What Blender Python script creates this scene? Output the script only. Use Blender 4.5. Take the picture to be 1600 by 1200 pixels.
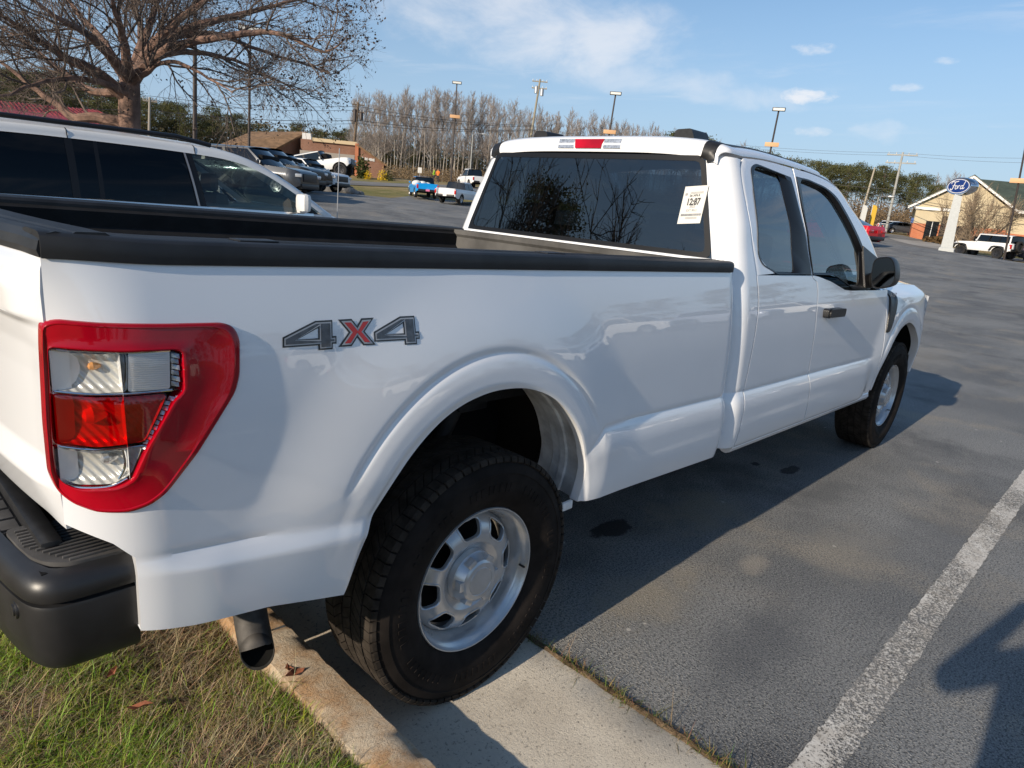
import bpy, bmesh, math, random
import numpy as np
from mathutils import Vector, Matrix, Euler
random.seed(7); rng = np.random.default_rng(11)
for o in list(bpy.data.objects): bpy.data.objects.remove(o)
SC = bpy.context.scene
COL = SC.collection
R = math.radians
# ------------------------------------------------------------------ camera
CAM = np.array([-1.3348, -2.2815, 1.5244])
CR = np.array([0.6955012, -0.7135491, 0.0844141]); CU = np.array([0.1248275, 0.2356869, 0.9637789]); CF = np.array([0.7075989, 0.6597722, -0.2529910])
FPX = 1058.66
cd = bpy.data.cameras.new('camera'); co = bpy.data.objects.new('camera', cd); COL.objects.link(co)
cd.sensor_width = 36; cd.lens = FPX / 1600 * 36; cd.clip_start = .03; cd.clip_end = 3000
co.matrix_world = Matrix(((CR[0], CU[0], -CF[0], CAM[0]), (CR[1], CU[1], -CF[1], CAM[1]), (CR[2], CU[2], -CF[2], CAM[2]), (0, 0, 0, 1)))
SC.camera = co
def ray(px, py): return CF + (px - 800) / FPX * CR - (py - 600) / FPX * CU
def at(px, py, D):                       # the place seen at that pixel, D metres away along the ground
    d = ray(px, py); return CAM + d * (D / math.hypot(d[0], d[1]))
def pix(p):
    d = np.asarray(p, float) - CAM; z = d @ CF; return 800 + FPX * (d @ CR) / z, 600 - FPX * (d @ CU) / z
# ------------------------------------------------------------------ light
SUN_EL = R(21.5); SUN_AZ = R(181.6)
S = Vector((math.cos(SUN_EL) * math.cos(SUN_AZ), math.cos(SUN_EL) * math.sin(SUN_AZ), math.sin(SUN_EL)))
sd = bpy.data.lights.new('sun', 'SUN'); so = bpy.data.objects.new('sun', sd); COL.objects.link(so)
sd.energy = 3.6; sd.angle = R(.53); sd.color = (1, .87, .70)
so.rotation_euler = (-S).to_track_quat('-Z', 'Y').to_euler(); so.location = (-60, -10, 40)
W = bpy.data.worlds.new('World'); SC.world = W; W.use_nodes = True
SC.view_settings.view_transform = 'Standard'; SC.view_settings.look = 'None'; SC.view_settings.gamma = 1
SC.view_settings.use_curve_mapping = False; SC.view_settings.exposure = 0.6
def world():
    nt = W.node_tree; N = nt.nodes; L = nt.links; N.clear()
    out = N.new('ShaderNodeOutputWorld'); bg = N.new('ShaderNodeBackground'); sky = N.new('ShaderNodeTexSky')
    sky.sky_type = 'NISHITA'; sky.sun_disc = False; sky.sun_elevation = SUN_EL
    sky.sun_rotation = math.pi / 2 - SUN_AZ      # Blender measures it clockwise from +Y
    sky.air_density = 1.0; sky.dust_density = .25; sky.ozone_density = 2.0; sky.altitude = 30
    bg.inputs['Strength'].default_value = .089
    geo = N.new('ShaderNodeTexCoord')
    def vm(op, a, b=None):
        n = N.new('ShaderNodeVectorMath'); n.operation = op
        for i, v in enumerate((a, b)):
            if v is None: continue
            if hasattr(v, 'links'): L.new(v, n.inputs[i])
            else: n.inputs[i].default_value = v
        return n.outputs['Value'] if op in ('DOT_PRODUCT', 'LENGTH') else n.outputs[0]
    def mm(op, a, b=0., c=None):
        n = N.new('ShaderNodeMath'); n.operation = op
        for i, v in enumerate((a, b, c)):
            if v is None: continue
            if hasattr(v, 'links'): L.new(v, n.inputs[i])
            else: n.inputs[i].default_value = v
        return n.outputs[0]
    d = geo.outputs['Generated']
    sep = N.new('ShaderNodeSeparateXYZ'); L.new(d, sep.inputs[0])
    zz = mm('MAXIMUM', sep.outputs['Z'], .06)
    comb = N.new('ShaderNodeCombineXYZ'); L.new(mm('DIVIDE', sep.outputs['X'], zz), comb.inputs[0]); L.new(mm('DIVIDE', sep.outputs['Y'], zz), comb.inputs[1])
    def noise(vec, scale, det, rough=.55, dist=0.):
        n = N.new('ShaderNodeTexNoise'); L.new(vec, n.inputs['Vector']); n.inputs['Scale'].default_value = scale
        n.inputs['Detail'].default_value = det; n.inputs['Roughness'].default_value = rough; n.inputs['Distortion'].default_value = dist
        return n.outputs['Fac']
    def ramp(v, a, b, hi=1.):
        n = N.new('ShaderNodeMapRange'); L.new(v, n.inputs[0]); n.interpolation_type = 'SMOOTHSTEP'
        n.inputs[1].default_value = a; n.inputs[2].default_value = b; n.inputs[4].default_value = hi
        return n.outputs[0]
    mp = N.new('ShaderNodeMapping'); L.new(comb.outputs[0], mp.inputs[0]); mp.inputs['Rotation'].default_value = (0, 0, R(20)); mp.inputs['Scale'].default_value = (1.6, .75, 1)
    thin = mm('MULTIPLY', ramp(noise(mp.outputs[0], 1.1, 8, .62, .6), .47, .78, .55), mm('MULTIPLY', ramp(noise(comb.outputs[0], .45, 3), .4, .65), ramp(sep.outputs['Z'], .08, .25)))
    tot = thin
    # the cloud banks of the photograph, each at its own bearing
    def bank(px, py, wx, wy, tilt, sc, lo, hi, amt):
        c = Vector(ray(px, py)).normalized(); t1 = Vector((c.y, -c.x, 0)).normalized(); t2 = t1.cross(c)
        ct, st = math.cos(tilt), math.sin(tilt); a1 = t1 * ct + t2 * st; a2 = t2 * ct - t1 * st
        a = mm('DIVIDE', vm('DOT_PRODUCT', d, tuple(a1)), wx); b = mm('DIVIDE', vm('DOT_PRODUCT', d, tuple(a2)), wy)
        e = mm('SUBTRACT', 1., mm('ADD', mm('MULTIPLY', a, a), mm('MULTIPLY', b, b)))
        front = mm('GREATER_THAN', vm('DOT_PRODUCT', d, tuple(c)), .5)
        m2 = N.new('ShaderNodeMapping'); L.new(d, m2.inputs[0]); m2.inputs['Scale'].default_value = (sc, sc, sc * 2.0)
        n = noise(m2.outputs[0], 1., 7, .6, .3)
        v = mm('ADD', mm('MULTIPLY', e, .5), n)
        return mm('MULTIPLY', mm('MULTIPLY', ramp(v, lo, hi, amt), front), ramp(e, 0., .35))
    for b in ((850, 45, .30, .075, R(-4), 9, .62, 1.15, .62), (1265, 150, .052, .014, R(0), 34, .66, 1.08, .8),
              (1268, 77, .034, .010, R(3), 40, .66, 1.15, .5), (1272, 206, .03, .009, R(0), 40, .66, 1.15, .45), (1000, 120, .22, .03, R(-4), 12, .65, 1.15, .35),
              (1150, 150, .12, .022, R(-3), 14, .65, 1.1, .3), (1415, 137, .026, .007, R(0), 50, .66, 1.15, .4), (1480, 95, .02, .006, 0, 50, .66, 1.15, .35), (1380, 205, .05, .02, 0, 20, .7, 1.1, .25)):
        tot = mm('MAXIMUM', tot, bank(*b))
    mix = N.new('ShaderNodeMix'); mix.data_type = 'RGBA'; L.new(tot, mix.inputs[0])
    hs = N.new('ShaderNodeHueSaturation'); hs.inputs['Saturation'].default_value = 1.12; L.new(sky.outputs[0], hs.inputs['Color'])
    hz = N.new('ShaderNodeMix'); hz.data_type = 'RGBA'; L.new(ramp(sep.outputs['Z'], .42, -.02, .85), hz.inputs[0]); L.new(hs.outputs[0], hz.inputs[6]); hz.inputs[7].default_value = (2.85, 3.9, 5.45, 1)
    L.new(hz.outputs[2], mix.inputs[6]); mix.inputs[7].default_value = (6.9, 6.9, 7.1, 1)
    L.new(mix.outputs[2], bg.inputs['Color']); L.new(bg.outputs[0], out.inputs[0])
world()
# ------------------------------------------------------------------ materials
class NB:                                  # small node-tree builder
    def __init__(s, nt): s.nt = nt; s.N = nt.nodes; s.L = nt.links
    def n(s, t, **k):
        x = s.N.new('ShaderNode' + t)
        for a, b in k.items(): setattr(x, a, b)
        return x
    def set(s, node, i, v):
        if v is None: return
        if hasattr(v, 'links') and not isinstance(v, (tuple, list)): s.L.new(v, node.inputs[i])
        else:
            sk = node.inputs[i]
            sk.default_value = (tuple(v) + (1,))[:4] if sk.type == 'RGBA' and len(v) == 3 else v
    def math(s, op, a, b=0., c=None):
        x = s.n('Math', operation=op)
        for i, v in enumerate((a, b, c)): s.set(x, i, v)
        return x.outputs[0]
    def noise(s, vec, scale, det=4, rough=.55, dist=0.):
        x = s.n('TexNoise'); s.set(x, 'Vector', vec); x.inputs['Scale'].default_value = scale; x.inputs['Detail'].default_value = det
        x.inputs['Roughness'].default_value = rough; x.inputs['Distortion'].default_value = dist; return x.outputs['Fac']
    def ramp(s, v, a, b, lo=0., hi=1.):
        x = s.n('MapRange', interpolation_type='SMOOTHSTEP'); s.set(x, 0, v)
        for i, q in enumerate((a, b, lo, hi)): x.inputs[i + 1].default_value = q
        return x.outputs[0]
    def mix(s, f, a, b, mode='MIX'):
        x = s.n('Mix', data_type='RGBA', blend_type=mode); s.set(x, 0, f); s.set(x, 6, a); s.set(x, 7, b); return x.outputs[2]
    def map(s, vec, scale=(1, 1, 1), rot=(0, 0, 0), loc=(0, 0, 0)):
        x = s.n('Mapping'); s.L.new(vec, x.inputs[0]); x.inputs['Scale'].default_value = scale; x.inputs['Rotation'].default_value = rot; x.inputs['Location'].default_value = loc; return x.outputs[0]
    def bump(s, h, strength=.3, dist=.01):
        x = s.n('Bump'); s.L.new(h, x.inputs['Height']); x.inputs['Strength'].default_value = strength; x.inputs['Distance'].default_value = dist; return x.outputs[0]
MATS = {}
def new_mat(name):
    m = bpy.data.materials.new(name); m.use_nodes = True; MATS[name] = m
    nb = NB(m.node_tree); b = m.node_tree.nodes['Principled BSDF']; o = m.node_tree.nodes['Material Output']
    return m, nb, b, o
def pm(name, col, rough=.5, metal=0., coat=0., spec=.5, coat_r=.03, vary=0., vscale=8., bump=0., bscale=200., bdist=.002, coords='Object'):
    m, nb, b, o = new_mat(name)
    b.inputs['Roughness'].default_value = rough; b.inputs['Metallic'].default_value = metal
    b.inputs['Coat Weight'].default_value = coat; b.inputs['Coat Roughness'].default_value = coat_r; b.inputs['Specular IOR Level'].default_value = spec
    tc = nb.n('TexCoord').outputs[coords]
    if vary > 0:
        f = nb.noise(tc, vscale, 5)
        c2 = tuple(c * (1 - vary) for c in col); c1 = tuple(min(1, c * (1 + vary)) for c in col)
        nb.L.new(nb.mix(nb.ramp(f, .3, .7), c2, c1), b.inputs['Base Color'])
    else: b.inputs['Base Color'].default_value = (*col, 1)
    if bump > 0: nb.L.new(nb.bump(nb.noise(tc, bscale, 3), bump, bdist), b.inputs['Normal'])
    return m
def glass_mat(name, tint, ior=1.5, boost=1.6, rough=0., refl=(1, 1, 1)):
    m, nb, b, o = new_mat(name); nb.N.remove(b)
    t = nb.n('BsdfTransparent'); t.inputs[0].default_value = (*tint, 1)
    g = nb.n('BsdfGlossy'); g.inputs['Roughness'].default_value = rough; g.inputs['Color'].default_value = (*refl, 1)
    ge = nb.n('NewGeometry'); dt = nb.n('VectorMath', operation='DOT_PRODUCT'); nb.L.new(ge.outputs['Incoming'], dt.inputs[0]); nb.L.new(ge.outputs['Normal'], dt.inputs[1])
    c = nb.math('SUBTRACT', 1., nb.math('ABSOLUTE', dt.outputs['Value'])); f0 = ((ior - 1) / (ior + 1)) ** 2 * boost      # same from both sides of a thin pane
    f = nb.math('ADD', f0, nb.math('MULTIPLY', 1. - f0, nb.math('POWER', c, 5.)))
    mx = nb.n('MixShader'); nb.L.new(f, mx.inputs[0]); nb.L.new(t.outputs[0], mx.inputs[1]); nb.L.new(g.outputs[0], mx.inputs[2])
    nb.L.new(mx.outputs[0], o.inputs['Surface']); return m
def vcol_mat(name, rough=.7, attr='col', spec=.3, trans=0.):
    m, nb, b, o = new_mat(name)
    a = nb.n('Attribute'); a.attribute_name = attr; nb.L.new(a.outputs['Color'], b.inputs['Base Color'])
    b.inputs['Roughness'].default_value = rough; b.inputs['Specular IOR Level'].default_value = spec
    if trans > 0:
        tr = nb.n('BsdfTranslucent'); nb.L.new(a.outputs['Color'], tr.inputs[0]); mx = nb.n('MixShader'); mx.inputs[0].default_value = trans
        nb.L.new(b.outputs[0], mx.inputs[1]); nb.L.new(tr.outputs[0], mx.inputs[2]); nb.L.new(mx.outputs[0], o.inputs[0])
    return m
WHITE = pm('white_paint', (.835, .85, .875), .3, 0, 1., .5, .012, vary=.012, vscale=3.5); WHITE.node_tree.nodes['Principled BSDF'].inputs['Coat IOR'].default_value = 1.6
BLACKP = pm('black_plastic', (.016, .016, .017), .42, spec=.45, vary=.25, vscale=30, bump=.25, bscale=900, bdist=.0006)
CAPP = pm('rail_cap_plastic', (.018, .019, .021), .5, spec=.4, vary=.3, vscale=9, bump=.3, bscale=700, bdist=.0006)
BUMPM = pm('bumper_plastic', (.02, .02, .021), .38, spec=.5, vary=.3, vscale=7, bump=.25, bscale=900, bdist=.0005)
STEPM = pm('step_pad_plastic', (.075, .072, .070), .6, spec=.4, vary=.25, vscale=12, bump=.4, bscale=600, bdist=.001)
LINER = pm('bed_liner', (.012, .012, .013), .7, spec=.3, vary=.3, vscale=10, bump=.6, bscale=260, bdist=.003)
LINER_LIT = pm('sunlit_front_liner', (.085, .082, .078), .75, spec=.3, vary=.35, vscale=5, bump=.5, bscale=260, bdist=.002)  # the same liner, coloured lighter for the sun on the bed's front wall
DARK = pm('underbody_black', (.006, .006, .007), .8, spec=.2)
RUBBER = pm('tyre_rubber', (.0155, .0125, .011), .8, spec=.14, vary=.35, vscale=14, bump=.3, bscale=400, bdist=.0008)
TREAD = pm('tread_rubber', (.034, .028, .023), .85, spec=.12, vary=.4, vscale=20)
SEAL = pm('window_rubber', (.007, .007, .008), .35, spec=.35)
SILVER = pm('silver_wheel_paint', (.52, .53, .54), .27, .5, .6, vary=.06, vscale=20)
CHROME = pm('chrome', (.75, .76, .78), .07, 1.)
BRIGHT = pm('bright_trim', (.7, .7, .7), .18, 1.)
INNER = pm('inner_arch_paint', (.68, .69, .69), .5, vary=.25, vscale=12)
SEATM = pm('seat_cloth', (.05, .052, .056), .9)
DASHM = pm('dash_plastic', (.04, .042, .045), .6)
HEADL = pm('headliner', (.35, .34, .32), .9)
GREAR = glass_mat('privacy_glass', (.10, .12, .14), 1.52, 2.2)
GSIDE = glass_mat('tinted_glass', (.24, .30, .32), 1.52, 3.2)
GCAR = glass_mat('dark_car_glass', (.045, .055, .065), 1.5, 1.5)
GCLEAR = glass_mat('clear_lens', (.93, .93, .92), 1.45, 1.3)
GRED = glass_mat('red_lens', (.80, .012, .018), 1.5, 1.5)
RED = pm('red_bezel', (.38, .002, .012), .12, 0, .5, .2, .02, vary=.25, vscale=6)
AMBER = pm('amber_bulb', (.72, .34, .12), .3, 0, .5)
# ------------------------------------------------------------------ objects
def link(o, parent=None):
    COL.objects.link(o)
    if parent is not None: o.parent = parent
    return o
def tag(o, label=None, cat=None, group=None, kind=None):
    if label: o['label'] = label
    if cat: o['category'] = cat
    if group: o['group'] = group
    if kind: o['kind'] = kind
    return o
def thing(name, label, cat, loc=(0, 0, 0), rz=0., group=None):
    o = bpy.data.objects.new(name, None); o.empty_display_size = .2; link(o)
    o.location = loc; o.rotation_euler = (0, 0, rz); return tag(o, label, cat, group)
def copy_tree(o, parent=None):
    c = o.copy(); COL.objects.link(c)
    if parent is not None: c.parent = parent
    for ch in list(o.children): copy_tree(ch, c)
    return c
def mesh(name, V, F, mat, parent=None, smooth=True, angle=35, col=None, loc=None, mats=None, mi=None):
    me = bpy.data.meshes.new(name)
    V = np.asarray(V, float).reshape(-1, 3)
    if isinstance(F, np.ndarray):
        k = F.shape[1]; me.vertices.add(len(V)); me.vertices.foreach_set('co', V.ravel()); me.loops.add(F.size); me.loops.foreach_set('vertex_index', F.ravel().astype(np.int32))
        me.polygons.add(len(F)); me.polygons.foreach_set('loop_start', np.arange(0, F.size, k, dtype=np.int32)); me.update(calc_edges=True)
    else: me.from_pydata([tuple(v) for v in V], [], F)
    if mats:
        for m in mats: me.materials.append(m)
        if mi is not None: me.polygons.foreach_set('material_index', np.asarray(mi, np.int32))
    else: me.materials.append(mat)
    if smooth:
        me.polygons.foreach_set('use_smooth', np.ones(len(me.polygons), bool))
        if angle is not None: me.set_sharp_from_angle(angle=R(angle))
    if col is not None:
        a = me.color_attributes.new('col', 'FLOAT_COLOR', 'POINT'); c = np.ones((len(V), 4)); c[:, :3] = col; a.data.foreach_set('color', c.ravel())
    me.update()
    o = bpy.data.objects.new(name, me); link(o, parent)
    if loc is not None: o.location = loc
    return o
def inst(name, me, parent=None, loc=(0, 0, 0), rot=(0, 0, 0), scale=None):
    o = bpy.data.objects.new(name, me); link(o, parent); o.location = loc; o.rotation_euler = rot
    if scale is not None: o.scale = scale
    return o
class MB:                                   # collects simple shapes into one mesh
    def __init__(s): s.V = []; s.F = []
    def add(s, V, F):
        k = len(s.V); s.V += [tuple(v) for v in V]; s.F += [tuple(i + k for i in f) for f in F]; return s
    def box(s, c, d, rz=0., bev=0.):
        if bev > 0:
            bm = bmesh.new(); bmesh.ops.create_cube(bm, size=1); bmesh.ops.scale(bm, vec=d, verts=bm.verts)
            bmesh.ops.bevel(bm, geom=bm.edges[:], offset=bev, segments=2, affect='EDGES', profile=.6)
            bm.verts.index_update(); V = [v.co.copy() for v in bm.verts]; F = [[v.index for v in f.verts] for f in bm.faces]; bm.free()
        else:
            V = [Vector((x * d[0] / 2, y * d[1] / 2, z * d[2] / 2)) for x in (-1, 1) for y in (-1, 1) for z in (-1, 1)]
            F = [(0, 1, 3, 2), (4, 6, 7, 5), (0, 4, 5, 1), (2, 3, 7, 6), (0, 2, 6, 4), (1, 5, 7, 3)]
        m = Matrix.Rotation(rz, 3, 'Z'); return s.add([m @ v + Vector(c) for v in V], F)
    def tube(s, pts, rad, n=8, cap=True):
        pts = [Vector(p) for p in pts]; rad = rad if hasattr(rad, '__len__') else [rad] * len(pts); V = []; F = []
        up = None
        for i, p in enumerate(pts):
            t = (pts[min(i + 1, len(pts) - 1)] - pts[max(i - 1, 0)]).normalized()
            if up is None: up = t.orthogonal().normalized()
            up = (up - t * up.dot(t)); up = up.normalized() if up.length > 1e-6 else t.orthogonal().normalized()
            b = t.cross(up)
            for k in range(n): a = 2 * math.pi * k / n; V.append(p + (up * math.cos(a) + b * math.sin(a)) * rad[i])
        for i in range(len(pts) - 1):
            for k in range(n): F.append((i * n + k, i * n + (k + 1) % n, (i + 1) * n + (k + 1) % n, (i + 1) * n + k))
        if cap: F.append(tuple(range(n))[::-1]); F.append(tuple((len(pts) - 1) * n + k for k in range(n)))
        return s.add(V, F)
    def prism(s, P, h, fn):                  # 2-D outline P, two layers 0 and h placed by fn(u, v, w)
        n = len(P); V = [fn(u, v, 0.) for u, v in P] + [fn(u, v, h) for u, v in P]
        return s.add(V, [tuple(range(n))[::-1], tuple(range(n, 2 * n))] + [(i, (i + 1) % n, n + (i + 1) % n, n + i) for i in range(n)])
    def lathe(s, prof, n=48, axis='Y', c=(0, 0, 0), closed=False):   # prof of (radius, along)
        V = []; m = len(prof)
        for k in range(n):
            a = 2 * math.pi * k / n; ca, sa = math.cos(a), math.sin(a)
            for r, h in prof:
                V.append((c[0] + r * ca, c[1] + h, c[2] + r * sa) if axis == 'Y' else (c[0] + r * ca, c[1] + r * sa, c[2] + h) if axis == 'Z' else (c[0] + h, c[1] + r * ca, c[2] + r * sa))
        F = []
        for k in range(n):
            for j in range(m if closed else m - 1):
                a, b = k * m + j, k * m + (j + 1) % m; k2 = (k + 1) % n; F.append((a, b, k2 * m + (j + 1) % m, k2 * m + j))
        return s.add(V, F)
    def build(s, name, mat, parent=None, smooth=True, angle=35, fix=True, loc=None):
        o = mesh(name, s.V, s.F, mat, parent, smooth, angle, loc=loc)
        if fix:
            bm = bmesh.new(); bm.from_mesh(o.data); bmesh.ops.recalc_face_normals(bm, faces=bm.faces); bm.to_mesh(o.data); bm.free()
            if smooth: o.data.set_sharp_from_angle(angle=R(angle))
        return o
def grid(P, flip=False, close_u=False):      # P[nu][nv][3] -> verts, quads
    P = np.asarray(P, float); nu, nv = P.shape[:2]; i = np.arange(nu if close_u else nu - 1)[:, None]; j = np.arange(nv - 1)[None]
    a = i * nv + j; b = ((i + 1) % nu) * nv + j; F = np.stack([a, b, b + 1, a + 1], -1).reshape(-1, 4)
    return P.reshape(-1, 3), (F[:, ::-1].copy() if flip else F)
def merge_mesh(name, parts, mat, parent=None, dist=.0005, angle=40, rnormal=None):
    bm = bmesh.new()
    for V, F in parts:
        vs = [bm.verts.new(tuple(v)) for v in V]
        for f in F:
            q = [vs[i] for i in dict.fromkeys(int(k) for k in f)]
            if len(q) > 2:
                try: bm.faces.new(q)
                except ValueError: pass
    bmesh.ops.remove_doubles(bm, verts=bm.verts, dist=dist)
    bmesh.ops.recalc_face_normals(bm, faces=bm.faces)
    me = bpy.data.meshes.new(name); bm.to_mesh(me); bm.free(); me.materials.append(mat)
    me.polygons.foreach_set('use_smooth', np.ones(len(me.polygons), bool))
    if angle: me.set_sharp_from_angle(angle=R(angle))
    o = bpy.data.objects.new(name, me); return link(o, parent)
def thicken(o, t, offset=-1.):
    m = o.modifiers.new('thickness', 'SOLIDIFY'); m.thickness = t; m.offset = offset; m.use_even_offset = False; return o
def sm(x, a, b):
    t = np.clip((np.asarray(x, float) - a) / (b - a), 0, 1); return t * t * (3 - 2 * t)
def curve(pts, n, closed=False):             # Catmull-Rom through pts, n points out
    P = np.asarray(pts, float); m = len(P); out = []
    for t in np.linspace(0, m if closed else m - 1, n, endpoint=not closed):
        i = min(int(t), m - 1 if closed else m - 2); f = t - i
        g = (lambda k: P[k % m]) if closed else (lambda k: P[min(max(k, 0), m - 1)])
        a, b, c, d = g(i - 1), g(i), g(i + 1), g(i + 2)
        out.append(.5 * (2 * b + (c - a) * f + (2 * a - 5 * b + 4 * c - d) * f * f + (3 * b - a - 3 * c + d) * f ** 3))
    return np.array(out)
def resamp(pts, n, closed=False):            # even spacing along a polyline
    P = np.asarray(pts, float)
    if closed: P = np.vstack([P, P[:1]])
    s = np.r_[0, np.cumsum(np.linalg.norm(np.diff(P, axis=0), axis=1))]; t = np.linspace(0, s[-1], n, endpoint=not closed)
    return np.stack([np.interp(t, s, P[:, k]) for k in range(P.shape[1])], -1)
def rounded(P, r, seg=5):                    # round the corners of a closed outline (r one value or one per corner)
    P = [np.array(p, float) for p in P]; n = len(P); out = []
    for i in range(n):
        a, b, c = P[i - 1], P[i], P[(i + 1) % n]; ri = r[i] if hasattr(r, '__len__') else r
        d1 = (a - b) / np.linalg.norm(a - b); d2 = (c - b) / np.linalg.norm(c - b)
        ri = min(ri, .48 * np.linalg.norm(a - b), .48 * np.linalg.norm(c - b))
        if ri < 1e-6: out.append(b); continue
        p, q = b + d1 * ri, b + d2 * ri
        for k in range(seg + 1): t = k / seg; out.append((1 - t) ** 2 * p + 2 * t * (1 - t) * b + t * t * q)
    return np.array(out)
# ================================================================== the ground
# heights of the land, taken where things are seen to stand on it
_C = [(x, y, 0.) for x in np.arange(-12, 10, 3.5) for y in np.arange(-12, 10, 3.5)]
_C += [(-60, -60, 0), (-60, 0, 0), (-60, 60, .5), (0, -60, .3), (60, -70, .6), (-140, 0, .5), (0, -140, .5), (140, -140, 1.5), (-140, 140, 2)]
for px, py, D in ((515, 300, 37), (425, 305, 30), (650, 311, 60), (720, 321, 58), (705, 292, 76), (585, 288, 80), (560, 276, 92), (430, 268, 95), (200, 285, 100), (0, 270, 100), (700, 285, 150), (880, 296, 150),
                  (1050, 322, 150), (1250, 345, 150), (300, 255, 170), (1376, 399, 37), (1480, 392, 47), (1545, 406, 50), (1405, 379, 84), (1450, 373, 95), (1475, 378, 95), (1600, 395, 95), (1390, 362, 130), (1330, 352, 200), (1500, 368, 200), (1000, 330, 75), (1200, 358, 70)):
    _C.append(tuple(at(px, py, D)))
_C = np.array(_C); _e = 6.0
def _ker(a, b): return -np.sqrt(((a[:, None] - b[None]) ** 2).sum(-1) + _e ** 2)
_K = _ker(_C[:, :2], _C[:, :2]); _n = len(_C)
_A = np.block([[_K + .15 * np.eye(_n), np.c_[np.ones(_n), _C[:, :2]]], [np.c_[np.ones(_n), _C[:, :2]].T, np.zeros((3, 3))]])
_wt = np.linalg.solve(_A, np.r_[_C[:, 2], 0, 0, 0])
def land(x, y):
    x, y = np.broadcast_arrays(np.asarray(x, float), np.asarray(y, float)); p = np.stack([x.ravel(), y.ravel()], -1); out = np.zeros(len(p))
    for i in range(0, len(p), 20000):
        q = p[i:i + 20000]; out[i:i + 20000] = _ker(q, _C[:, :2]) @ _wt[:_n] + _wt[_n] + q @ _wt[_n + 1:]
    r = np.hypot(p[:, 0] - 1.5, p[:, 1] - 1.5)
    out = out * sm(r, 6.5, 16)                       # dead level round the pickup
    far = sm(r, 250, 400); out = out * (1 - far) + 6. * far
    return out.reshape(x.shape)
def landz(x, y): return float(land(x, y))
def stand(px, py, D):
    p = at(px, py, D); return Vector((p[0], p[1], landz(p[0], p[1])))
# --- materials
def at_ground(px, py): d = ray(px, py); return CAM - d * (CAM[2] / d[2])
def asphalt():
    m, nb, b, o = new_mat('asphalt'); P = nb.n('NewGeometry').outputs['Position']
    fine = nb.noise(P, 190, 3, .75); mid = nb.noise(P, 95, 4, .7); big = nb.noise(P, .55, 6, .6, .4); huge = nb.noise(P, .13, 4)
    tan = nb.noise(nb.map(P, loc=(3.1, 7.7, 0)), 1.1, 7, .62, .5); sand = nb.noise(P, 150, 2, .8)
    streak = nb.noise(nb.map(P, scale=(.22, 2.2, 1), rot=(0, 0, R(14))), 1.3, 5, .6)
    c = nb.mix(nb.ramp(big, .35, .68), (.138, .143, .146), (.272, .273, .264))
    c = nb.mix(nb.ramp(streak, .5, .75, 0, .28), c, (.33, .315, .28))
    c = nb.mix(nb.math('MULTIPLY', nb.ramp(tan, .50, .68, 0, .85), nb.ramp(sand, .38, .62)), c, (.44, .37, .265))
    c = nb.mix(nb.ramp(nb.noise(nb.map(P, loc=(9, 2, 0)), .9, 6, .62), .50, .68, 0, .85), c, (.070, .073, .079))
    vor = nb.n('TexVoronoi', feature='F1'); nb.L.new(P, vor.inputs['Vector']); vor.inputs['Scale'].default_value = 95
    spk = nb.ramp(vor.outputs['Distance'], .12, .42)
    c = nb.mix(nb.math('MULTIPLY', nb.ramp(fine, .47, .66), .75), c, (.42, .40, .36))
    c = nb.mix(nb.math('MULTIPLY', nb.ramp(mid, .56, .34), .8), c, (.030, .030, .031))
    vp = nb.n('TexVoronoi', feature='F1'); nb.L.new(P, vp.inputs['Vector']); vp.inputs['Scale'].default_value = 4.2
    c = nb.mix(nb.ramp(vp.outputs['Distance'], .055, .03, 0, .85), c, (.55, .52, .47))     # a stray pale stone here and there
    def stain(px, py, rx, ry, a, col, amt, soft=.5):            # an oil drip or a scuff lying on the paving
        q = at_ground(px, py); v = nb.map(P, loc=(-q[0], -q[1], 0)); v = nb.map(v, scale=(1 / rx, 1 / ry, 0), rot=(0, 0, a)); n = nb.n('VectorMath', operation='LENGTH'); nb.L.new(v, n.inputs[0])
        d = nb.math('ADD', n.outputs['Value'], nb.math('MULTIPLY', nb.math('SUBTRACT', nb.noise(P, 5, 6, .7), .5), 1.9)); return nb.mix(nb.ramp(d, 1., soft, 0, amt), c, col)
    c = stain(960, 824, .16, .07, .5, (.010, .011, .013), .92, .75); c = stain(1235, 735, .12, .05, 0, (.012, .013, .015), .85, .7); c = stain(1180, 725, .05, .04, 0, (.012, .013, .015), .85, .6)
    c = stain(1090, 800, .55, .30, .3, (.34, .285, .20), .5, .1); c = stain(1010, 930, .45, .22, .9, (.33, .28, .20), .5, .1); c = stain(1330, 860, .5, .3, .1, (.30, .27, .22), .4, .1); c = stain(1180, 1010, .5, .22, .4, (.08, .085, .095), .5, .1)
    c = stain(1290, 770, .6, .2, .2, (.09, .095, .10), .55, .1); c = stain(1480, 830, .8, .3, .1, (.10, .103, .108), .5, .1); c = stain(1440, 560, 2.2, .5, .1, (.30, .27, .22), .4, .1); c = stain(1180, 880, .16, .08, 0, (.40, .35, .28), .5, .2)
    nb.L.new(c, b.inputs['Base Color']); b.inputs['Roughness'].default_value = .78; b.inputs['Specular IOR Level'].default_value = .4
    h = nb.math('ADD', nb.math('MULTIPLY', spk, -1.), nb.math('MULTIPLY', mid, 1.4))
    nb.L.new(nb.bump(h, .6, .006), b.inputs['Normal']); return m
ASPH = asphalt()
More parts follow.
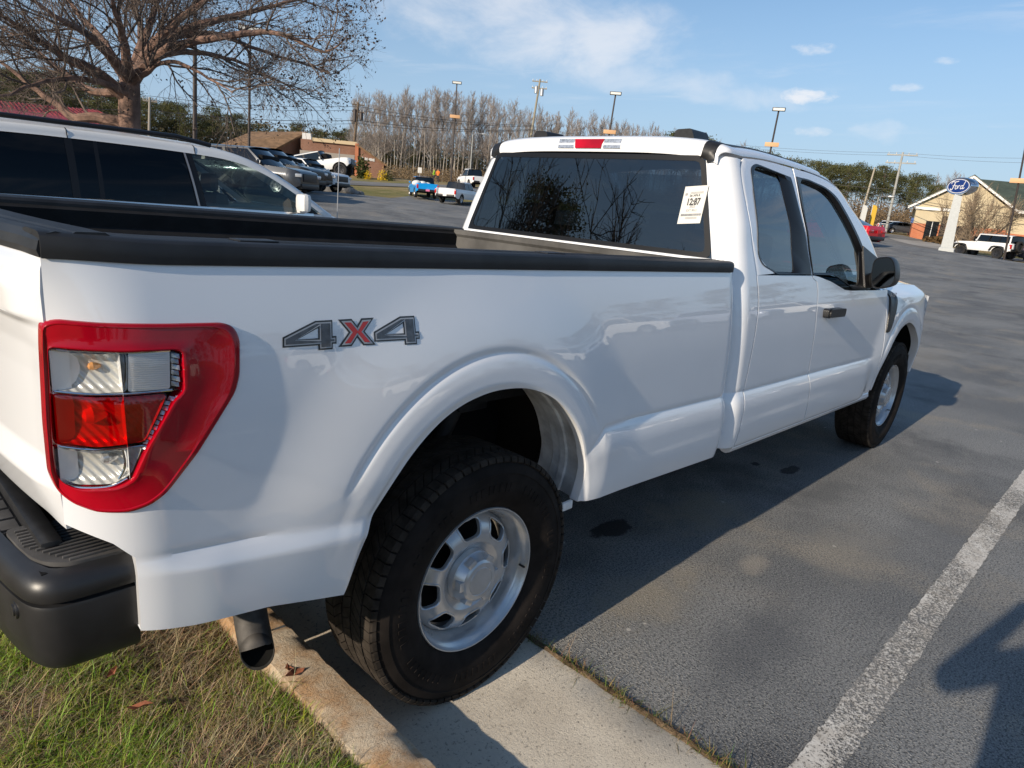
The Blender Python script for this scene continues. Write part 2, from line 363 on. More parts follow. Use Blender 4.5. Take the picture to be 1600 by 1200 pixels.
def concrete():
    m, nb, b, o = new_mat('gutter_concrete'); P = nb.n('NewGeometry').outputs['Position']
    c = nb.mix(nb.ramp(nb.noise(P, 2.2, 6, .6), .3, .7), (.54, .475, .38), (.72, .65, .53))
    c = nb.mix(nb.ramp(nb.noise(P, 85, 4, .8), .55, .66, 0, .85), c, (.17, .15, .125))
    c = nb.mix(nb.ramp(nb.noise(P, 190, 3, .7), .55, .72, 0, .6), c, (.74, .68, .57))
    c = nb.mix(nb.ramp(nb.noise(nb.map(P, loc=(4, 1, 0)), 5, 5, .7), .58, .75, 0, .5), c, (.33, .29, .235))
    nb.L.new(c, b.inputs['Base Color']); b.inputs['Roughness'].default_value = .85
    nb.L.new(nb.bump(nb.noise(P, 110, 5, .8), .6, .006), b.inputs['Normal']); return m
CONC = concrete()
def kerbmat():
    m, nb, b, o = new_mat('stained_kerb_concrete'); P = nb.n('NewGeometry').outputs['Position']
    c = nb.mix(nb.ramp(nb.noise(P, 6, 7, .7), .36, .66), (.42, .25, .125), (.58, .49, .37))
    c = nb.mix(nb.ramp(nb.noise(nb.map(P, scale=(1, 3, 1)), 28, 5, .7), .55, .7, 0, .7), c, (.22, .15, .09))
    c = nb.mix(nb.ramp(nb.noise(P, 130, 3, .8), .55, .75, 0, .6), c, (.6, .55, .46))
    nb.L.new(c, b.inputs['Base Color']); b.inputs['Roughness'].default_value = .9
    nb.L.new(nb.bump(nb.noise(P, 60, 6, .8), .8, .01), b.inputs['Normal']); return m
KERB = kerbmat()
def lawnmat():
    m, nb, b, o = new_mat('winter_lawn'); P = nb.n('NewGeometry').outputs['Position']
    far = nb.noise(P, .045, 5, .6, .3); mid = nb.noise(P, .5, 6, .65); fine = nb.noise(P, 30, 5, .7)
    c = nb.mix(nb.ramp(far, .42, .6), (.34, .255, .13), (.17, .17, .055))
    c = nb.mix(nb.ramp(mid, .45, .7, 0, .6), c, (.42, .33, .19)); c = nb.mix(nb.ramp(fine, .4, .7, 0, .5), c, (.12, .10, .05))
    nb.L.new(c, b.inputs['Base Color']); b.inputs['Roughness'].default_value = .95; b.inputs['Specular IOR Level'].default_value = .1
    nb.L.new(nb.bump(fine, .8, .05), b.inputs['Normal']); return m
LAWN = lawnmat()
SOIL = pm('lawn_soil', (.13, .092, .058), .95, spec=.1, vary=.5, vscale=14, bump=.8, bscale=60, bdist=.02)
PAINT_BLUEISH = None
# --- lot outline: star-shaped round a point in the lot
LC = np.array([22., 6.])
_edge = [(-.45, -30), (.8, -60), (30, -62), (62, -55)]
for px, py, D in ((1590, 404, 60), (1528, 397, 56), (1480, 391.5, 49), (1440, 388, 51), (1400, 383, 53), (1385, 381, 55), (1300, 368, 60), (1150, 351, 62), (950, 333, 62), (800, 325, 62), (722, 318.5, 62), (640, 308.5, 63), (590, 304.5, 55), (545, 300.5, 47), (525, 300, 42)):
    p = at(px, py, D); _edge.append((p[0], p[1]))
_edge += [(10, 40), (6, 46), (-.45, 46)]
_edge = np.array(_edge)
def star(edge, extra=None):
    v = edge - LC; a = np.unwrap(np.arctan2(v[:, 1], v[:, 0])); 
    th = np.sort(np.r_[np.linspace(-np.pi, np.pi, 420, endpoint=False), (a + np.pi) % (2 * np.pi) - np.pi])
    out = []
    n = len(edge)
    for t in th:
        d = np.array([math.cos(t), math.sin(t)]); best = None
        for i in range(n):
            p, q = edge[i] - LC, edge[(i + 1) % n] - LC; e = q - p; det = d[0] * -e[1] + e[0] * d[1]
            if abs(det) < 1e-9: continue
            s = (p[0] * -e[1] + e[0] * p[1]) / det; k = (d[0] * p[1] - d[1] * p[0]) / det
            if s > 0 and -1e-6 <= k <= 1 + 1e-6: best = s if best is None else min(best, s)
        out.append(best or 10.)
    return th, np.array(out)
th, rg = star(_edge)
def ring_sheet(name, th, r0, fac, mat, z0=0., clipx=None):
    P = np.zeros((len(th), len(fac), 3))
    for j, f in enumerate(fac):
        rr = r0 * f if f >= 0 else r0 * 0 + -f
        x = LC[0] + np.cos(th) * rr; y = LC[1] + np.sin(th) * rr
        if clipx is not None: x = np.maximum(x, clipx)
        P[:, j, 0] = x; P[:, j, 1] = y; P[:, j, 2] = land(x, y) + z0
    V, F = grid(P, flip=True, close_u=True); return mesh(name, V, F, mat, None, True, None)
lot = ring_sheet('asphalt_lot', th, rg, np.r_[np.linspace(.0005, .6, 14), np.linspace(.62, 1, 30)], ASPH, 0., clipx=.352); lot['kind'] = 'structure'
gr = ring_sheet('lawn', th, rg, np.r_[1, 1.01, 1.03, 1.06, np.linspace(1.1, 2.2, 26), np.linspace(2.3, 4, 14), 5, 7, 10, 16, 28], LAWN, 0.)
gr['kind'] = 'structure'
# soil under the near turf stands a little proud of the far lawn sheet
def strip(name, pts, width, mat, z=.05, kind='structure', n=120, wob=0.):
    p = resamp(np.array(pts, float), n); t = np.gradient(p, axis=0); t /= np.linalg.norm(t, axis=1)[:, None]; nn = np.stack([-t[:, 1], t[:, 0]], -1)
    w = np.asarray(width if hasattr(width, '__len__') else [width, width], float); w = np.interp(np.linspace(0, 1, n), np.linspace(0, 1, len(w)), w) / 2
    us = np.linspace(-1, 1, 5); P = np.zeros((n, 5, 3))
    for j, u in enumerate(us):
        q = p + nn * (w * u)[:, None]
        if wob and j in (0, 4): q = q + nn * (rng.normal(0, wob, n))[:, None]
        P[:, j, :2] = q; P[:, j, 2] = land(q[:, 0], q[:, 1]) + z
    V, F = grid(P, flip=True); o = mesh(name, V, F, mat, None, True, None)
    if o.data.polygons[0].normal.z < 0: o.data.flip_normals()
    if kind: o['kind'] = kind
    return o
def pxline(*a): return [tuple(at(*q)[:2]) for q in a]
ROADM = pm('road_asphalt', (.19, .185, .175), .85, spec=.3, vary=.2, vscale=.3, bump=.3, bscale=40, bdist=.01, coords='Object')
strip('far_road', pxline((380, 283, 84), (520, 292, 80), (600, 295.5, 78), (680, 299, 77), (760, 306, 76), (900, 318, 76), (1100, 342, 76), (1300, 364, 76), (1400, 375, 78), (1460, 386, 68)) + [(95, -30), (110, -80)], 9., ROADM, .06)
strip('side_road', pxline((1365, 368, 92), (1405, 375, 88), (1450, 384, 72), (1480, 388, 62)), 7., ROADM, .08)
DRIVE = pm('pale_drive', (.33, .31, .28), .9, vary=.15, vscale=.5)
strip('entrance_pavement', pxline((1425, 376, 88), (1450, 380, 84), (1475, 386, 80), (1500, 392, 78)), 5., DRIVE, .1)
# --- kerb with gutter beside the pickup
gut = tag(bpy.data.objects.new('concrete_gutter', None), None, None, None, 'structure'); link(gut)
def slab(y0, y1, name, parent):
    ny = max(2, int((y1 - y0) / .05)); ys = np.linspace(y0, y1, ny); pr = [(-.34, -.05), (-.34, .004), (-.2, -.004), (.0, -.002), (.2, .002), (.338, .006), (.349, .002), (.352, -.05)]
    P = np.zeros((ny, len(pr), 3))
    for j, (x, z) in enumerate(pr):
        P[:, j, 0] = x + (rng.normal(0, .004, ny) if j in (5, 6, 7) else 0); P[:, j, 1] = ys; P[:, j, 2] = z
    P[0, :, 1] += .0; V, F = grid(P)
    return mesh(name, V, F, CONC, parent, True, 40)
joints = [-30, -18, -9, -4.4, -1.93, 1.15, 4.2, 7.3, 10.4, 16, 24, 40]
for i in range(len(joints) - 1):
    o = slab(joints[i] + .006, joints[i + 1] - .006, 'gutter_slab', gut)
kb = tag(bpy.data.objects.new('kerb', None), None, None, None, 'structure'); link(kb)
kj = [-30, -16, -7, -3.9, -1.42, -.42, .62, 1.9, 4.5, 7, 9.5, 12, 20, 40]
for i in range(len(kj) - 1):
    y0, y1 = kj[i] + .007, kj[i + 1] - .007; ny = max(6, int((y1 - y0) / .03)) if y0 > -5 and y1 < 5 else 20; ys = np.linspace(y0, y1, ny)
    pr = [(-.335, -.05), (-.335, .045), (-.34, .088), (-.352, .104), (-.40, .109), (-.455, .108), (-.48, .1), (-.492, .07), (-.495, -.05)]
    P = np.zeros((ny, len(pr), 3))
    for j, (x, z) in enumerate(pr):
        k = 1. if 1 < j < 8 else 0; P[:, j, 0] = x + k * rng.normal(0, .0016, ny); P[:, j, 1] = ys; P[:, j, 2] = z + k * rng.normal(0, .0009, ny)
    P[0, 2:7, 2] -= .01; P[-1, 2:7, 2] -= .008
    V, F = grid(P); o = mesh('kerb_stone', V, F, KERB, kb, True, 45)
# --- parking lines
def linemat():
    m, nb, b, o = new_mat('worn_line_paint'); P = nb.n('NewGeometry').outputs['Position']
    f = nb.noise(P, 120, 4, .75); big = nb.noise(nb.map(P, scale=(1, 2.5, 1), loc=(.35, 0, 0)), 1.6, 3, .5)
    wear = nb.ramp(big, .40, .66, .50, .63)
    mask = nb.ramp(nb.math('SUBTRACT', f, wear), -.10, .06)
    c = nb.mix(nb.ramp(nb.noise(P, 14, 5, .7), .3, .7), (.50, .46, .40), (.72, .69, .63))
    nb.L.new(c, b.inputs['Base Color']); b.inputs['Roughness'].default_value = .8
    t = nb.n('BsdfTransparent'); mx = nb.n('MixShader'); nb.L.new(mask, mx.inputs[0]); nb.L.new(b.outputs[0], mx.inputs[2]); nb.L.new(t.outputs[0], mx.inputs[1])
    nb.L.new(nb.math('SUBTRACT', 1., mask), mx.inputs[0]); nb.L.new(mx.outputs[0], o.inputs[0]); return m
LINE = linemat()
for y in (-1.868, -4.6, -7.3, -10.0, .98, 3.72, 6.45, 9.2):
    strip('parking_line', [(.37, y + .0), (5.6, y - .03)], .112, LINE, .004, n=200, wob=.0025)
# ================================================================== the white pickup
RK = .0145                                    # nose-down rake of the body
_kn = curve([(.46, .955), (.54, .976), (.62, .988), (.72, .990), (.82, .989), (.95, .986), (1.06, .981), (1.16, .971), (1.25, .957), (1.34, .938), (1.40, .922), (1.47, .900), (1.55, .878), (1.63, .848), (1.7, .820), (1.78, .788), (1.86, .752), (1.94, .712)], 400)
def w0(z): return np.interp(z, _kn[:, 0], _kn[:, 1])
def tow(x, w, z, side=-1):
    x, w, z = np.broadcast_arrays(np.asarray(x, float), np.asarray(w, float), np.asarray(z, float)); return np.stack([x, side * w, z - RK * x], -1)
def hit(px, py, off=0.):                      # pixel -> (x, body z) on the right-hand body side
    d = ray(px, py); z = 1.
    for _ in range(40):
        t = (-(w0(z) + off) - CAM[1]) / d[1]; p = CAM + t * d; z = .5 * z + .5 * (p[2] + RK * p[0])
    return p[0], p[2] + RK * p[0]
def hits(L, off=0.): return np.array([hit(*p, off) for p in L])
truck = thing('pickup_truck', 'large white extended cab pickup truck parked over the gutter, filling the foreground', 'pickup truck', (0, 0, 0))
AX = (0., 4.158); AC, AA, AB = .5, .475, .52
def rho(x, z, ax): return np.sqrt(((x - ax + .008) / AA) ** 2 + (np.maximum(z - AC, 0) / AB) ** 2)
def zcrease(x):
    x = np.asarray(x, float)
    return np.where(x < 0, np.interp(x, [-1.05, -.95, -.42], [.788, .783, .742]), np.interp(x, [.44, .52, 1.5, 3.2, 3.5], [.735, .817, .808, .812, .812]))
def zledge(x): return np.where(np.asarray(x, float) < 0, np.interp(x, [-.95, -.42], [.752, .694]), np.interp(x, [.44, .54, 3.5], [.68, .722, .722]))
def sidew(x, z):
    x = np.asarray(x, float); z = np.asarray(z, float); w = w0(z)
    zc, zl = zcrease(x), zledge(x); t = np.clip((zc - z) / (zc - zl), 0, 1)
    fade = (1 - .8 * sm(-x, .8, 1.0)) * np.where(x > 0, sm(x, .40, .56), 1) * (1 - sm(x, 3.35, 3.55))
    tr_ = sm(zc + .012 - z, 0, 1) * 0 + np.clip((zc + .012 - z) / (zc + .012 - zl), 0, 1); tr_ = tr_ * tr_ * (3 - 2 * tr_)
    w = w + .020 * np.where(x < 0, tr_, 1 - (1 - t) ** 2) * fade - .0035 * np.exp(-((z - zc - .007) / .007) ** 2) * fade * np.where(x < 0, 1 - sm(x, -.74, -.64), 1)
    w = w - .012 * sm(z, .86, 1.02) * sm(1.24, z, z + .14) * 0
    for ax in AX:
        r = rho(x, z, ax); up = sm(z, .62, .86)
        w = w + .021 * (1 - sm(r, 1.16, 1.70)) * (.1 + .9 * up) - .0065 * np.exp(-((r - 1.205) / .022) ** 2) * sm(z, .80, .90) + .004 * (1 - sm(r, 1.10, 1.19)) * up
        w = w - .010 * (1 - sm(r, .99, 1.05))
    c = np.clip((-.895 - x) / .16, 0, 1.02); w = w - np.maximum(w - .914, .01) * c ** 2.3           # rear corner
    c = np.clip((x - 1.385) / .075, 0, 1.25); w = w - .022 * c ** 2.2 * (x < 1.5)  # rolled front edge of the box
    return w
ZT = 1.362
def zb_rear(x): return np.interp(x, [-1.06, -.95, -.865, -.70, -.497], [.66, .636, .621, .602, .555])
def zb_mid(x): return np.interp(x, [.452, .65, 1.45], [.553, .553, .533])
def rows(zb, zl, zc, zt, n=(14, 12, 2, 62)):
    a = [np.linspace(zb, zl, n[0], endpoint=False), np.linspace(zl, zc, n[1], endpoint=False), np.linspace(zc, zc + .014, n[2], endpoint=False), np.linspace(zc + .014, zt, n[3])]
    return np.concatenate(a)
def thit(px, py):                               # on the flank with its rounded corner
    d = ray(px, py); y = np.linspace(-.86, -1.04, 361); p = CAM + d * ((y - CAM[1]) / d[1])[:, None]; zb = p[:, 2] + RK * p[:, 0]
    e = np.abs(sidew(p[:, 0], zb) + y) + 9 * (p[:, 0] <= -1.075); k = int(np.argmin(e)); return p[k, 0], zb[k]
TLpx = [(64, 507), (72, 501), (88, 498), (150, 503.5), (260, 505.5), (348, 503.5), (366, 511), (374.5, 530), (374.5, 585), (368, 612), (310, 706), (262, 768), (238, 787), (205, 799.5), (150, 800), (112, 786), (90, 768), (78, 742), (70, 660), (64, 540)]
INpx = [(73, 541), (110, 545), (190, 549), (270, 546), (283, 549), (286, 610), (270, 626), (228, 700), (205, 750), (178, 762), (120, 763), (95, 752), (84, 736), (80, 690), (76, 600)]
TLo = np.array([thit(*p) for p in TLpx]); TLi = np.array([thit(*p) for p in INpx]); print('lamp', TLo.round(3).tolist())
TLcut = TLi.mean(0) + (TLi - TLi.mean(0)) * 1.05
def inside(P, Q):
    r = np.zeros(len(P), bool); n = len(Q)
    for i in range(n):
        a, b = Q[i], Q[(i + 1) % n]; c = ((a[1] > P[:, 1]) != (b[1] > P[:, 1])) & (P[:, 0] < (b[0] - a[0]) * (P[:, 1] - a[1]) / (b[1] - a[1] + 1e-12) + a[0]); r ^= c
    return r
def bedside(side, name, label=None):
    XL, XR = -.66, .66
    xs = np.r_[np.linspace(-.957, -.88, 16), np.linspace(-.87, XL, 20)]; xq = np.linspace(-1.054, -.957, 22)
    ztop = lambda x: ZT + .006 * sm(-x, .85, 1.05)
    Lp = np.array([np.stack([np.full(90, x), rows(zb_rear(x), zledge(x), zcrease(x), ztop(x))], -1) for x in xs])
    Lq = np.array([np.stack([np.full(70, x), np.linspace(np.interp(x, [-1.054, -.99, -.957], [.868, .83, .795]), ztop(x), 70)], -1) for x in xq])
    def xr(z): return np.interp(z, [.53, .60, .735, .82, 1.08, 1.25, 1.33, 1.362], [1.432, 1.43, 1.430, 1.445, 1.475, 1.468, 1.452, 1.435])
    us = np.r_[np.linspace(0, .86, 46), np.linspace(.875, 1, 12)]
    Rp = []
    zr = rows(.553, zledge(XR), zcrease(XR), ZT)
    for u in us:
        x = XR + (xr(zr) - XR) * u
        zz = np.array([rows(float(zb_mid(xx)), float(zledge(xx)), float(zcrease(xx)), ZT)[i] for i, xx in enumerate(x)]); Rp.append(np.stack([x, zz], -1))
    Rp = np.array(Rp)
    nt = 90; topx = np.linspace(XL, XR, nt)
    outer = np.vstack([Lp[-1], np.stack([topx[1:-1], np.full(nt - 2, ZT)], -1), Rp[0][::-1]])
    m = len(outer)
    ang = np.arctan2((outer[:, 1] - .5), -(outer[:, 0] + .008)); k = np.arange(m) / (m - 1)
    # inner lip: ellipse above, straight short legs at the bottom ends
    lipf = curve([(-.503, .555), (-.470, .64), (-.428, .735), (-.355, .840), (-.279, .918), (-.197, .974), (-.108, 1.007), (.0, 1.021), (.125, 1.008), (.251, .953), (.365, .846), (.432, .735), (.455, .65), (.452, .553)], 400)
    la = np.arctan2(lipf[:, 1] - .5, -(lipf[:, 0])); lk = np.linspace(0, 1, 400)
    # share of the outline by blended angle and index, so that both ends and the crown match
    kk = np.interp(np.linspace(0, 1, m), [0, 90 / m, 1 - 90 / m, 1], [0, .34, .66, 1]); inner = np.stack([np.interp(kk, lk, lipf[:, i]) for i in (0, 1)], -1)
    tt = np.linspace(0, 1, 200); rr = rho(inner[:, None, 0] * (1 - tt) + outer[:, None, 0] * tt, inner[:, None, 1] * (1 - tt) + outer[:, None, 1] * tt, 0.)
    TS_ = []
    for k in range(m):
        r = np.maximum.accumulate(rr[k]) + tt * 1e-6; a, b, c = (np.interp(v, r, tt, right=1.) for v in (1.05, 1.14, 1.27)); a = max(a, .02); b = np.clip(b, a + .05, .75); c = np.clip(c, b + .06, .9)
        TS_.append(np.r_[np.linspace(0, a, 6, endpoint=False), np.linspace(a, b, 8, endpoint=False), np.linspace(b, c, 18, endpoint=False), np.linspace(c, 1, 22)])
    TS_ = np.array(TS_); Pp = inner[:, None, :] * (1 - TS_)[..., None] + outer[:, None, :] * TS_[..., None]
    parts = []
    for G in (Lp, Lq, Rp, Pp):
        W3 = tow(G[..., 0], sidew(G[..., 0], G[..., 1]), G[..., 1], side); V, F = grid(W3)
        if side < 0 and (G is Lp or G is Lq):     # opening that takes the tail lamp
            uv = G.reshape(-1, 2)[F].mean(1); F = F[~inside(uv, TLcut)]
        parts.append((V, F))
    # lip flange turned inwards, and the folded edges of the panel
    def fl(line, dw, dx=0., dz=0., n=4):
        g = np.array([np.stack([line[:, 0] + dx * t, line[:, 1] + dz * t], -1) for t in np.linspace(0, 1, n)]); w = sidew(line[:, 0], line[:, 1])
        return grid(np.array([tow(g[i, :, 0], w - dw * t - .0, g[i, :, 1], side) for i, t in enumerate(np.linspace(0, 1, n))]))
    parts.append(fl(inner, .035)); parts.append(fl(Lp[:, 0], .02, 0, .004)); parts.append(fl(np.vstack([Rp[:, 0]]), .03, 0, -.004)); parts.append(fl(Rp[-1], .045, .012)); parts.append(fl(Lq[0], .0, .03)); parts.append(fl(Lp[0], .05, .004)); parts.append(fl(Lq[:, 0], .006, 0, .004))
    o = merge_mesh(name, parts, WHITE, truck, .0004, 32)
    # white inner sheet metal seen under the arch
    n2 = inner; ws = sidew(n2[:, 0], n2[:, 1])
    def ring(dw, s, dz): return tow(n2[:, 0] * s, ws - dw, .5 + (n2[:, 1] - .5) * s + dz, side)
    G = np.array([ring(.033, 1.0, 0), ring(.05, 1.03, 0), ring(.10, 1.05, .0), ring(.105, 1.035, 0), ring(.13, 1.035, 0), ring(.135, 1.05, 0), ring(.17, 1.05, 0), ring(.175, 1.06, 0), ring(.235, 1.07, 0)])
    V, F = grid(G); il = mesh('inner_arch_panel', V, F, INNER, truck, True, 30)
    G = np.array([ring(.236, 1.08, 0), ring(.26, 1.12, 0), ring(.50, 1.15, 0), ring(.52, .6, 0)]); V, F = grid(G); mesh('wheel_tub', V, F, DARK, truck, True, 30)
    return o, inner
bs, LIP = bedside(-1, 'bed_side'); bedside(1, 'bed_side')
# small clip at the front foot of the arch
mb = MB(); mb.box(tow(.395, .975, .553).tolist(), (.05, .012, .03), bev=.003); mb.build('panel_clip', INNER, truck)
# box: floor, inner walls, front wall
mb = MB()
for s in (-1, 1):
    mb.add(*[x.tolist() for x in grid(np.array([[tow(x, w, z, s) for x in np.linspace(-1.0, 1.37, 12)] for w, z in ((.80, 1.375), (.775, 1.36), (.785, 1.30), (.765, 1.28), (.765, .90), (.62, .88))]))])
mb.add(*[x.tolist() for x in grid(np.array([[tow(x, w, .88) for x in np.linspace(-1.0, 1.37, 12)] for w in np.linspace(-.63, .63, 22)]))])
mb.build('bed_liner', LINER, truck, fix=False)
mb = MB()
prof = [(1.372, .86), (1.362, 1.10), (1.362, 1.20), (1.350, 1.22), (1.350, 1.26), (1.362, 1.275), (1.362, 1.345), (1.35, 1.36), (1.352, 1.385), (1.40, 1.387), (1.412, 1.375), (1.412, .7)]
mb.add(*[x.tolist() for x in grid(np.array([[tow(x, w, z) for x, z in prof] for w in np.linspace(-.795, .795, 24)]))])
mb.build('bed_front_wall', LINER_LIT, truck, angle=25)
for y in np.linspace(-.55, .55, 5): mb = MB(); mb.box((1.352, y, 1.10), (.014, .12, .2), bev=.006); mb.build('front_wall_rib', LINER_LIT, truck)
# rail caps
def railcap(side):
    n = 140; xs = np.r_[np.linspace(-1.0535, -.9, 30), np.linspace(-.89, 1.432, n)]
    base = [(.940, 1.352), (.942, 1.366), (.941, 1.381), (.937, 1.390), (.929, 1.395), (.915, 1.397)]
    for c in (.895, .872, .849): base += [(c + .006, 1.397), (c + .003, 1.3935), (c - .003, 1.3935), (c - .006, 1.397)]
    base += [(.82, 1.3965), (.80, 1.392), (.792, 1.382), (.792, 1.35)]
    b = np.array(base); P = np.zeros((len(xs), len(b), 3))
    d = sidew(xs, np.full(len(xs), 1.35)) - sidew(np.array([-.5]), np.array([1.35]))
    for j, (w, z) in enumerate(b):
        zz = np.full(len(xs), z)
        if 6 <= j < 18: zz = np.where(xs < -.70, 1.397, z)
        k = 1. if j < 7 else max(0, 1 - (j - 6) * .12)
        zz = zz + .006 * sm(-xs, .85, 1.05); P[:, j] = tow(xs, w + d * k, zz, side)
    ends = [P[0] * .0 + P[0].mean(0), P[-1] * 0 + P[-1].mean(0)]
    P = np.concatenate([ends[0][None], P[:1] , P, P[-1:], ends[1][None]])
    V, F = grid(P); o = merge_mesh('rail_cap', [(V, F)], CAPP, truck, 1e-5, 28); return o
railcap(-1); railcap(1)
if 1:                                          # stake-pocket lids let into the cap
  for x in (-.66, .30): mb = MB(); mb.box(tow(x, .87, 1.3985).tolist(), (.085, .055, .004), bev=.0015); mb.build('stake_pocket_cover', BLACKP, truck)

# tailgate
def tgx(y, z):
    p = np.interp(z, [.80, .86, .93, .98, 1.14, 1.19, 1.235, 1.25, 1.30, 1.34, 1.362], [.028, .006, -.012, .004, .006, .004, -.004, -.020, -.024, -.012, .012])
    return -1.052 - .055 * (1 - np.abs(y / .915) ** 2.6) + p * (1 - sm(np.abs(y), .80, .912) * .75)
ys = np.linspace(-.912, .912, 120); zs = np.linspace(.856, 1.364, 90)
P = np.zeros((120, 90, 3)); P[..., 1] = ys[:, None]; P[..., 0] = tgx(ys[:, None], zs[None]); P[..., 2] = zs[None] + RK
parts = [grid(P)]
for e in (P[0], P[-1]): parts.append(grid(np.array([e, e + np.array([.045, 0, 0])])))
parts.append(grid(np.array([P[:, -1], P[:, -1] + np.array([.05, 0, .0])]))); parts.append(grid(np.array([P[:, 0], P[:, 0] + np.array([.05, 0, 0])])))
merge_mesh('tailgate', parts, WHITE, truck, .0003, 40)
mb = MB(); mb.box((-1.02, 0, 1.13), (.06, 1.80, .52)); mb.build('tailgate_inner', LINER, truck)
ys = np.linspace(-.915, .915, 80); prof = [(-.006, 1.360), (-.010, 1.372), (-.006, 1.388), (.006, 1.400), (.02, 1.404), (.03, 1.401), (.045, 1.401), (.05, 1.404), (.095, 1.404), (.104, 1.398), (.106, 1.36)]
P = np.array([[(tgx(y, 1.362) * (1 if k < 5 else 1) + a, y, z + RK) for k, (a, z) in enumerate(prof)] for y in ys])
P = np.concatenate([(P[0] * 0 + P[0].mean(0))[None], P[:1], P, P[-1:], (P[-1] * 0 + P[-1].mean(0))[None]])
merge_mesh('tailgate_cap', [grid(P)], CAPP, truck, 1e-5, 28)
# rear bumper
def outline(ins=0.):
    q = [(-.952, -.968 + ins), (-1.06 + ins * .2, -.966 + ins), (-1.098 + ins * .5, -.956 + ins), (-1.122 + ins * .9, -.93 + ins * .8), (-1.136 + ins, -.88 + ins * .4), (-1.15 + ins, -.78), (-1.168 + ins, -.58), (-1.18 + ins, -.3), (-1.185 + ins, 0)]
    q = resamp(curve(q, 120), 70); m = q[::-1][1:].copy(); m[:, 1] *= -1; return np.vstack([q, m])
lev = [(.06, .600), (.014, .604), (.004, .618), (.0, .66), (.0, .735), (.002, .742), (.012, .744), (.012, .748), (.001, .751), (-.002, .765), (.004, .785), (.016, .798), (.035, .803)]
G = np.array([np.c_[outline(i), np.full(139, z)] for i, z in lev]); cap = G[-1].copy(); cap[:, 0] = np.maximum(cap[:, 0], -1.20); 
inner = G[-1].copy(); inner[:, 0] = np.minimum(-.955, inner[:, 0] + .2); inner[:, 1] *= .9
end0 = G[:, 0].copy(); end0[:, 1] += .12; end1 = G[:, -1].copy(); end1[:, 1] -= .12
parts = [grid(G), grid(np.array([G[:, 0], end0])), grid(np.array([G[:, -1], end1]))]
bum = merge_mesh('rear_bumper', parts, BUMPM, truck, .0003, 40)
def plate(x0, x1, y0, y1, z, n=2): return grid(np.array([[(x, y, z) for y in (y0, y1)] for x in (x0, x1)]))
for s in (-1, 1):                              # ribbed corner pads
    o1 = [(-.955, s * .935), (-1.05, s * .93), (-1.085, s * .905), (-1.102, s * .87), (-1.112, s * .80), (-1.118, s * .72), (-1.07, s * .72), (-.955, s * .74)]
    mb = MB(); mb.prism(rounded(o1, .02) if s < 0 else rounded(o1, .02)[::-1], .012, lambda u, v, w: (u, v, .797 + w)); mb.build('corner_step_pad', STEPM, bum)
    mb = MB()
    for i in range(13):
        y = s * (.745 + i * .0145); x0 = -1.105 if i < 6 else -1.105 + (i - 5) * .0075
        mb.box(((x0 - .965) / 2, y, .8105), (abs(x0 + .965), .006, .006), bev=.0015)
    mb.build('pad_rib', STEPM, bum)
mb = MB(); mb.box((-1.125, 0, .787), (.085, 1.42, .02), bev=.004); mb.build('step_pad', STEPM, bum)
mb = MB()
for i in range(25):
    y = -.68 + i * .0567; mb.box((-1.126, y, .7985), (.075, .0465, .006), bev=.0015)
mb.build('step_tread', STEPM, bum)
mb = MB(); mb.box((-1.064, 0, .797), (.040, 1.70, .052), bev=.010); mb.build('tailgate_sill_bar', BLACKP, bum)
mb = MB(); mb.box((-.99, 0, .72), (.22, 1.86, .16)); mb.build('bumper_mount', DARK, bum)
for y in (-.875, -.35, .35, .875):
    mb = MB(); x = -1.137 if abs(y) > .5 else -1.178
    mb.lathe([(.0, -.004), (.011, -.004), (.012, -.001), (.017, -.001), (.019, .003), (.019, .02)], 24, 'X', (x - .0, y, .715)); mb.build('parking_sensor', BLACKP, bum)
# exhaust
mb = MB(); path = curve([(.9, -.42, .42), (.2, -.42, .52), (-.3, -.50, .55), (-.53, -.60, .52), (-.595, -.68, .43), (-.612, -.762, .312)], 36)
mb.tube(path, .044, 24, cap=False); cN = np.array([-.30, -.80, -.12]); cD = path[-1] - path[-2]; cD /= np.linalg.norm(cD)
for i in range(len(mb.V) - 24, len(mb.V)): v = np.array(mb.V[i]); mb.V[i] = tuple(v + cD * float(np.clip(((path[-1] - v) @ cN) / (cD @ cN), -.06, .06)))
ex = mb.build('exhaust_pipe', pm('exhaust_steel', (.075, .07, .066), .68, .5, vary=.4, vscale=20), truck)
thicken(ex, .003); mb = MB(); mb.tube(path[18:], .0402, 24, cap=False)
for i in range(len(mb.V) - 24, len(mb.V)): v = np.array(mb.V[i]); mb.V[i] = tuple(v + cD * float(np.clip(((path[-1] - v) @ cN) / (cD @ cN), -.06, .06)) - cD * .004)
mb.F.append(tuple(range(24))[::-1]); mb.build('pipe_bore', pm('shaded_bore', (.008, .008, .008), .95, spec=.05), ex)  # dark inner sleeve; the shade inside the pipe is put into its colour
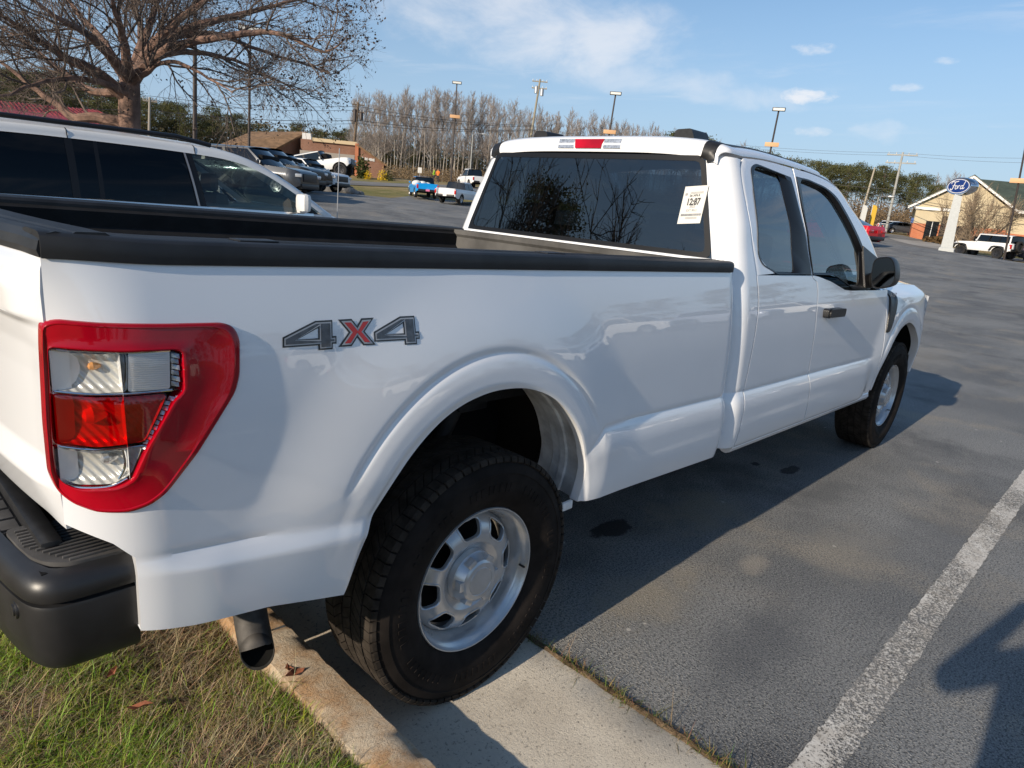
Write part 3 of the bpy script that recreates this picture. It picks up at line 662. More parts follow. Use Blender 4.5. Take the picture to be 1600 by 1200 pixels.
# chassis and axle
mb = MB()
for s in (-1, 1): mb.box((1.9, s * .42, .60), (5.9, .09, .16))
mb.tube([(0, -.8, .40), (0, .8, .40)], .055, 16); mb.lathe([(0, -.16), (.10, -.14), (.15, -.05), (.15, .05), (.10, .14), (0, .16)], 24, 'Y', (0, 0, .40))
mb.tube([(4.158, -.8, .40), (4.158, .8, .40)], .04, 12); mb.box((2.0, 0, .50), (1.6, 1.25, .10)); mb.box((4.2, 0, .62), (1.2, .9, .35)); mb.box((2.6, .35, .5), (1.4, .4, .22))
mb.build('chassis', DARK, truck)
SPRM = pm('rusty_spring', (.035, .028, .024), .7, vary=.4)
for s in (-1, 1):
    mb = MB()
    for k in range(4): mb.tube(curve([(-.72, s * .56, .52), (-.3, s * .56, .44 - k * .012), (0, s * .56, .42 - k * .012), (.35, s * .56, .44 - k * .012), (.78, s * .56, .55)], 16), .012, 6)
    mb.tube([(-.12, s * .66, .42), (.18, s * .60, .82)], .03, 12); mb.build('leaf_spring', SPRM, truck)

mb = MB(); mb.box((.25, -.60, .86), (.14, .06, .09), bev=.01); mb.box((-.18, -.66, .93), (.18, .05, .05), bev=.01); mb.tube(curve([(.45, -.62, .95), (.2, -.64, .9), (-.1, -.62, .95), (-.4, -.6, .85)], 20), .008, 6); mb.build('filler_hose', BLACKP, truck)
# ---------------------------------------------------------------- wheels
def make_wheel():
    w = bpy.data.objects.new('wheel', None); link(w, truck)
    # outer face towards -Y
    pr = [(.228, -.088), (.236, -.103), (.250, -.112), (.275, -.125), (.305, -.131), (.335, -.129), (.350, -.1265), (.352, -.1285), (.372, -.121), (.384, -.112), (.3925, -.104), (.3975, -.09), (.3975, .09), (.385, .117), (.35, .13), (.30, .131), (.25, .112), (.228, .09)]
    mb = MB(); mb.lathe(pr, 128, 'Y'); ty = mb.build('tyre', RUBBER, w, angle=40)
    mb = MB()                                   # tread: shoulder lugs, two block rows and a rib, sipes between
    def blk(a0, a1, y0, y1, r0, r1, tip=0.):
        V = []
        for r in (r0, r1):
            for a in (a0, a1):
                for y in (y0, y1): aa = a + tip * (y - y0); V.append((r * math.cos(aa), y, r * math.sin(aa)))
        mb.add(V, [(0, 1, 3, 2), (4, 6, 7, 5), (0, 4, 5, 1), (2, 3, 7, 6), (0, 2, 6, 4), (1, 5, 7, 3)])
    n = 76
    for i in range(n):
        a = 2 * math.pi * i / n; s = 2 * math.pi / n
        for sg in (-1, 1):
            y0, y1 = (-.111, -.071) if sg < 0 else (.071, .111)
            blk(a + (.3 * s if sg > 0 else 0), a + .90 * s + (.3 * s if sg > 0 else 0), y0, y1, .39, .403)
            ya, yb = (-.066, -.024) if sg < 0 else (.024, .066)
            blk(a + .2 * s, a + 1.06 * s, ya, yb, .39, .4045, 2.2 * sg)
        blk(a, a + .94 * s, -.018, .018, .39, .4045, 1.2)
        for sg in (-1, 1):                      # shoulder ends of the lugs
            V = []
            for r, y in ((.402, .111), (.397, .1155), (.387, .119)):
                for aa in (a + (.3 if sg > 0 else 0) * s, a + (.8 + (.3 if sg > 0 else 0)) * s): V.append((r * math.cos(aa), sg * y, r * math.sin(aa)))
            V += [(v[0] * .975, v[1] - sg * .012, v[2] * .975) for v in V]
            mb.add(V, [(0, 1, 3, 2), (2, 3, 5, 4), (0, 2, 8, 6), (2, 4, 10, 8), (1, 7, 9, 3), (3, 9, 11, 5), (4, 5, 11, 10)])
    tr = mb.build('tread_blocks', TREAD, w, smooth=False, fix=True); tr['kind'] = 'stuff'
    # raised ribs moulded into the sidewall
    mb = MB()
    for i in range(80):
        if i % 10 in (8, 9): continue
        a = 2 * math.pi * i / 80; V = []
        for r, y in ((.296, -.1315), (.322, -.1325)):
            for aa in (a, a + .03 + .012 * math.sin(i * 2.3)): V.append((r * math.cos(aa), y, r * math.sin(aa)))
        V += [(v[0], v[1] + .004, v[2]) for v in V]; mb.add(V, [(0, 1, 3, 2), (0, 4, 5, 1), (2, 3, 7, 6), (0, 2, 6, 4), (1, 5, 7, 3)])
    o = mb.build('sidewall_rib', RUBBER, w, smooth=False); o['kind'] = 'stuff'
    # rim barrel and flange
    pr = [(.196, .09), (.20, .02), (.196, -.02), (.205, -.060), (.211, -.078), (.216, -.088), (.2215, -.092), (.226, -.098), (.230, -.106), (.2335, -.107), (.236, -.101), (.2345, -.094), (.225, -.085), (.222, -.05), (.21, .0), (.21, .095), (.22, .10), (.21, .105)]
    mb = MB(); mb.lathe(pr, 96, 'Y', closed=True); rim = mb.build('rim', SILVER, w, angle=30)
    # pressed steel disc with eight openings
    pr = [(.0, -.045), (.085, -.045), (.098, -.050), (.112, -.062), (.130, -.066), (.150, -.062), (.170, -.052), (.188, -.036), (.199, -.022), (.2, -.010), (.186, -.024), (.168, -.040), (.15, -.050), (.13, -.054), (.112, -.050), (.085, -.034), (.0, -.034)]
    mb = MB(); mb.lathe(pr, 120, 'Y'); bm0 = mb.build('wheel_disc', SILVER, w, angle=28)
    bm = bmesh.new(); bm.from_mesh(bm0.data); bmesh.ops.remove_doubles(bm, verts=bm.verts, dist=1e-5); bmesh.ops.recalc_face_normals(bm, faces=bm.faces); bm.to_mesh(bm0.data); bm.free()
    mb = MB()
    for i in range(8):
        a = 2 * math.pi * (i + .5) / 8; ca, sa = math.cos(a), math.sin(a)
        P = rounded([(.133, -.030), (.176, -.043), (.183, -.030), (.183, .030), (.176, .043), (.133, .030)], [.016, .016, .012, .012, .016, .016], 4)
        mb.prism(P, .12, lambda u, v, t, ca=ca, sa=sa: (u * ca - v * sa, -.10 + t, u * sa + v * ca))
    cut = mb.build('cutter', SILVER, None)
    md = bm0.modifiers.new('b', 'BOOLEAN'); md.operation = 'DIFFERENCE'; md.solver = 'EXACT'; md.object = cut
    dg = bpy.context.evaluated_depsgraph_get(); me = bpy.data.meshes.new_from_object(bm0.evaluated_get(dg)); bm0.modifiers.clear(); bm0.data = me
    me.polygons.foreach_set('use_smooth', np.ones(len(me.polygons), bool)); me.set_sharp_from_angle(angle=R(28)); bpy.data.objects.remove(cut); bm0.location.y = -.014
    # raised pressing round each opening
    mb = MB()
    for i in range(8):
        a = 2 * math.pi * (i + .5) / 8; ca, sa = math.cos(a), math.sin(a)
        P = resamp(rounded([(.130, -.033), (.178, -.047), (.1865, -.03), (.1865, .03), (.178, .047), (.130, .033)], [.018, .018, .013, .013, .018, .018], 5), 40, True)
        zf = lambda r: np.interp(r, [.112, .13, .15, .17, .188, .2], [-.062, -.066, -.062, -.052, -.036, -.022])
        pts = [(u * ca - v * sa, float(zf(math.hypot(u, v))) + .0005, u * sa + v * ca) for u, v in P]; mb.tube(pts + [pts[0]], .0036, 6, cap=False)
    o = mb.build('opening_edge', SILVER, w); o.location.y = -.014
    mb = MB(); mb.lathe([(.0, -.103), (.044, -.103), (.0455, -.1015), (.047, -.103), (.060, -.102), (.068, -.097), (.080, -.070), (.084, -.066), (.088, -.048), (.085, -.04)], 72, 'Y'); hub = mb.build('hub_cap', SILVER, w, angle=24); hub.location.y = -.014
    for i in range(6):
        mb = MB(); a = 2 * math.pi * (i + .25) / 6; m = Matrix.Rotation(-a, 3, 'Y')
        bmx = MB(); bmx.box((.0725, -.086, 0), (.020, .026, .032), bev=.004); mb.add([m @ Vector(v) for v in bmx.V], bmx.F); mb.build('lug_nut_cover', SILVER, hub)
    mb = MB(); mb.lathe([(.0, .0), (.19, .0), (.19, .02), (.0, .02)], 48, 'Y'); mb.build('brake_disc', DARK, w)
    mb = MB(); mb.tube([(.205, -.088, .035), (.203, -.112, .036)], .004, 8); mb.build('valve_stem', BLACKP, w)
    return w
wh = make_wheel(); YW = .862
def place_wheel(x, y, rot, flip):
    w = wh if not place_wheel.used else copy_tree(wh, truck); place_wheel.used = True
    w.location = (x, y, .402); w.rotation_euler = (0, rot, 0) if not flip else (0, rot, math.pi); return w
place_wheel.used = False
place_wheel(0, -YW, .3, False); place_wheel(4.158, -YW, .9, False); place_wheel(0, YW, .5, True); place_wheel(4.158, YW, .1, True)
# ---------------------------------------------------------------- cab of the pickup
def xb(z): return 1.468 + .155 * np.maximum(np.asarray(z, float) - 1.37, 0)
def cabw(x, z):                                # half width of the cab at (x, body z), rear corner rounded off
    x = np.asarray(x, float); z = np.asarray(z, float); w = sidew(np.maximum(x, 1.51), z)
    c = np.clip((xb(z) + .115 - x) / .115, 0, 1); return w - .125 * (1 - np.sqrt(np.clip(1 - c ** 2.4, 0, 1)))
RG = hits([(1159, 246), (1157, 262), (1162, 300), (1178, 400), (1185, 470), (1180, 520), (1160, 620), (1137, 703)])
BG = hits([(1238, 261), (1252, 330), (1268, 425), (1277, 445), (1275, 500), (1262, 590), (1246, 664)])
FG = hits([(1387, 453), (1383, 500), (1377, 535), (1371, 562), (1363, 596), (1352, 622)], .0)
TS = hits([(1159, 244), (1195, 249), (1236, 260), (1271, 271), (1296, 283), (1312, 298), (1328, 322), (1350, 355), (1369, 397), (1380, 425)])
ZS = .525
def smooth_z(P, n=200):
    o = np.argsort(P[:, 1]); return P[o]
RGs, BGs, FGs = (smooth_z(p) for p in (RG, BG, FG))
_xg = {}
def xg(g, z):
    if id(g) not in _xg: c = curve(g, 200); _xg[id(g)] = c[np.argsort(c[:, 1])]
    c = _xg[id(g)]; return np.interp(z, c[:, 1], c[:, 0])
TSc = curve(TS, 300); zTop = lambda x: np.interp(x, TSc[:, 0], TSc[:, 1])
BELT = 1.345
def belt_front(x): return np.interp(x, [2.0, 2.42, 2.50, 2.80, 2.9, 3.5], [BELT, BELT, 1.335, 1.268, 1.262, 1.258])
def side_pt(x, z): return tow(x, cabw(x, z), z, -1)
GAP = .005
def build_side(side):
    mir = lambda V: V * np.array([1, 1 if side < 0 else -1, 1])
    # ---- rear corner of the cab
    zz = np.r_[np.linspace(.55, .72, 16), np.linspace(.73, .815, 10), np.linspace(.83, 1.84, 90)]
    us = 1 - (1 - np.linspace(0, 1, 30)) ** 1.0
    G = np.zeros((30, len(zz), 3))
    for i, u in enumerate(us):
        x0 = xb(zz); x1 = xg(RGs, np.minimum(zz, RGs[-1, 1])) - GAP; x = x0 + (x1 - x0) * u ** 1.6; G[i] = tow(x, cabw(x, zz), zz)
    back = G[0].copy(); back2 = back.copy(); back2[:, 1] = np.where(zz < 1.36, 0, -(.80 - .31 * np.maximum(zz - 1.375, 0)))
    parts = [grid(mir(G)), grid(mir(np.array([back, (back + back2) / 2 + np.array([-.004, 0, 0]), back2])))]
    inn = G[-1].copy(); inn[:, 1] += .035; parts.append(grid(mir(np.array([G[-1], inn])))); 
    merge_mesh('cab_corner', parts, WHITE, truck, .0004, 32)
    # ---- doors: lower grid + ring round the window
    def door(name, xl, xr, beltf, win, top, tail):
        zr = np.r_[np.linspace(ZS, ZS + .02, 4), np.linspace(ZS + .03, .722, 14), np.linspace(.73, .811, 10), np.linspace(.816, .83, 3), np.linspace(.84, 1.0, 60)]
        low = 96
        us = np.linspace(0, 1, 40); rowsz = np.r_[zr[zr < .839], np.linspace(.84, 1, low)]
        k = (zr < .839).sum(); G = np.zeros((40, k + low, 3))
        for i, u in enumerate(us):
            for j in range(k + low):
                if j < k: z = rowsz[j]
                else:
                    xm = xl(1.0) + (xr(1.0) - xl(1.0)) * u; z = .84 + (beltf(xm) - .004 - .84) * (j - k) / (low - 1)
                a, b = xl(z) + GAP, xr(z) - GAP; x = a + (b - a) * u; w = cabw(x, z)
                w = w - .02 * (1 - sm(z, ZS, ZS + .035)) ** 2; G[i, j] = tow(x, w, z)
        parts = [grid(mir(G))]
        for e in (G[0], G[-1], G[:, 0]):
            q = e.copy(); q[:, 1] += .03; parts.append(grid(mir(np.array([e, q]))))
        d = merge_mesh(name, parts, WHITE, truck, .0003, 30)
        # upper frame: outer contour and window contour sampled alike
        n = 160; O = resamp(top, n); I = resamp(win, n)
        G = []
        for t, dw in ((0, .03), (0, .004), (.06, .0), (.25, .0), (.5, 0), (.75, 0), (.94, 0), (1, .004), (1, .02)):
            q = O * (1 - t) + I * t; G.append(tow(q[:, 0], cabw(q[:, 0], q[:, 1]) - dw, q[:, 1]))
        merge_mesh('window_frame', [grid(mir(np.array(G)))], WHITE, d, 1e-5, 40)
        return d
    bx = lambda g: (lambda z: float(xg(g, z)))
    # window outlines (open paths from belt rear, over the top, to belt front)
    rw = rounded(hits([(1213, 427), (1192, 413), (1186, 400), (1173, 262), (1180, 256), (1233, 277.5), (1249, 330), (1266, 427)]), [0, .03, .05, .03, .03, .0, .0, 0], 6)
    rd_top = np.vstack([hits([(1183, 427)]) * 0 + np.array([[xg(RGs, BELT) + GAP, BELT - .004]]), np.stack([xg(RGs, np.linspace(BELT, 1.80, 20)) + GAP, np.linspace(BELT, 1.80, 20)], -1), TSc[(TSc[:, 0] > RG[0, 0] + .02) & (TSc[:, 0] < xg(BGs, 1.84) - .005)] - np.array([0, .006]), np.stack([xg(BGs, np.linspace(1.83, BELT - .004, 20)) - GAP, np.linspace(1.83, BELT - .004, 20)], -1)])
    rear = door('rear_door', bx(RGs), bx(BGs), lambda x: BELT, np.vstack([[rd_top[0] + [.012, 0]], rw, [rd_top[-1] - [.012, 0]]]) if False else rw, rd_top, None)
    fw_ = hits([(1268, 426), (1253, 331), (1243, 276), (1262, 281), (1290, 294), (1306, 309), (1326, 343), (1346, 388), (1352, 402), (1356, 449)])
    fwr = rounded(fw_, [0, 0, .0, .03, .08, .08, .1, .05, .02, 0], 5)
    zf = np.linspace(BELT - .004, 1.84, 20)
    tf = TSc[(TSc[:, 0] > xg(BGs, 1.84) + .006)] - np.array([0, .006]); tf = tf[tf[:, 1] > 1.27]
    ff = np.vstack([np.stack([xg(BGs, zf) + GAP, zf], -1), tf, [[xg(FGs, 1.255) - GAP, 1.258]]])
    front = door('front_door', bx(BGs), bx(FGs), lambda x: float(belt_front(x)), fwr, ff, None)
    # ---- glass, seals
    def pane(name, outl, parent, mat, depth, lines=10):
        c = outl.mean(0); n = 140; O = resamp(outl, n, True); G = []
        for t in np.linspace(0, 1, lines): q = O * (1 - t) + c * t; G.append(tow(q[:, 0], cabw(q[:, 0], q[:, 1]) - depth, q[:, 1]))
        V, F = grid(mir(np.array(G)), close_u=False); G = mir(np.array(G)); V, F = grid(np.concatenate([G, G[:, :1]], 1))
        return mesh(name, V, F, mat, parent, True, None)
    rin = rounded(hits([(1216, 425), (1194, 412), (1187, 400), (1175, 264), (1181, 259), (1221, 273), (1239, 345), (1245, 426)]), [.02, .03, .05, .03, .03, .02, 0, .01], 6)
    fin = rounded(hits([(1271, 427), (1262, 352), (1254, 282), (1264, 285), (1290, 297), (1304, 312), (1324, 346), (1343, 389), (1346, 396), (1346, 446), (1331, 446), (1306, 427)]), [.01, 0, .02, .03, .08, .08, .1, .05, .02, .02, .03, .04], 6)
    pane('window_glass', rin, rear, GSIDE, .020); pane('window_glass', fin, front, GSIDE, .020)
    def ringmesh(name, O, I, parent, mat, d0, d1, n=160):
        O = resamp(O, n, True); I = resamp(I, n, True); k = np.argmin(((I - O[0]) ** 2).sum(1)); I = np.roll(I, -k, 0); G = []
        for t, dw in ((0, d0 + .01), (0, d0), (.5, d0 + .001), (1, d1), (1, d1 + .01)):
            q = O * (1 - t) + I * t; G.append(tow(q[:, 0], cabw(q[:, 0], q[:, 1]) - dw, q[:, 1]))
        G = mir(np.array(G)); V, F = grid(np.concatenate([G, G[:, :1]], 1)); return mesh(name, V, F, mat, parent, True, 35)
    rol = np.vstack([rw]); fol = np.vstack([fwr, hits([(1345, 452), (1334, 452), (1305, 430)])])
    ringmesh('window_seal', rounded(hits([(1215, 428.5), (1191, 414), (1184.5, 400), (1172, 262), (1180, 255), (1235, 277), (1249, 330), (1267, 428.5)]), [.02, .03, .05, .03, .03, 0, 0, 0], 6), rin, rear, SEAL, -.003, .018)
    ringmesh('window_seal', rounded(hits([(1270, 429), (1255, 332), (1243.5, 276), (1262, 280), (1291, 293), (1308, 308), (1328, 342), (1348, 387), (1354, 400), (1360, 452), (1333, 452), (1304, 430)]), [0, 0, 0, .03, .08, .08, .1, .05, .02, .02, .03, .04], 6), fin, front, SEAL, -.003, .018)
    return rear, front
rdoor, fdoor = build_side(-1); build_side(1)
# ---- roof
roof_x = np.r_[np.linspace(1.535, 1.60, 9), np.linspace(1.64, 2.66, 40)]
ph = np.linspace(0, math.pi / 2, 26)
def roofsec(x):
    xx = max(x, RG[0, 0] + .0); zt = float(zTop(max(x, TS[0, 0]))) if x > TS[0, 0] else float(TS[0, 1]); w = float(cabw(xx, zt)); h = .075 if x < 2.3 else .075 - .02 * (x - 2.3)
    ww = w * np.cos(ph) ** .55; z = zt + h * np.sin(ph) ** .85
    if x < 1.60: d = (1.60 - x) / .065; z = z - .055 * (1 - math.sqrt(max(0, 1 - d * d * .98))) * np.sin(ph) ** .2; ww = ww - .03 * d * d * np.cos(ph) ** .5
    xo = np.full(26, x) - .012 * np.sin(ph) * (1 if x < 1.62 else 0)
    return np.stack([xo, -ww, z - RK * x], -1)
G = np.array([np.vstack([roofsec(x), (roofsec(x) * [1, -1, 1])[::-1][1:]]) for x in roof_x])
parts = [grid(G)]
q = G[0].copy(); q[:, 2] -= .035; q[:, 0] += .004; parts.append(grid(np.array([G[0], q])))
roof = merge_mesh('roof', parts, WHITE, truck, .0004, 40)
# windscreen, pillars, cowl
wsB, wsT = (3.36, 1.262, .80), (2.64, 1.815, .66)
def ws(u, v):                                   # u across -1..1, v up
    x = wsB[0] + (wsT[0] - wsB[0]) * v + .10 * (1 - u * u) * (1 - .4 * v); z = wsB[1] + (wsT[1] - wsB[1]) * v + .025 * math.sin(math.pi * v); w = (wsB[2] + (wsT[2] - wsB[2]) * v) * u; return (x, w, z - RK * x)
V, F = grid(np.array([[ws(u, v) for v in np.linspace(0, 1.06, 16)] for u in np.linspace(-1, 1, 24)])); mesh('windscreen', V, F, GSIDE, truck, True, None)
for s in (-1, 1):
    G = []
    c = TSc[TSc[:, 0] > 2.45]
    for i in np.linspace(0, len(c) - 1, 40).astype(int):
        x, z = c[i]; w = float(cabw(x, z)); v = np.clip((z - wsB[1]) / (wsT[1] - wsB[1]), 0, 1.1); a = np.array([x, -w, z - RK * x]); b = np.array(ws(-1, v)) + np.array([0, .01, 0.004]); m = (a + b) / 2 + np.array([.01, -.012, .022])
        G.append([a + [0, .02, -.004], a, a * .7 + m * .3 + [0, -.003, .006], m, b * .7 + m * .3, b, b + [0, .0, -.03]])
    G = np.array(G); G[..., 1] *= -s; V, F = grid(G); o = merge_mesh('windscreen_pillar', [(V, F)], WHITE, truck, 1e-5, 50)
# ---- rear window and what is on it
def rw(u, v):                                   # on the glass, u -1..1, v 0..1
    z = 1.394 + .443 * v; return np.array([float(xb(z)) - .006 - .02 * (1 - u * u), u * (.805 - .145 * v), z - RK * 1.5])
V, F = grid(np.array([[rw(u, v) for v in np.linspace(.0, 1, 14)] for u in np.linspace(-1, 1, 30)])); rg_ = mesh('rear_window', V, F, GREAR, truck, True, None)
def rwring(a, b, off, mat, name):
    G = []
    for k, (e, o) in enumerate(((0, off), (1, off))):
        pts = [(-1 + a * e, 0 + b * e), (1 - a * e, 0 + b * e), (1 - a * e, 1 - b * e), (-1 + a * e, 1 - b * e)]
        P = resamp(rounded(np.array(pts) * [1, .55], .05 * (1 - .3 * e), 6), 160, True) / [1, .55]; G.append([rw(u, v) + [-o, 0, 0] for u, v in P])
    G = np.array(G); V, F = grid(np.concatenate([G, G[:, :1]], 1)); return mesh(name, V, F, mat, rg_, True, None)
rwring(.035, .055, .002, SEAL, 'glass_border')
mb = MB(); mb.add(*[x.tolist() for x in grid(np.array([[rw(u, 0) + [d, 0, z] for d, z in ((.004, .004), (-.014, .002), (-.016, -.010), (.0, -.02), (.004, -.4))] for u in np.linspace(-1.0, 1.0, 30)]))]); mb.build('cab_back_panel', WHITE, truck, fix=False)
for s in (-1, 1):                               # black strips that run from the glass corner over the header into the roof ditch
    G = []
    def rpt(x, w):
        sec = roofsec(x); k = np.interp(-w, sec[:, 1], np.arange(26)); return np.array([np.interp(k, np.arange(26), sec[:, i]) for i in range(3)])
    wa = lambda x: .648 + .012 * sm(x, 1.6, 1.9); wb = lambda x: .706 - .018 * sm(x, 1.58, 1.85)
    a, b = rw(-.965, .985), rw(-1.01, .955); r0 = roofsec(1.535)
    ea, eb = rpt(1.535, wa(1.53)), rpt(1.535, wb(1.53)); G.append((a + [-.002, 0, 0], b + [-.002, 0, 0])); G.append((ea + [-.006, 0, -.012], eb + [-.006, 0, -.016]))
    for x in np.r_[1.535, 1.545, 1.56, 1.58, np.linspace(1.60, 2.62, 30)]: G.append((rpt(x, wa(x)) + [-.003 * (x < 1.57), 0, .0035], rpt(x, wb(x)) + [-.003 * (x < 1.57), -.002, .0035]))
    Q = []
    for a, b in G: Q.append([a + [0, .002, -.012], a, (a + b) / 2 + [0, 0, .001], b, b + [0, -.002, -.012]])
    Q = np.array(Q); Q[..., 1] *= -s; V, F = grid(Q); merge_mesh('ditch_moulding', [(V, F)], BLACKP, truck, 1e-5, 40)
# header lamp: clear, red, clear
hl = bpy.data.objects.new('high_brake_lamp', None); link(hl, truck)
def hp(y, z, d): return (1.538 - d - .004 * 0, y, z - RK * 1.54)
def lampbox(name, y0, y1, s0, s1, mat, d, z0=1.864, z1=1.909, parent=hl):
    mb = MB(); P = [(y0 + s0, z0), (y1 + s1, z0), (y1, z1), (y0, z1)]; mb.prism(P, d, lambda u, v, w: hp(u, v, w - .004 + (.0 if v < 1.89 else -.010))); return mb.build(name, mat, parent)
mb = MB(); mb.prism(rounded([(-.212, 1.856), (.212, 1.856), (.20, 1.914), (-.20, 1.914)], .012), .012, lambda u, v, w: hp(u, v, w - .006 + (.0 if v < 1.885 else -.010))); mb.build('lamp_base', BLACKP, hl)
LSIL = pm('lamp_reflector', (.50, .51, .53), .25, .6, .6, vary=.35, vscale=90)
lampbox('clear_lens', -.200, -.095, 0, -.0, LSIL, .022); lampbox('clear_lens', .095, .200, 0, -.0, LSIL, .022)
lampbox('red_lens', -.094, .094, .012, -.012, RED, .024)
# roof pods
for s in (-1, 1):
    mb = MB(); P = rounded([(-.062, 0), (.062, 0), (.045, .03), (-.038, .032)], .012)
    mb.prism(P, .15, lambda u, v, w, s=s: (1.66 + w, s * (.46 - u * 1.) - .0, float(roofsec(1.72)[np.argmin(np.abs(roofsec(1.72)[:, 1] + .46)), 2]) + v * 1.75 - .008)); mb.build('roof_pod', BLACKP, truck, angle=30)
# price sticker on the rear glass
PAPER = pm('sticker_paper', (.66, .65, .61), .6); INK = pm('sticker_ink', (.03, .03, .035), .6); GREYINK = pm('grey_ink', (.30, .30, .31), .6)
def rhit(px, py):
    d = ray(px, py); x = 1.49
    for _ in range(30):
        t = (x - CAM[0]) / d[0]; p = CAM + t * d; zb = p[2] + RK * 1.5; v = (zb - 1.394) / .443; u = p[1] / (.805 - .145 * v); x = .5 * x + .5 * rw(u, v)[0]
    return p
st = [rhit(*p) for p in ((1062.5, 352), (1100, 347.5), (1103, 288), (1067, 292.5))]
o0 = np.mean([st[0], st[3]], 0) * 0 + st[0]; wy = abs(((st[1] - st[0])[1] + (st[2] - st[3])[1]) / 2); hz = ((st[3] - st[0])[2] + (st[2] - st[1])[2]) / 2
sbase = np.mean(st, 0)
def spt(a, b, off=.003):                        # a 0..1 left to right as seen, b 0..1 up
    y = sbase[1] + (.5 - a) * wy; z = sbase[2] + (b - .5) * hz + (a - .5) * .012; zb = z + RK * 1.5; v = (zb - 1.394) / .443; u = y / (.805 - .145 * v); return (rw(u, v)[0] - off, y, z)
V, F = grid(np.array([[spt(a, b) for b in np.linspace(0, 1, 6)] for a in np.linspace(0, 1, 6)])); stk = mesh('window_sticker', V, F, PAPER, rg_, True, None)
def text_mesh(name, body, mat, parent, place, size=1., bold=0., squeeze=1., depth=0.):
    cu = bpy.data.curves.new('t', 'FONT'); cu.body = body; cu.size = size; cu.offset = bold; cu.resolution_u = 3; cu.align_x = 'CENTER'; cu.extrude = depth
    o = bpy.data.objects.new('t', cu); COL.objects.link(o); dg = bpy.context.evaluated_depsgraph_get(); dg.update()
    me = bpy.data.meshes.new_from_object(o.evaluated_get(dg)); bpy.data.objects.remove(o)
    me.name = name; me.materials.clear(); me.materials.append(mat)
    for v in me.vertices: v.co = place(v.co.x * squeeze, v.co.y, v.co.z)
    r = bpy.data.objects.new(name, me); return link(r, parent)
tp = lambda cx, cy: (lambda x, y, z: spt(cx + x / (wy / hz), cy + y, .0045))
text_mesh('printed_number', '12:87', INK, stk, tp(.5, .50), .25, .008, .70)
text_mesh('printed_line', 'Stk 3476 8', INK, stk, tp(.5, .72), .085, .001, .8)
text_mesh('printed_line', '2022', GREYINK, stk, tp(.5, .425), .10, 0, .8); text_mesh('printed_line', 'EXT 9013', GREYINK, stk, tp(.5, .325), .09, 0, .8)
mb = MB()
def bar(a0, a1, b0, b1): mb.add([spt(a0, b0, .0045), spt(a1, b0, .0045), spt(a1, b1, .0045), spt(a0, b1, .0045)], [(0, 1, 2, 3)])
a = .08
while a < .93: w = random.choice((.008, .014, .02)); bar(a, a + w, .205, .265); a += w + random.choice((.007, .012))
for b in (.16, .13, .83, .80): bar(.3, .8 if b < .5 else .85, b, b + .012)
bar(.08, .18, .76, .82)
o = mb.build('printed_bars', GREYINK, stk, smooth=False, fix=False); o['kind'] = 'stuff'
# ---- fender, bonnet, nose
def fw(x, z):
    w = sidew(x, z); c = np.clip((x - 4.50) / .50, 0, 1.2); w = w - .30 * c ** 2.3
    return w - .085 * sm(z, 1.19, 1.285) ** 1.6
def fender(side):
    zt = lambda x: 1.275 - .02 * sm(x, 4.3, 5.0)
    lipx = curve([(-.475, .565), (-.44, .66), (-.40, .765), (-.33, .862), (-.25, .935), (-.15, .99), (0, 1.018), (.15, .988), (.27, .925), (.36, .845), (.425, .74), (.45, .66), (.455, .60)], 300); lipx[:, 0] += 4.158
    n = 60; XL = lambda z: xg(FGs, np.clip(z, FGs[0, 1], FGs[-1, 1])) + GAP
    zl = np.linspace(.575, 1.272, n); xt = np.linspace(3.585, 4.98, n)[1:-1]; zr = np.linspace(1.252, .62, n)
    outer = np.vstack([np.stack([XL(zl), zl], -1), np.stack([xt, zt(xt)], -1), np.stack([np.full(n, 4.985), zr], -1)]); m = len(outer)
    kk = np.interp(np.linspace(0, 1, m), [0, .33, .67, 1], [0, .36, .68, 1]); inner = np.stack([np.interp(kk, np.linspace(0, 1, 300), lipx[:, i]) for i in (0, 1)], -1)
    ts = np.r_[0, .02, .05, np.linspace(.09, 1, 40)]
    P = inner[:, None] * (1 - ts)[None, :, None] + outer[:, None] * ts[None, :, None]
    parts = [grid(tow(P[..., 0], fw(P[..., 0], P[..., 1]), P[..., 1], side))]
    a = tow(inner[:, 0], fw(inner[:, 0], inner[:, 1]), inner[:, 1], side); b = a.copy(); b[:, 1] += -side * .05; parts.append(grid(np.array([a, b])))
    a = tow(outer[:n, 0], fw(outer[:n, 0], outer[:n, 1]), outer[:n, 1], side); b = a.copy(); b[:, 1] += -side * .03; parts.append(grid(np.array([a, b])))
    o = merge_mesh('front_fender', parts, WHITE, truck, .0003, 35)
    ws_ = fw(inner[:, 0], inner[:, 1]); G = np.array([tow(4.158 + (inner[:, 0] - 4.158) * s, ws_ - dw, .5 + (inner[:, 1] - .5) * s, side) for dw, s in ((.045, 1.0), (.05, 1.06), (.45, 1.06), (.45, .3))]); V, F = grid(G); mesh('front_wheel_tub', V, F, DARK, truck, True, 30)
    return o
fen = fender(-1); fender(1)
G = []
for x in np.linspace(3.43, 5.02, 40):
    zt = 1.275 - .02 * sm(x, 4.3, 5.0); we = float(fw(x, float(zt))) - .004; r = []
    for u in np.linspace(-1, 1, 33):
        z = zt + .055 * (1 - abs(u) ** 3) - .05 * sm(x, 4.75, 5.06) + .012 * (abs(u) < .72) ; r.append((x + .10 * (1 - u * u) * sm(x, 4.4, 5.0), u * we, z - RK * x))
    G.append(r)
merge_mesh('bonnet', [grid(np.array(G))], WHITE, truck, 1e-5, 40)
mb = MB(); mb.box((3.40, 0, 1.22), (.16, 1.5, .05), bev=.01); mb.build('cowl', BLACKP, truck)
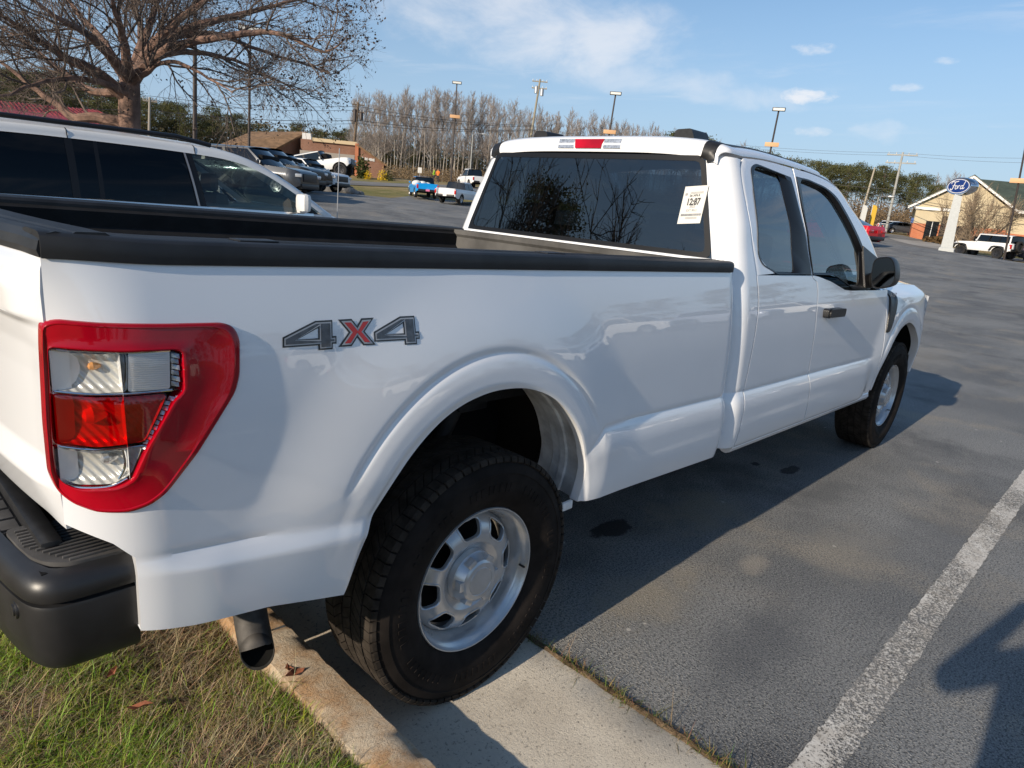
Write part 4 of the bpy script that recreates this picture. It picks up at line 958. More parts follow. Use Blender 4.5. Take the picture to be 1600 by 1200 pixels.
mb = MB(); mb.box((5.0, 0, .93), (.14, 1.30, .50), bev=.03)
for k in range(5): mb.box((5.075, 0, .76 + k * .085), (.03, 1.22, .03), bev=.006)
mb.build('grille', BLACKP, truck)
mb = MB(); P = rounded([(4.55, -.955), (4.80, -.93), (4.98, -.80), (5.10, -.45), (5.12, 0), (5.10, .45), (4.98, .80), (4.80, .93), (4.55, .955), (4.55, .7), (4.85, .0), (4.55, -.7)], .05); mb.prism(P, .20, lambda u, v, w: (u, v, .47 + w)); mb.build('front_bumper', BUMPM, truck)
mb = MB(); mb.prism([(u * 1.0 - .03, v * .97) for u, v in P], .11, lambda u, v, w: (u, v, .37 + w)); mb.build('air_dam', BLACKP, truck)
for s in (-1, 1):
    mb = MB(); Q = [(4.80, -.945), (4.93, -.875), (5.01, -.74), (5.05, -.62), (4.95, -.62), (4.78, -.80)]; mb.prism([(u, v * -s) for u, v in Q][::(1 if s < 0 else -1)], .24, lambda u, v, w: (u, v, .88 + w)); mb.build('headlight', LSIL, truck)
# ---- side details of the right flank
def flank(px, py, off=0.): x, z = hit(px, py); return x, z
hx, hz_ = hit(1300.5, 487)
hd = bpy.data.objects.new('door_handle', None); link(hd, fdoor)
cw = float(cabw(hx, hz_))
mb = MB(); mb.prism(rounded([(-.122, -.024), (.095, -.024), (.108, -.010), (.108, .013), (.095, .021), (-.10, .021), (-.122, .008)], .012), .035, lambda u, v, w: tow(hx + u, cw - .002 + w * (1 - (abs(u) / .2) ** 2 * .6) + .012 * w / .035, hz_ + v).tolist()); mb.build('handle_grip', BLACKP, hd, angle=30)
mb = MB(); mb.prism(rounded([(-.140, -.027), (-.092, -.027), (-.092, .024), (-.140, .020)], .012), .030, lambda u, v, w: tow(hx + u, cw + w, hz_ + v).tolist()); mb.build('handle_cover', BLACKP, hd, angle=30)
vt = hits([(1389, 455), (1398, 454), (1399.5, 468), (1395, 488), (1385, 517), (1380, 520), (1386, 494), (1389, 472)])
def vent(O, d0, d1, n, name, mat, par, sc=1.):
    c = O.mean(0); O = resamp(rounded(c + (O - c) * sc, .02), 60, True); G = [tow(c[0] + (O[:, 0] - c[0]) * t, fw(c[0] + (O[:, 0] - c[0]) * t, c[1] + (O[:, 1] - c[1]) * t) + d, c[1] + (O[:, 1] - c[1]) * t) for t, d in ((1.0, d0 - .01), (1.0, d0), (.9, d1), (.5, d1), (.02, d1))]; G = np.array(G); V, F = grid(np.concatenate([G, G[:, :1]], 1)); return mesh(name, V, F, mat, par, True, 30)
vo = vent(vt, .008, .012, 60, 'fender_vent', BLACKP, fen)
bx_, bz_ = hit(1394, 461); text_mesh('vent_badge', 'F-150', CHROME, vo, lambda x, y, z: Vector(tow(bx_ + x, float(fw(bx_, bz_)) + .016, bz_ - .012 + y)), .04, .001, 1.5)
# mirror
mr = bpy.data.objects.new('door_mirror', None); link(mr, fdoor)
def mpl(px, py, x): d = ray(px, py); t = (x - CAM[0]) / d[0]; return CAM + d * t
MX = 3.12
Q = np.array([mpl(p[0], p[1], MX)[1:] for p in ((1364, 409), (1370, 402), (1390, 400.5), (1397, 408), (1400, 424), (1398, 440), (1392, 448), (1372, 452), (1362, 449), (1360, 430))])
Qo = resamp(rounded(Q, .03, 4), 60, True); c = Qo.mean(0); G = []
for t, dx in ((.90, .006), (.97, .0), (1.0, .008), (1.0, .06), (.96, .10), (.85, .135), (.6, .155), (.02, .16)):
    q = c + (Qo - c) * t; G.append(np.c_[np.full(60, MX + dx), q])
G = np.array(G); V, F = grid(np.concatenate([G, G[:, :1]], 1)); mesh('mirror_shell', V, F, BLACKP, mr, True, 30)
q = c + (Qo - c) * .91; MG = pm('mirror_glass', (.10, .105, .11), .05, 1.); V = np.c_[np.full(61, MX + .004), np.vstack([q, c])]; mesh('mirror_glass', V, [(i, (i + 1) % 60, 60) for i in range(60)], MG, mr, False)
# the door-mounted arm and sail panel
ar = [hit(*p) for p in ((1347, 384), (1350, 449), (1378, 451), (1372, 405))]
mb = MB(); mb.prism(ar, .012, lambda u, v, w: tow(u, float(cabw(u, v)) - .004 + w, v).tolist()); mb.build('sail_panel', BLACKP, fdoor, angle=30)
am = np.array(tow(*(lambda xz: (xz[0], float(cabw(*xz)), xz[1]))(hit(1362, 440))))
mb = MB(); mb.tube([am + [0, .03, 0], am * .5 + np.r_[MX + .08, c + [0, -.03]] * .5, np.r_[MX + .08, c + [-.0, -.02]]], [.05, .045, .04], 12); mb.build('mirror_arm', BLACKP, mr)
mb = MB(); Qm = Q.copy(); Qm[:, 0] *= -1; Qq = resamp(rounded(Qm, .03, 4), 40, True); mb.prism(Qq, .14, lambda u, v, w: (MX + w, u, v)); mb.tube([(MX + .08, .9, 1.24), (MX + .08, c[0] * -1, c[1])], .04, 10); mb.build('far_mirror', BLACKP, truck)
# ---- interior
for y in (-.40, .40):
    mb = MB(); mb.box((2.70, y, .98), (.50, .50, .16), bev=.05); mb.box((2.42, y, 1.24), (.16, .48, .52), bev=.06); mb.build('front_seat', SEATM, truck)
mb = MB(); mb.box((1.95, 0, .98), (.45, 1.5, .15), bev=.05); mb.box((1.72, 0, 1.22), (.13, 1.45, .45), bev=.05); mb.build('rear_bench', SEATM, truck)
for y in (-.40, .40): mb = MB(); mb.box((2.38, y, 1.60), (.11, .27, .18), bev=.045); mb.tube([(2.38, y - .06, 1.45), (2.38, y - .06, 1.6)], .008, 6); mb.tube([(2.38, y + .06, 1.45), (2.38, y + .06, 1.6)], .008, 6); mb.build('headrest', SEATM, truck)
for y in (-.45, .45): mb = MB(); mb.box((1.68, y, 1.49), (.09, .24, .13), bev=.04); mb.build('headrest', SEATM, truck)
mb = MB(); mb.box((3.18, 0, 1.14), (.42, 1.62, .20), bev=.06); mb.box((2.9, 0, .9), (.8, .28, .3), bev=.03); mb.build('dashboard', DASHM, truck)
mb = MB(); V = []; rr = .19
pts = [(2.86 + .06 * math.sin(a), .40 + rr * math.cos(a), 1.20 + rr * math.sin(a)) for a in np.linspace(0, 2 * math.pi, 33)]; mb.tube(pts, .016, 8, cap=False); mb.box((2.87, .40, 1.20), (.05, .16, .12), bev=.02); mb.tube([(2.88, .21, 1.2), (2.88, .59, 1.2)], .013, 6); mb.build('steering_wheel', DASHM, truck)
mb = MB(); mb.box((2.74, 0, 1.70), (.03, .24, .07), bev=.012); mb.tube([(2.78, 0, 1.78), (2.75, 0, 1.72)], .012, 6); mb.build('rear_view_mirror', DASHM, truck)
V, F = grid(np.array([[(x, w, 1.835 + .045 * (1 - (w / .68) ** 2) - RK * x) for w in np.linspace(-.68, .68, 10)] for x in np.linspace(1.60, 2.62, 8)])); mesh('headlining', V, F, HEADL, truck, True, None)
mb = MB(); mb.box((2.45, 0, .60), (1.8, 1.8, .04)); mb.build('cab_floor', DASHM, truck)
for s in (-1, 1): mb = MB(); mb.box((2.45, s * .905, .92), (1.7, .03, .62)); mb.build('door_lining', DASHM, truck)
for s in (-1, 1): mb = MB(); mb.tube([tow(1.60, s * .955, .54).tolist(), tow(3.6, s * .955, .54).tolist()], .035, 10); mb.build('rocker_sill', WHITE, truck)
# ---------------------------------------------------------------- tail lamp (right flank)
def tw(x, z, off=0.): return tow(x, sidew(x, z) + off, z, -1)
TLpx = [(64, 507), (72, 501), (88, 498), (150, 503.5), (260, 505.5), (348, 503.5), (366, 511), (374.5, 530), (374.5, 585), (368, 612), (310, 706), (262, 768), (238, 787), (205, 799.5), (150, 800), (112, 786), (90, 768), (78, 742), (70, 660), (64, 540)]
tl = bpy.data.objects.new('tail_lamp', None); link(tl, truck)
def patch(name, O, levels, mat, par, n=150, close=True, angle=25, rnd=.012):
    O = resamp(rounded(O, rnd, 4) if rnd else O, n, True); c = O.mean(0); G = []
    for ins, off in levels:                     # inset as share of the way to the middle, height above the flank
        q = c + (O - c) * (1 - ins); G.append(tw(np.maximum(q[:, 0], -1.075), q[:, 1], off))
    if close: G.append(np.repeat(tw(np.array([c[0]]), np.array([c[1]]), levels[-1][1]), n, 0))
    G = np.array(G); V, F = grid(np.concatenate([G, G[:, :1]], 1)); return merge_mesh(name, [(V, F)], mat, par, 1e-5, angle)
def band(name, O, I, d, mat, par, n=180, angle=28):   # ring between two outlines, d = list of (t, offset)
    O = resamp(rounded(O, .012, 4), n, True); I = resamp(rounded(I, .010, 4), n, True); k = np.argmin(((I - O[0]) ** 2).sum(1)); I = np.roll(I, -k, 0); G = []
    for t, off in d: q = O * (1 - t) + I * t; G.append(tw(np.maximum(q[:, 0], -1.075), q[:, 1], off))
    G = np.array(G); V, F = grid(np.concatenate([G, G[:, :1]], 1)); return merge_mesh(name, [(V, F)], mat, par, 1e-5, angle)
band('red_bezel', TLo, TLi, [(0, -.02), (0, .001), (.03, .005), (.10, .0075), (.14, .0075), (.17, .006), (.55, .0058), (.86, .006), (.94, .0078), (.985, .007), (1, .004), (1, -.03)], RED, tl)
# bowl behind the lenses
def bowl(name, px, d, mat, par, rnd=.008):
    O = np.array([thit(*p) for p in px]); return patch(name, O, [(0, -.004), (.03, d * .5), (.12, d * .8), (.4, d), (.9, d * 1.1)] if d < -.015 else [(0, d), (.9, d)], mat, par, 80, True, 60, rnd)
def reflmat(name, col, sx, sz, rough=.22):
    m, nb, b, o = new_mat(name); P = nb.n('TexCoord').outputs['Object']; b.inputs['Metallic'].default_value = .85; b.inputs['Roughness'].default_value = rough; b.inputs['Base Color'].default_value = (*col, 1)
    s = nb.n('SeparateXYZ'); nb.L.new(P, s.inputs[0]); v = nb.math('ADD', nb.math('MULTIPLY', s.outputs[0], sx), nb.math('MULTIPLY', s.outputs[2], sz)); h = nb.math('SINE', v)
    nb.L.new(nb.bump(h, .9, .0012), b.inputs['Normal']); return m
RIBH = reflmat('ribbed_reflector', (.82, .83, .84), 0, 1500); RIBV = reflmat('fluted_reflector', (.85, .85, .84), 900, 0); PLAIN = reflmat('plain_reflector', (.66, .66, .63), 420, 300, .28); PLAIN.node_tree.nodes['Principled BSDF'].inputs['Metallic'].default_value = .25
WPLATE = pm('white_lamp_plate', (.74, .75, .77), .35, .2, .5)
upA = [(78, 548), (110, 552), (160, 554), (200, 553), (200, 613), (150, 615), (95, 612), (81, 606)]
bowl('upper_reflector', upA, -.030, PLAIN, tl); bowl('reflector_flutes', [(78, 548), (92, 550), (94, 612), (81, 606)], -.010, RIBV, tl, .003)
bowl('ribbed_plate', [(201, 552), (266, 548), (267, 608), (201, 613)], -.004, WPLATE, tl, .004)
mb = MB()
for k in range(16):
    y = 556 + k * 3.4; a, b = thit(203, y + 1), thit(264, y - 2); P = [tw(a[0], a[1], -.002), tw((a[0] + b[0]) / 2, (a[1] + b[1]) / 2, -.002), tw(b[0], b[1], -.002)]; mb.tube(P, .0012, 4)
o = mb.build('plate_rib', WPLATE, tl); o['kind'] = 'stuff'
bowl('red_reflector', [(80, 618), (150, 622), (262, 616), (256, 632), (228, 690), (150, 700), (86, 690)], -.028, PLAIN, tl)
bowl('lower_reflector', [(86, 700), (120, 706), (190, 704), (224, 698), (206, 742), (178, 757), (120, 758), (97, 748), (88, 730)], -.028, PLAIN, tl)
bowl('reflector_flutes', [(86, 698), (100, 702), (104, 750), (92, 740)], -.010, RIBV, tl, .003)
mb = MB()                                        # chrome barrel edges that divide the chambers
def rail(pxs, r, off): P = [tw(*thit(*p), off) for p in pxs]; mb.tube(curve(np.array(P), 24), r, 8)
rail([(198, 553), (200, 580), (197, 612)], .0035, -.012); rail([(196, 705), (200, 730), (190, 752)], .0035, -.012)
rail([(82, 612), (140, 617), (205, 616), (270, 610)], .0028, -.004); rail([(84, 697), (150, 704), (226, 697)], .0022, -.004)
rail([(92, 752), (120, 762), (170, 761), (200, 748)], .0025, -.003); rail([(76, 546), (130, 549), (200, 551), (266, 548)], .0025, -.002)
o = mb.build('chamber_edge', CHROME, tl); o['kind'] = 'stuff'
mb = MB()                                        # faceted chrome strip along the slanted side
def strip_cells(p0, p1, n, w):
    for k in range(n):
        t0, t1 = k / n, (k + .78) / n; a = (p0[0] + (p1[0] - p0[0]) * t0, p0[1] + (p1[1] - p0[1]) * t0); b = (p0[0] + (p1[0] - p0[0]) * t1, p0[1] + (p1[1] - p0[1]) * t1)
        A0, A1, B0, B1 = thit(*a), thit(a[0] + w, a[1] + 1), thit(*b), thit(b[0] + w, b[1] + 1); o = -.006 if k % 2 else -.001
        V = [tw(*q, h) for q, h in ((A0, -.008), (A1, o), (B1, o + .003), (B0, -.008))]; mb.add(V, [(0, 1, 2, 3)])
strip_cells((269, 552), (270, 606), 6, 11); strip_cells((267, 620), (220, 704), 11, 9)
o = mb.build('faceted_strip', LSIL, tl, smooth=False, fix=False); o['kind'] = 'stuff'
for px, py, r, mt in ((151, 577, .008, AMBER), (150, 655, .016, pm('red_bulb', (.9, .02, .02), .3, 0, .5)), (175, 722, .012, LSIL)):
    x, z = thit(px, py); mb = MB(); mb.lathe([(0, -r), (r * .7, -r * .7), (r, 0), (r * .75, r * .9), (r * .4, r * 1.6), (0, r * 1.7)], 20, 'X', tw(x, z, -.026).tolist()); mb.build('bulb', mt, tl)
CO = resamp(TLi, 150, True)
def lens(name, px, mat, off=.002): O = np.array([thit(*p) for p in px]); return patch(name, O, [(0, -.01), (0, off - .003), (.03, off), (.2, off + .002), (.5, off + .002), (.8, off + .002)], mat, tl, 100, True, 40, .006)
lens('clear_lens', [(74, 542), (110, 546), (190, 550), (270, 547), (282, 550), (285, 608), (270, 612), (150, 619), (78, 613)], GCLEAR)
lens('red_lens', [(78, 614.5), (150, 620.5), (262, 614), (258, 632), (228, 692), (150, 703), (84, 694)], GRED)
lens('clear_lens', [(85, 696), (150, 704), (228, 694), (206, 748), (178, 761), (120, 762), (96, 751), (86, 736)], GCLEAR)
# pale lip of the pocket round the lamp
c = TLo.mean(0); 0 and band('lamp_surround', c + (TLo - c) * np.array([1.05, 1.05]), TLo, [(0, -.002), (.1, .0025), (.6, .004), (1, .003), (1, -.01)], WHITE, tl)
# the other tail lamp, seen by nobody but there
mb = MB(); Om = resamp(rounded(TLo, .012), 60, True); G = [];
G = np.array([tow(np.maximum(q[:, 0], -1.075), sidew(np.maximum(q[:, 0], -1.075), q[:, 1]) + of, q[:, 1], 1) for q, of in ((Om, -.01), (Om, .01), (c + (Om - c) * .9, .013), (c + (Om - c) * .02, .012))]); V, F = grid(np.concatenate([G, G[:, :1]], 1)); mesh('tail_lamp', V, F, RED, truck, True, 30)
# ---------------------------------------------------------------- 4x4 decal
dec = bpy.data.objects.new('four_by_four_decal', None); link(dec, truck)
DBLK = pm('decal_black', (.015, .016, .018), .35, 0, .4); DGRY = pm('decal_grey', (.07, .08, .095), .4, .2, .4, vary=.3, vscale=60); DLIN = pm('decal_silver', (.42, .43, .45), .35, .2, .4); DRED = pm('decal_red', (.50, .018, .018), .35, 0, .4)
# outlines in units of the printed badge: x 0..1 over the whole word, y 0..1 up, before the slant of the letters
def four(x0): 
    s = lambda x, y: (x0 + x, y)
    return [s(0, .28), s(0, .50), s(.215, .98), s(.335, .98), s(.335, .44), s(.362, .44), s(.362, .18), s(.335, .18), s(.335, 0), s(.235, 0), s(.235, .16), s(0, .16)]
def inset(P, d, asp):
    P = np.array(P, float) * [asp, 1]; n = len(P); out = []
    ar = 0.5 * sum(P[i][0] * P[(i + 1) % n][1] - P[(i + 1) % n][0] * P[i][1] for i in range(n)); sg = 1 if ar > 0 else -1
    for i in range(n):
        a, b, c = P[i - 1], P[i], P[(i + 1) % n]; e1 = (b - a) / np.linalg.norm(b - a); e2 = (c - b) / np.linalg.norm(c - b); n1 = sg * np.array([-e1[1], e1[0]]); n2 = sg * np.array([-e2[1], e2[0]])
        k = 1 + n1 @ n2; out.append(b + (n1 + n2) * d / max(k, .35))
    return np.array(out) / [asp, 1]
# four corners of the word on the flank, from the photograph
q00, q10, q11, q01 = (np.array(hit(*p)) for p in ((441, 551), (652, 536), (650, 491.5), (441, 503)))
ASPECT = np.linalg.norm(q10 - q00) / np.linalg.norm(q01 - q00)
def dpt(u, v, off):
    p = q00 * (1 - u) * (1 - v) + q10 * u * (1 - v) + q11 * u * v + q01 * (1 - u) * v; return tow(p[0], sidew(p[0], p[1]) + off, p[1], -1)
def poly(name, loops, mat, off):
    bm = bmesh.new(); es = []
    for L in loops:
        vs = [bm.verts.new(tuple(dpt(u, v, off))) for u, v in L]; es += [bm.edges.new((vs[i], vs[(i + 1) % len(vs)])) for i in range(len(vs))]
    bmesh.ops.triangle_fill(bm, edges=es, use_beauty=True, use_dissolve=False, normal=(0, -1, 0))
    for f in bm.faces:
        f.normal_update()
        if f.normal.y > 0: f.normal_flip()
    me = bpy.data.meshes.new(name); bm.to_mesh(me); bm.free(); me.materials.append(mat); o = bpy.data.objects.new(name, me); return link(o, dec)
hole = lambda x0: [(x0 + .095, .40), (x0 + .235, .74), (x0 + .235, .40)]
X = [(.375, .98), (.475, .98), (.515, .74), (.548, .98), (.645, .98), (.57, .53), (.648, .06), (.555, .06), (.512, .34), (.470, .06), (.375, .06), (.45, .53)]
for x0, nm in ((0, 'digit'), (.638, 'digit')):
    P = four(x0); hl_ = hole(x0)
    if x0 == .638: hl_ = hole(x0)
    poly('decal_' + nm, [P, hl_], DBLK, .0012); o1 = inset(P, .055, ASPECT); 
    poly('digit_line', [o1, inset(hl_[::-1], -.05, ASPECT)[::-1]], DLIN, .0022); o2 = inset(P, .10, ASPECT); poly('digit_face', [o2, inset(hl_[::-1], -.095, ASPECT)[::-1]], DGRY, .0032)
poly('decal_cross', [X], DBLK, .0013); poly('cross_line', [inset(X, .06, ASPECT)], DLIN, .0023); poly('cross_face', [inset(X, .115, ASPECT)], DRED, .0033)
# ================================================================== buildings, poles, signs
def hdir(px, py):                              # level unit vectors away from the camera and to the right of that bearing
    d = ray(px, py); v = np.array([d[0], d[1], 0]); v /= np.linalg.norm(v); return v, np.array([v[1], -v[0], 0])
class Frame:                                   # a local frame standing at a pixel: x to the right, y away, z up; turned by a few degrees
    def __init__(s, px, py, D, turn=0.):
        p = at(px, py, D); s.o = np.array([p[0], p[1], landz(p[0], p[1])]); v, r = hdir(px, py); c, k = math.cos(R(turn)), math.sin(R(turn))
        s.x = r * c + v * k; s.y = v * c - r * k; s.D = D; s.rz = math.atan2(s.x[1], s.x[0])
    def loc(s, px, py, y=0.):                  # local x and height of the pixel on the plane at depth y
        d = ray(px, py); o = s.o + s.y * y; t = ((o - CAM) @ s.y) / (d @ s.y); p = CAM + d * t - s.o; return p @ s.x, p[2]
def brickmat(name, c1, c2, mortar, scale=1.):
    m, nb, b, o = new_mat(name); P = nb.n('TexCoord').outputs['Object']; s = nb.n('SeparateXYZ'); nb.L.new(P, s.inputs[0])
    cx = nb.n('CombineXYZ'); nb.L.new(nb.math('ADD', s.outputs[0], s.outputs[1]), cx.inputs[0]); nb.L.new(s.outputs[2], cx.inputs[1])
    t = nb.n('TexBrick'); nb.L.new(cx.outputs[0], t.inputs['Vector']); t.inputs['Scale'].default_value = 1.0; t.inputs['Brick Width'].default_value = .22 * scale; t.inputs['Row Height'].default_value = .075 * scale; t.inputs['Mortar Size'].default_value = .008
    t.inputs['Color1'].default_value = (*c1, 1); t.inputs['Color2'].default_value = (*c2, 1); t.inputs['Mortar'].default_value = (*mortar, 1)
    nb.L.new(nb.mix(nb.ramp(nb.noise(P, .8, 4), .3, .7, 0, .35), t.outputs['Color'], tuple(c * .6 for c in c1)), b.inputs['Base Color']); b.inputs['Roughness'].default_value = .9; return m
BRICK = brickmat('red_brown_brick', (.24, .105, .06), (.30, .14, .085), (.25, .2, .16)); BRICKO = brickmat('orange_brick', (.48, .13, .05), (.52, .16, .065), (.5, .3, .2))
SHING = pm('brown_shingles', (.21, .125, .065), .95, vary=.3, vscale=1.5); SHINGG = pm('green_shingles', (.055, .075, .058), .9, vary=.2, vscale=1.2)
REDROOF = pm('red_metal_roof', (.30, .055, .06), .45, .1, vary=.12, vscale=.6); CREAM = pm('cream_stucco', (.50, .42, .28), .9, vary=.06, vscale=.5); TRIM = pm('white_trim', (.72, .71, .68), .6)
TAN = pm('tan_fascia', (.60, .47, .29), .8); GREYB = pm('grey_fascia', (.33, .29, .25), .8); SOFFIT = pm('dark_recess', (.028, .022, .019), .9); WINDK = pm('dark_window', (.012, .014, .016), .12, 0, .5); CONCP = pm('pale_concrete_pole', (.33, .33, .31), .85, vary=.15, vscale=2)
WOODP = pm('pole_wood', (.13, .095, .065), .9, vary=.3, vscale=3); DKPOLE = pm('bronze_pole', (.045, .034, .03), .5, .3); GALV = pm('galvanised_steel', (.42, .43, .44), .45, .6); ORSIGN = pm('orange_sign_panel', (.62, .36, .18), .6)
LAMPG = pm('lamp_glass_panel', (.75, .74, .68), .2, 0, .6); WIRE = pm('cable_black', (.02, .02, .022), .6)
def bthing(name, label, cat, F, group=None): return thing(name, label, cat, tuple(F.o), F.rz, group)
def wall(P, h, y0, name, mat, par):            # outline P in (x, z), from depth y0 back to y0+h
    mb = MB(); mb.prism(P, h, lambda u, v, w: (u, y0 + w, v)); return mb.build(name, mat, par, smooth=False)
def quadroof(P, t, name, mat, par):            # four 3-D corners and a thickness
    P = [np.array(p, float) for p in P]; n = np.cross(P[1] - P[0], P[2] - P[0]); n /= np.linalg.norm(n); n = n if n[2] > 0 else -n; mb = MB(); mb.add([p for p in P] + [p - n * t for p in P], [(0, 1, 2, 3), (7, 6, 5, 4), (0, 4, 5, 1), (1, 5, 6, 2), (2, 6, 7, 3), (3, 7, 4, 0)]); return mb.build(name, mat, par, smooth=False)
# ---- brick building with the brown shed roof
F = Frame(470, 276, 92, -6); L = F.loc
B = bthing('brick_building', 'low brick building with brown shingle roof and flat entrance block, beyond the parked cars', 'building', F)
x0, z0 = L(347, 229); x1, z1 = L(421, 235); xr0, zr0 = L(393, 206, 9); xr1, zr1 = L(472, 208, 9); xm, zm = L(472, 209)
wall([(x0, -1.5), (x1, -1.5), (x1, z1 - .1), (x0, z0 - .1)], 9., 0, 'front_wall', BRICK, B)
# end wall whose top follows the roof
mb = MB(); V = [(x1, .0, -1.5), (x1 + 3.2, 5.5, -1.5), (x1 + 3.2, 5.5, zr1 - .35), (x1, .0, z1 - .15)]; V += [(a - .3, b + .25, c) for a, b, c in V]; mb.add(V, [(0, 1, 2, 3), (7, 6, 5, 4), (0, 4, 5, 1), (1, 5, 6, 2), (2, 6, 7, 3), (3, 7, 4, 0)]); mb.build('end_wall', BRICK, B, smooth=False)
quadroof([(x0 - .5, -.7, z0), (x1 + .4, -.7, z1), (x1 + 3.9, 5.4, zr1), (xr0, 8.6, zr0)], .25, 'shed_roof', SHING, B)
mb = MB(); mb.box(((x0 + x1) / 2 - .05, -.75, (z0 + z1) / 2 - .12), (x1 - x0 + .9, .1, .28)); mb.build('eave_board', TAN, B)
for u in (.2, .4, .62, .85):
    mb = MB(); mb.box((x0 + (x1 - x0) * u, -.02, z0 - .75), (.55, .1, .9)); mb.build('window', WINDK, B)
xa, za = L(471, 216, 4); xb_, zb_ = L(557, 222, 2)
wall([(xa, -1.5), (xb_, -1.5), (xb_, zb_ - .1), (xa, za - .1)], 8., 3.2, 'entrance_wall', BRICK, B)
xp, zp = L(486, 217, 2)
mb = MB(); mb.box(((xp + xb_) / 2, 3.1, (za + zb_) / 2 - .1), (xb_ - xp, .35, .42)); mb.build('parapet', TAN, B)
xc, zc_ = L(471, 238, 1.); xd, zd = L(555, 249, 1.)
mb = MB(); mb.box(((xa + xb_) / 2, 2.0, (zc_ + zd) / 2), (xb_ - xa - .3, 2.4, .75)); mb.build('canopy_fascia', GREYB, B)
mb = MB(); mb.box(((xa + xb_) / 2, 3.15, .35), (xb_ - xa - .5, .1, (zc_ + zd) / 2 - .2)); mb.build('entrance_recess', SOFFIT, B)
mb = MB(); mb.box((L(478, 216, 3)[0], 4.5, za + .25), (1.1, 1.2, .9)); mb.build('rooftop_unit', TRIM, B)
mb = MB(); mb.box((xb_ + .1, 1.1, (zb_ - 1.) / 2 - .2), (.42, .6, zb_ + .9)); mb.build('corner_pier', BRICKO, B)
xe, ze = L(559, 226); xf, zf_ = L(600, 256)
wall([(xe, -1.5), (xf, -1.5), (xf, zf_), (xe, ze)], 9., 1.0, 'gable_wall', BRICK, B)
quadroof([(xe - .1, .7, ze + .1), (xf + .35, .7, zf_ - .05), (xf + .35, 10., zf_ - .05), (xe - .1, 10., ze + .1)], .2, 'gable_roof', SHING, B)
mb = MB(); a0, a1 = L(563, 247, 1), L(586, 250.5, 1); k = 0
while k < 15:
    u = k / 15; 
    if k not in (4, 8): mb.box((a0[0] + (a1[0] - a0[0]) * u, .96, a0[1] + (a1[1] - a0[1]) * u), (.10, .05, .26 + .05 * (k % 3)))
    k += 1
o = mb.build('wall_lettering', TRIM, B); o['kind'] = 'stuff'
# ---- red-roofed building at the left edge
F = Frame(40, 262, 66, 0); L = F.loc
B = bthing('red_roof_building', 'long building with a red metal roof behind the bare tree', 'building', F)
xa, za = L(-160, 205); xb_, zb_ = L(216, 206); xra, zra = L(-160, 143, 6); xrb, zrb = L(150, 172, 6)
wall([(xa, -1), (xb_ - .5, -1), (xb_ - .5, zb_ - .2), (xa, za - .2)], 11, .6, 'side_wall', CREAM, B)
quadroof([(xa - .5, 0, za), (xb_, 0, zb_), (xrb, 6, zrb), (xra, 6, zra)], .12, 'roof', REDROOF, B); quadroof([(xra, 6, zra - .01), (xrb, 6, zrb - .01), (xb_, 12, zb_), (xa - .5, 12, za)], .12, 'roof', REDROOF, B)
quadroof([(xb_, 0.01, zb_), (xb_, 11.9, zb_), (xrb + .02, 6, zrb - .01), (xrb + .01, 6, zrb - .01)], .1, 'hip_end', REDROOF, B)
for k in range(46):
    u = k / 45; a = np.array([xa + (xb_ - xa) * u, -.02, za + (zb_ - za) * u]); b = np.array([xra + (xrb - xra) * u, 5.97, zra + (zrb - zra) * u]); mb = MB(); mb.tube([a + [0, 0, .03], b + [0, 0, .03]], .035, 4); o = mb.build('standing_seam', REDROOF, B)
for u in (.2, .45, .7): mb = MB(); mb.box((xa + (xb_ - xa) * u, .58, 1.4), (1.4, .08, 1.2)); mb.build('window', WINDK, B)
# ---- cream store with orange brick base and green roof
F = Frame(1478, 375.5, 93, 4); L = F.loc
B = bthing('cream_store', 'cream store with orange brick base and green shingle roof, behind the oval sign', 'building', F)
xl, zl = L(1433, 322); xr_, zr_ = L(1585, 329); ax_, az_ = L(1521, 279)
zbr = L(1478, 352)[1]
wall([(xl, zbr), (xr_ - .3, zbr), (xr_ - .3, zr_ + .0), (ax_, az_ - .1), (xl, zl)], 12, 0, 'gable_wall', CREAM, B)
wall([(xl - .04, -1.5), (xr_ - .26, -1.5), (xr_ - .26, zbr), (xl - .04, zbr)], 12.1, -.06, 'brick_base', BRICKO, B)
for a, b in (((xl - .9, zl - .35), (ax_, az_)), ((xr_ + .2, zr_ - .15), (ax_, az_))):
    mb = MB(); P = [np.array([a[0], -.5, a[1]]), np.array([b[0], -.5, b[1]])]; V = [P[0], P[1], P[1] + [0, 0, .34], P[0] + [0, 0, .34]]; V += [v + [0, .25, 0] for v in V]; mb.add(V, [(0, 1, 2, 3), (7, 6, 5, 4), (0, 4, 5, 1), (1, 5, 6, 2), (2, 6, 7, 3), (3, 7, 4, 0)]); mb.build('rake_board', TRIM, B, smooth=False)
    quadroof([P[0] + [0, 0, .4], P[1] + [0, 0, .4], P[1] + [0, 14, .4], P[0] + [0, 14, .4]], .12, 'gable_roof', SHINGG, B)
mb = MB(); e0, e1 = L(1431, 323.5), L(1500, 328.5); mb.box(((e0[0] + e1[0]) / 2, -.12, zl - .2), (e1[0] - e0[0], .2, .3)); mb.build('frieze_board', TRIM, B)
mb = MB(); d0, d1 = L(1447.5, 345), L(1462, 372); mb.box(((d0[0] + d1[0]) / 2, -.06, (d0[1] - .4) / 2), (d1[0] - d0[0], .12, d0[1] + .4)); dr = mb.build('door', WINDK, B)
mb = MB(); mb.box(((d0[0] + d1[0]) / 2, -.13, (d0[1] - .4) / 2), (.06, .04, d0[1] + .3)); mb.build('mullion', TRIM, dr)
a0, a1 = L(1487, 352), L(1511, 376); w = a1[0] - a0[0]
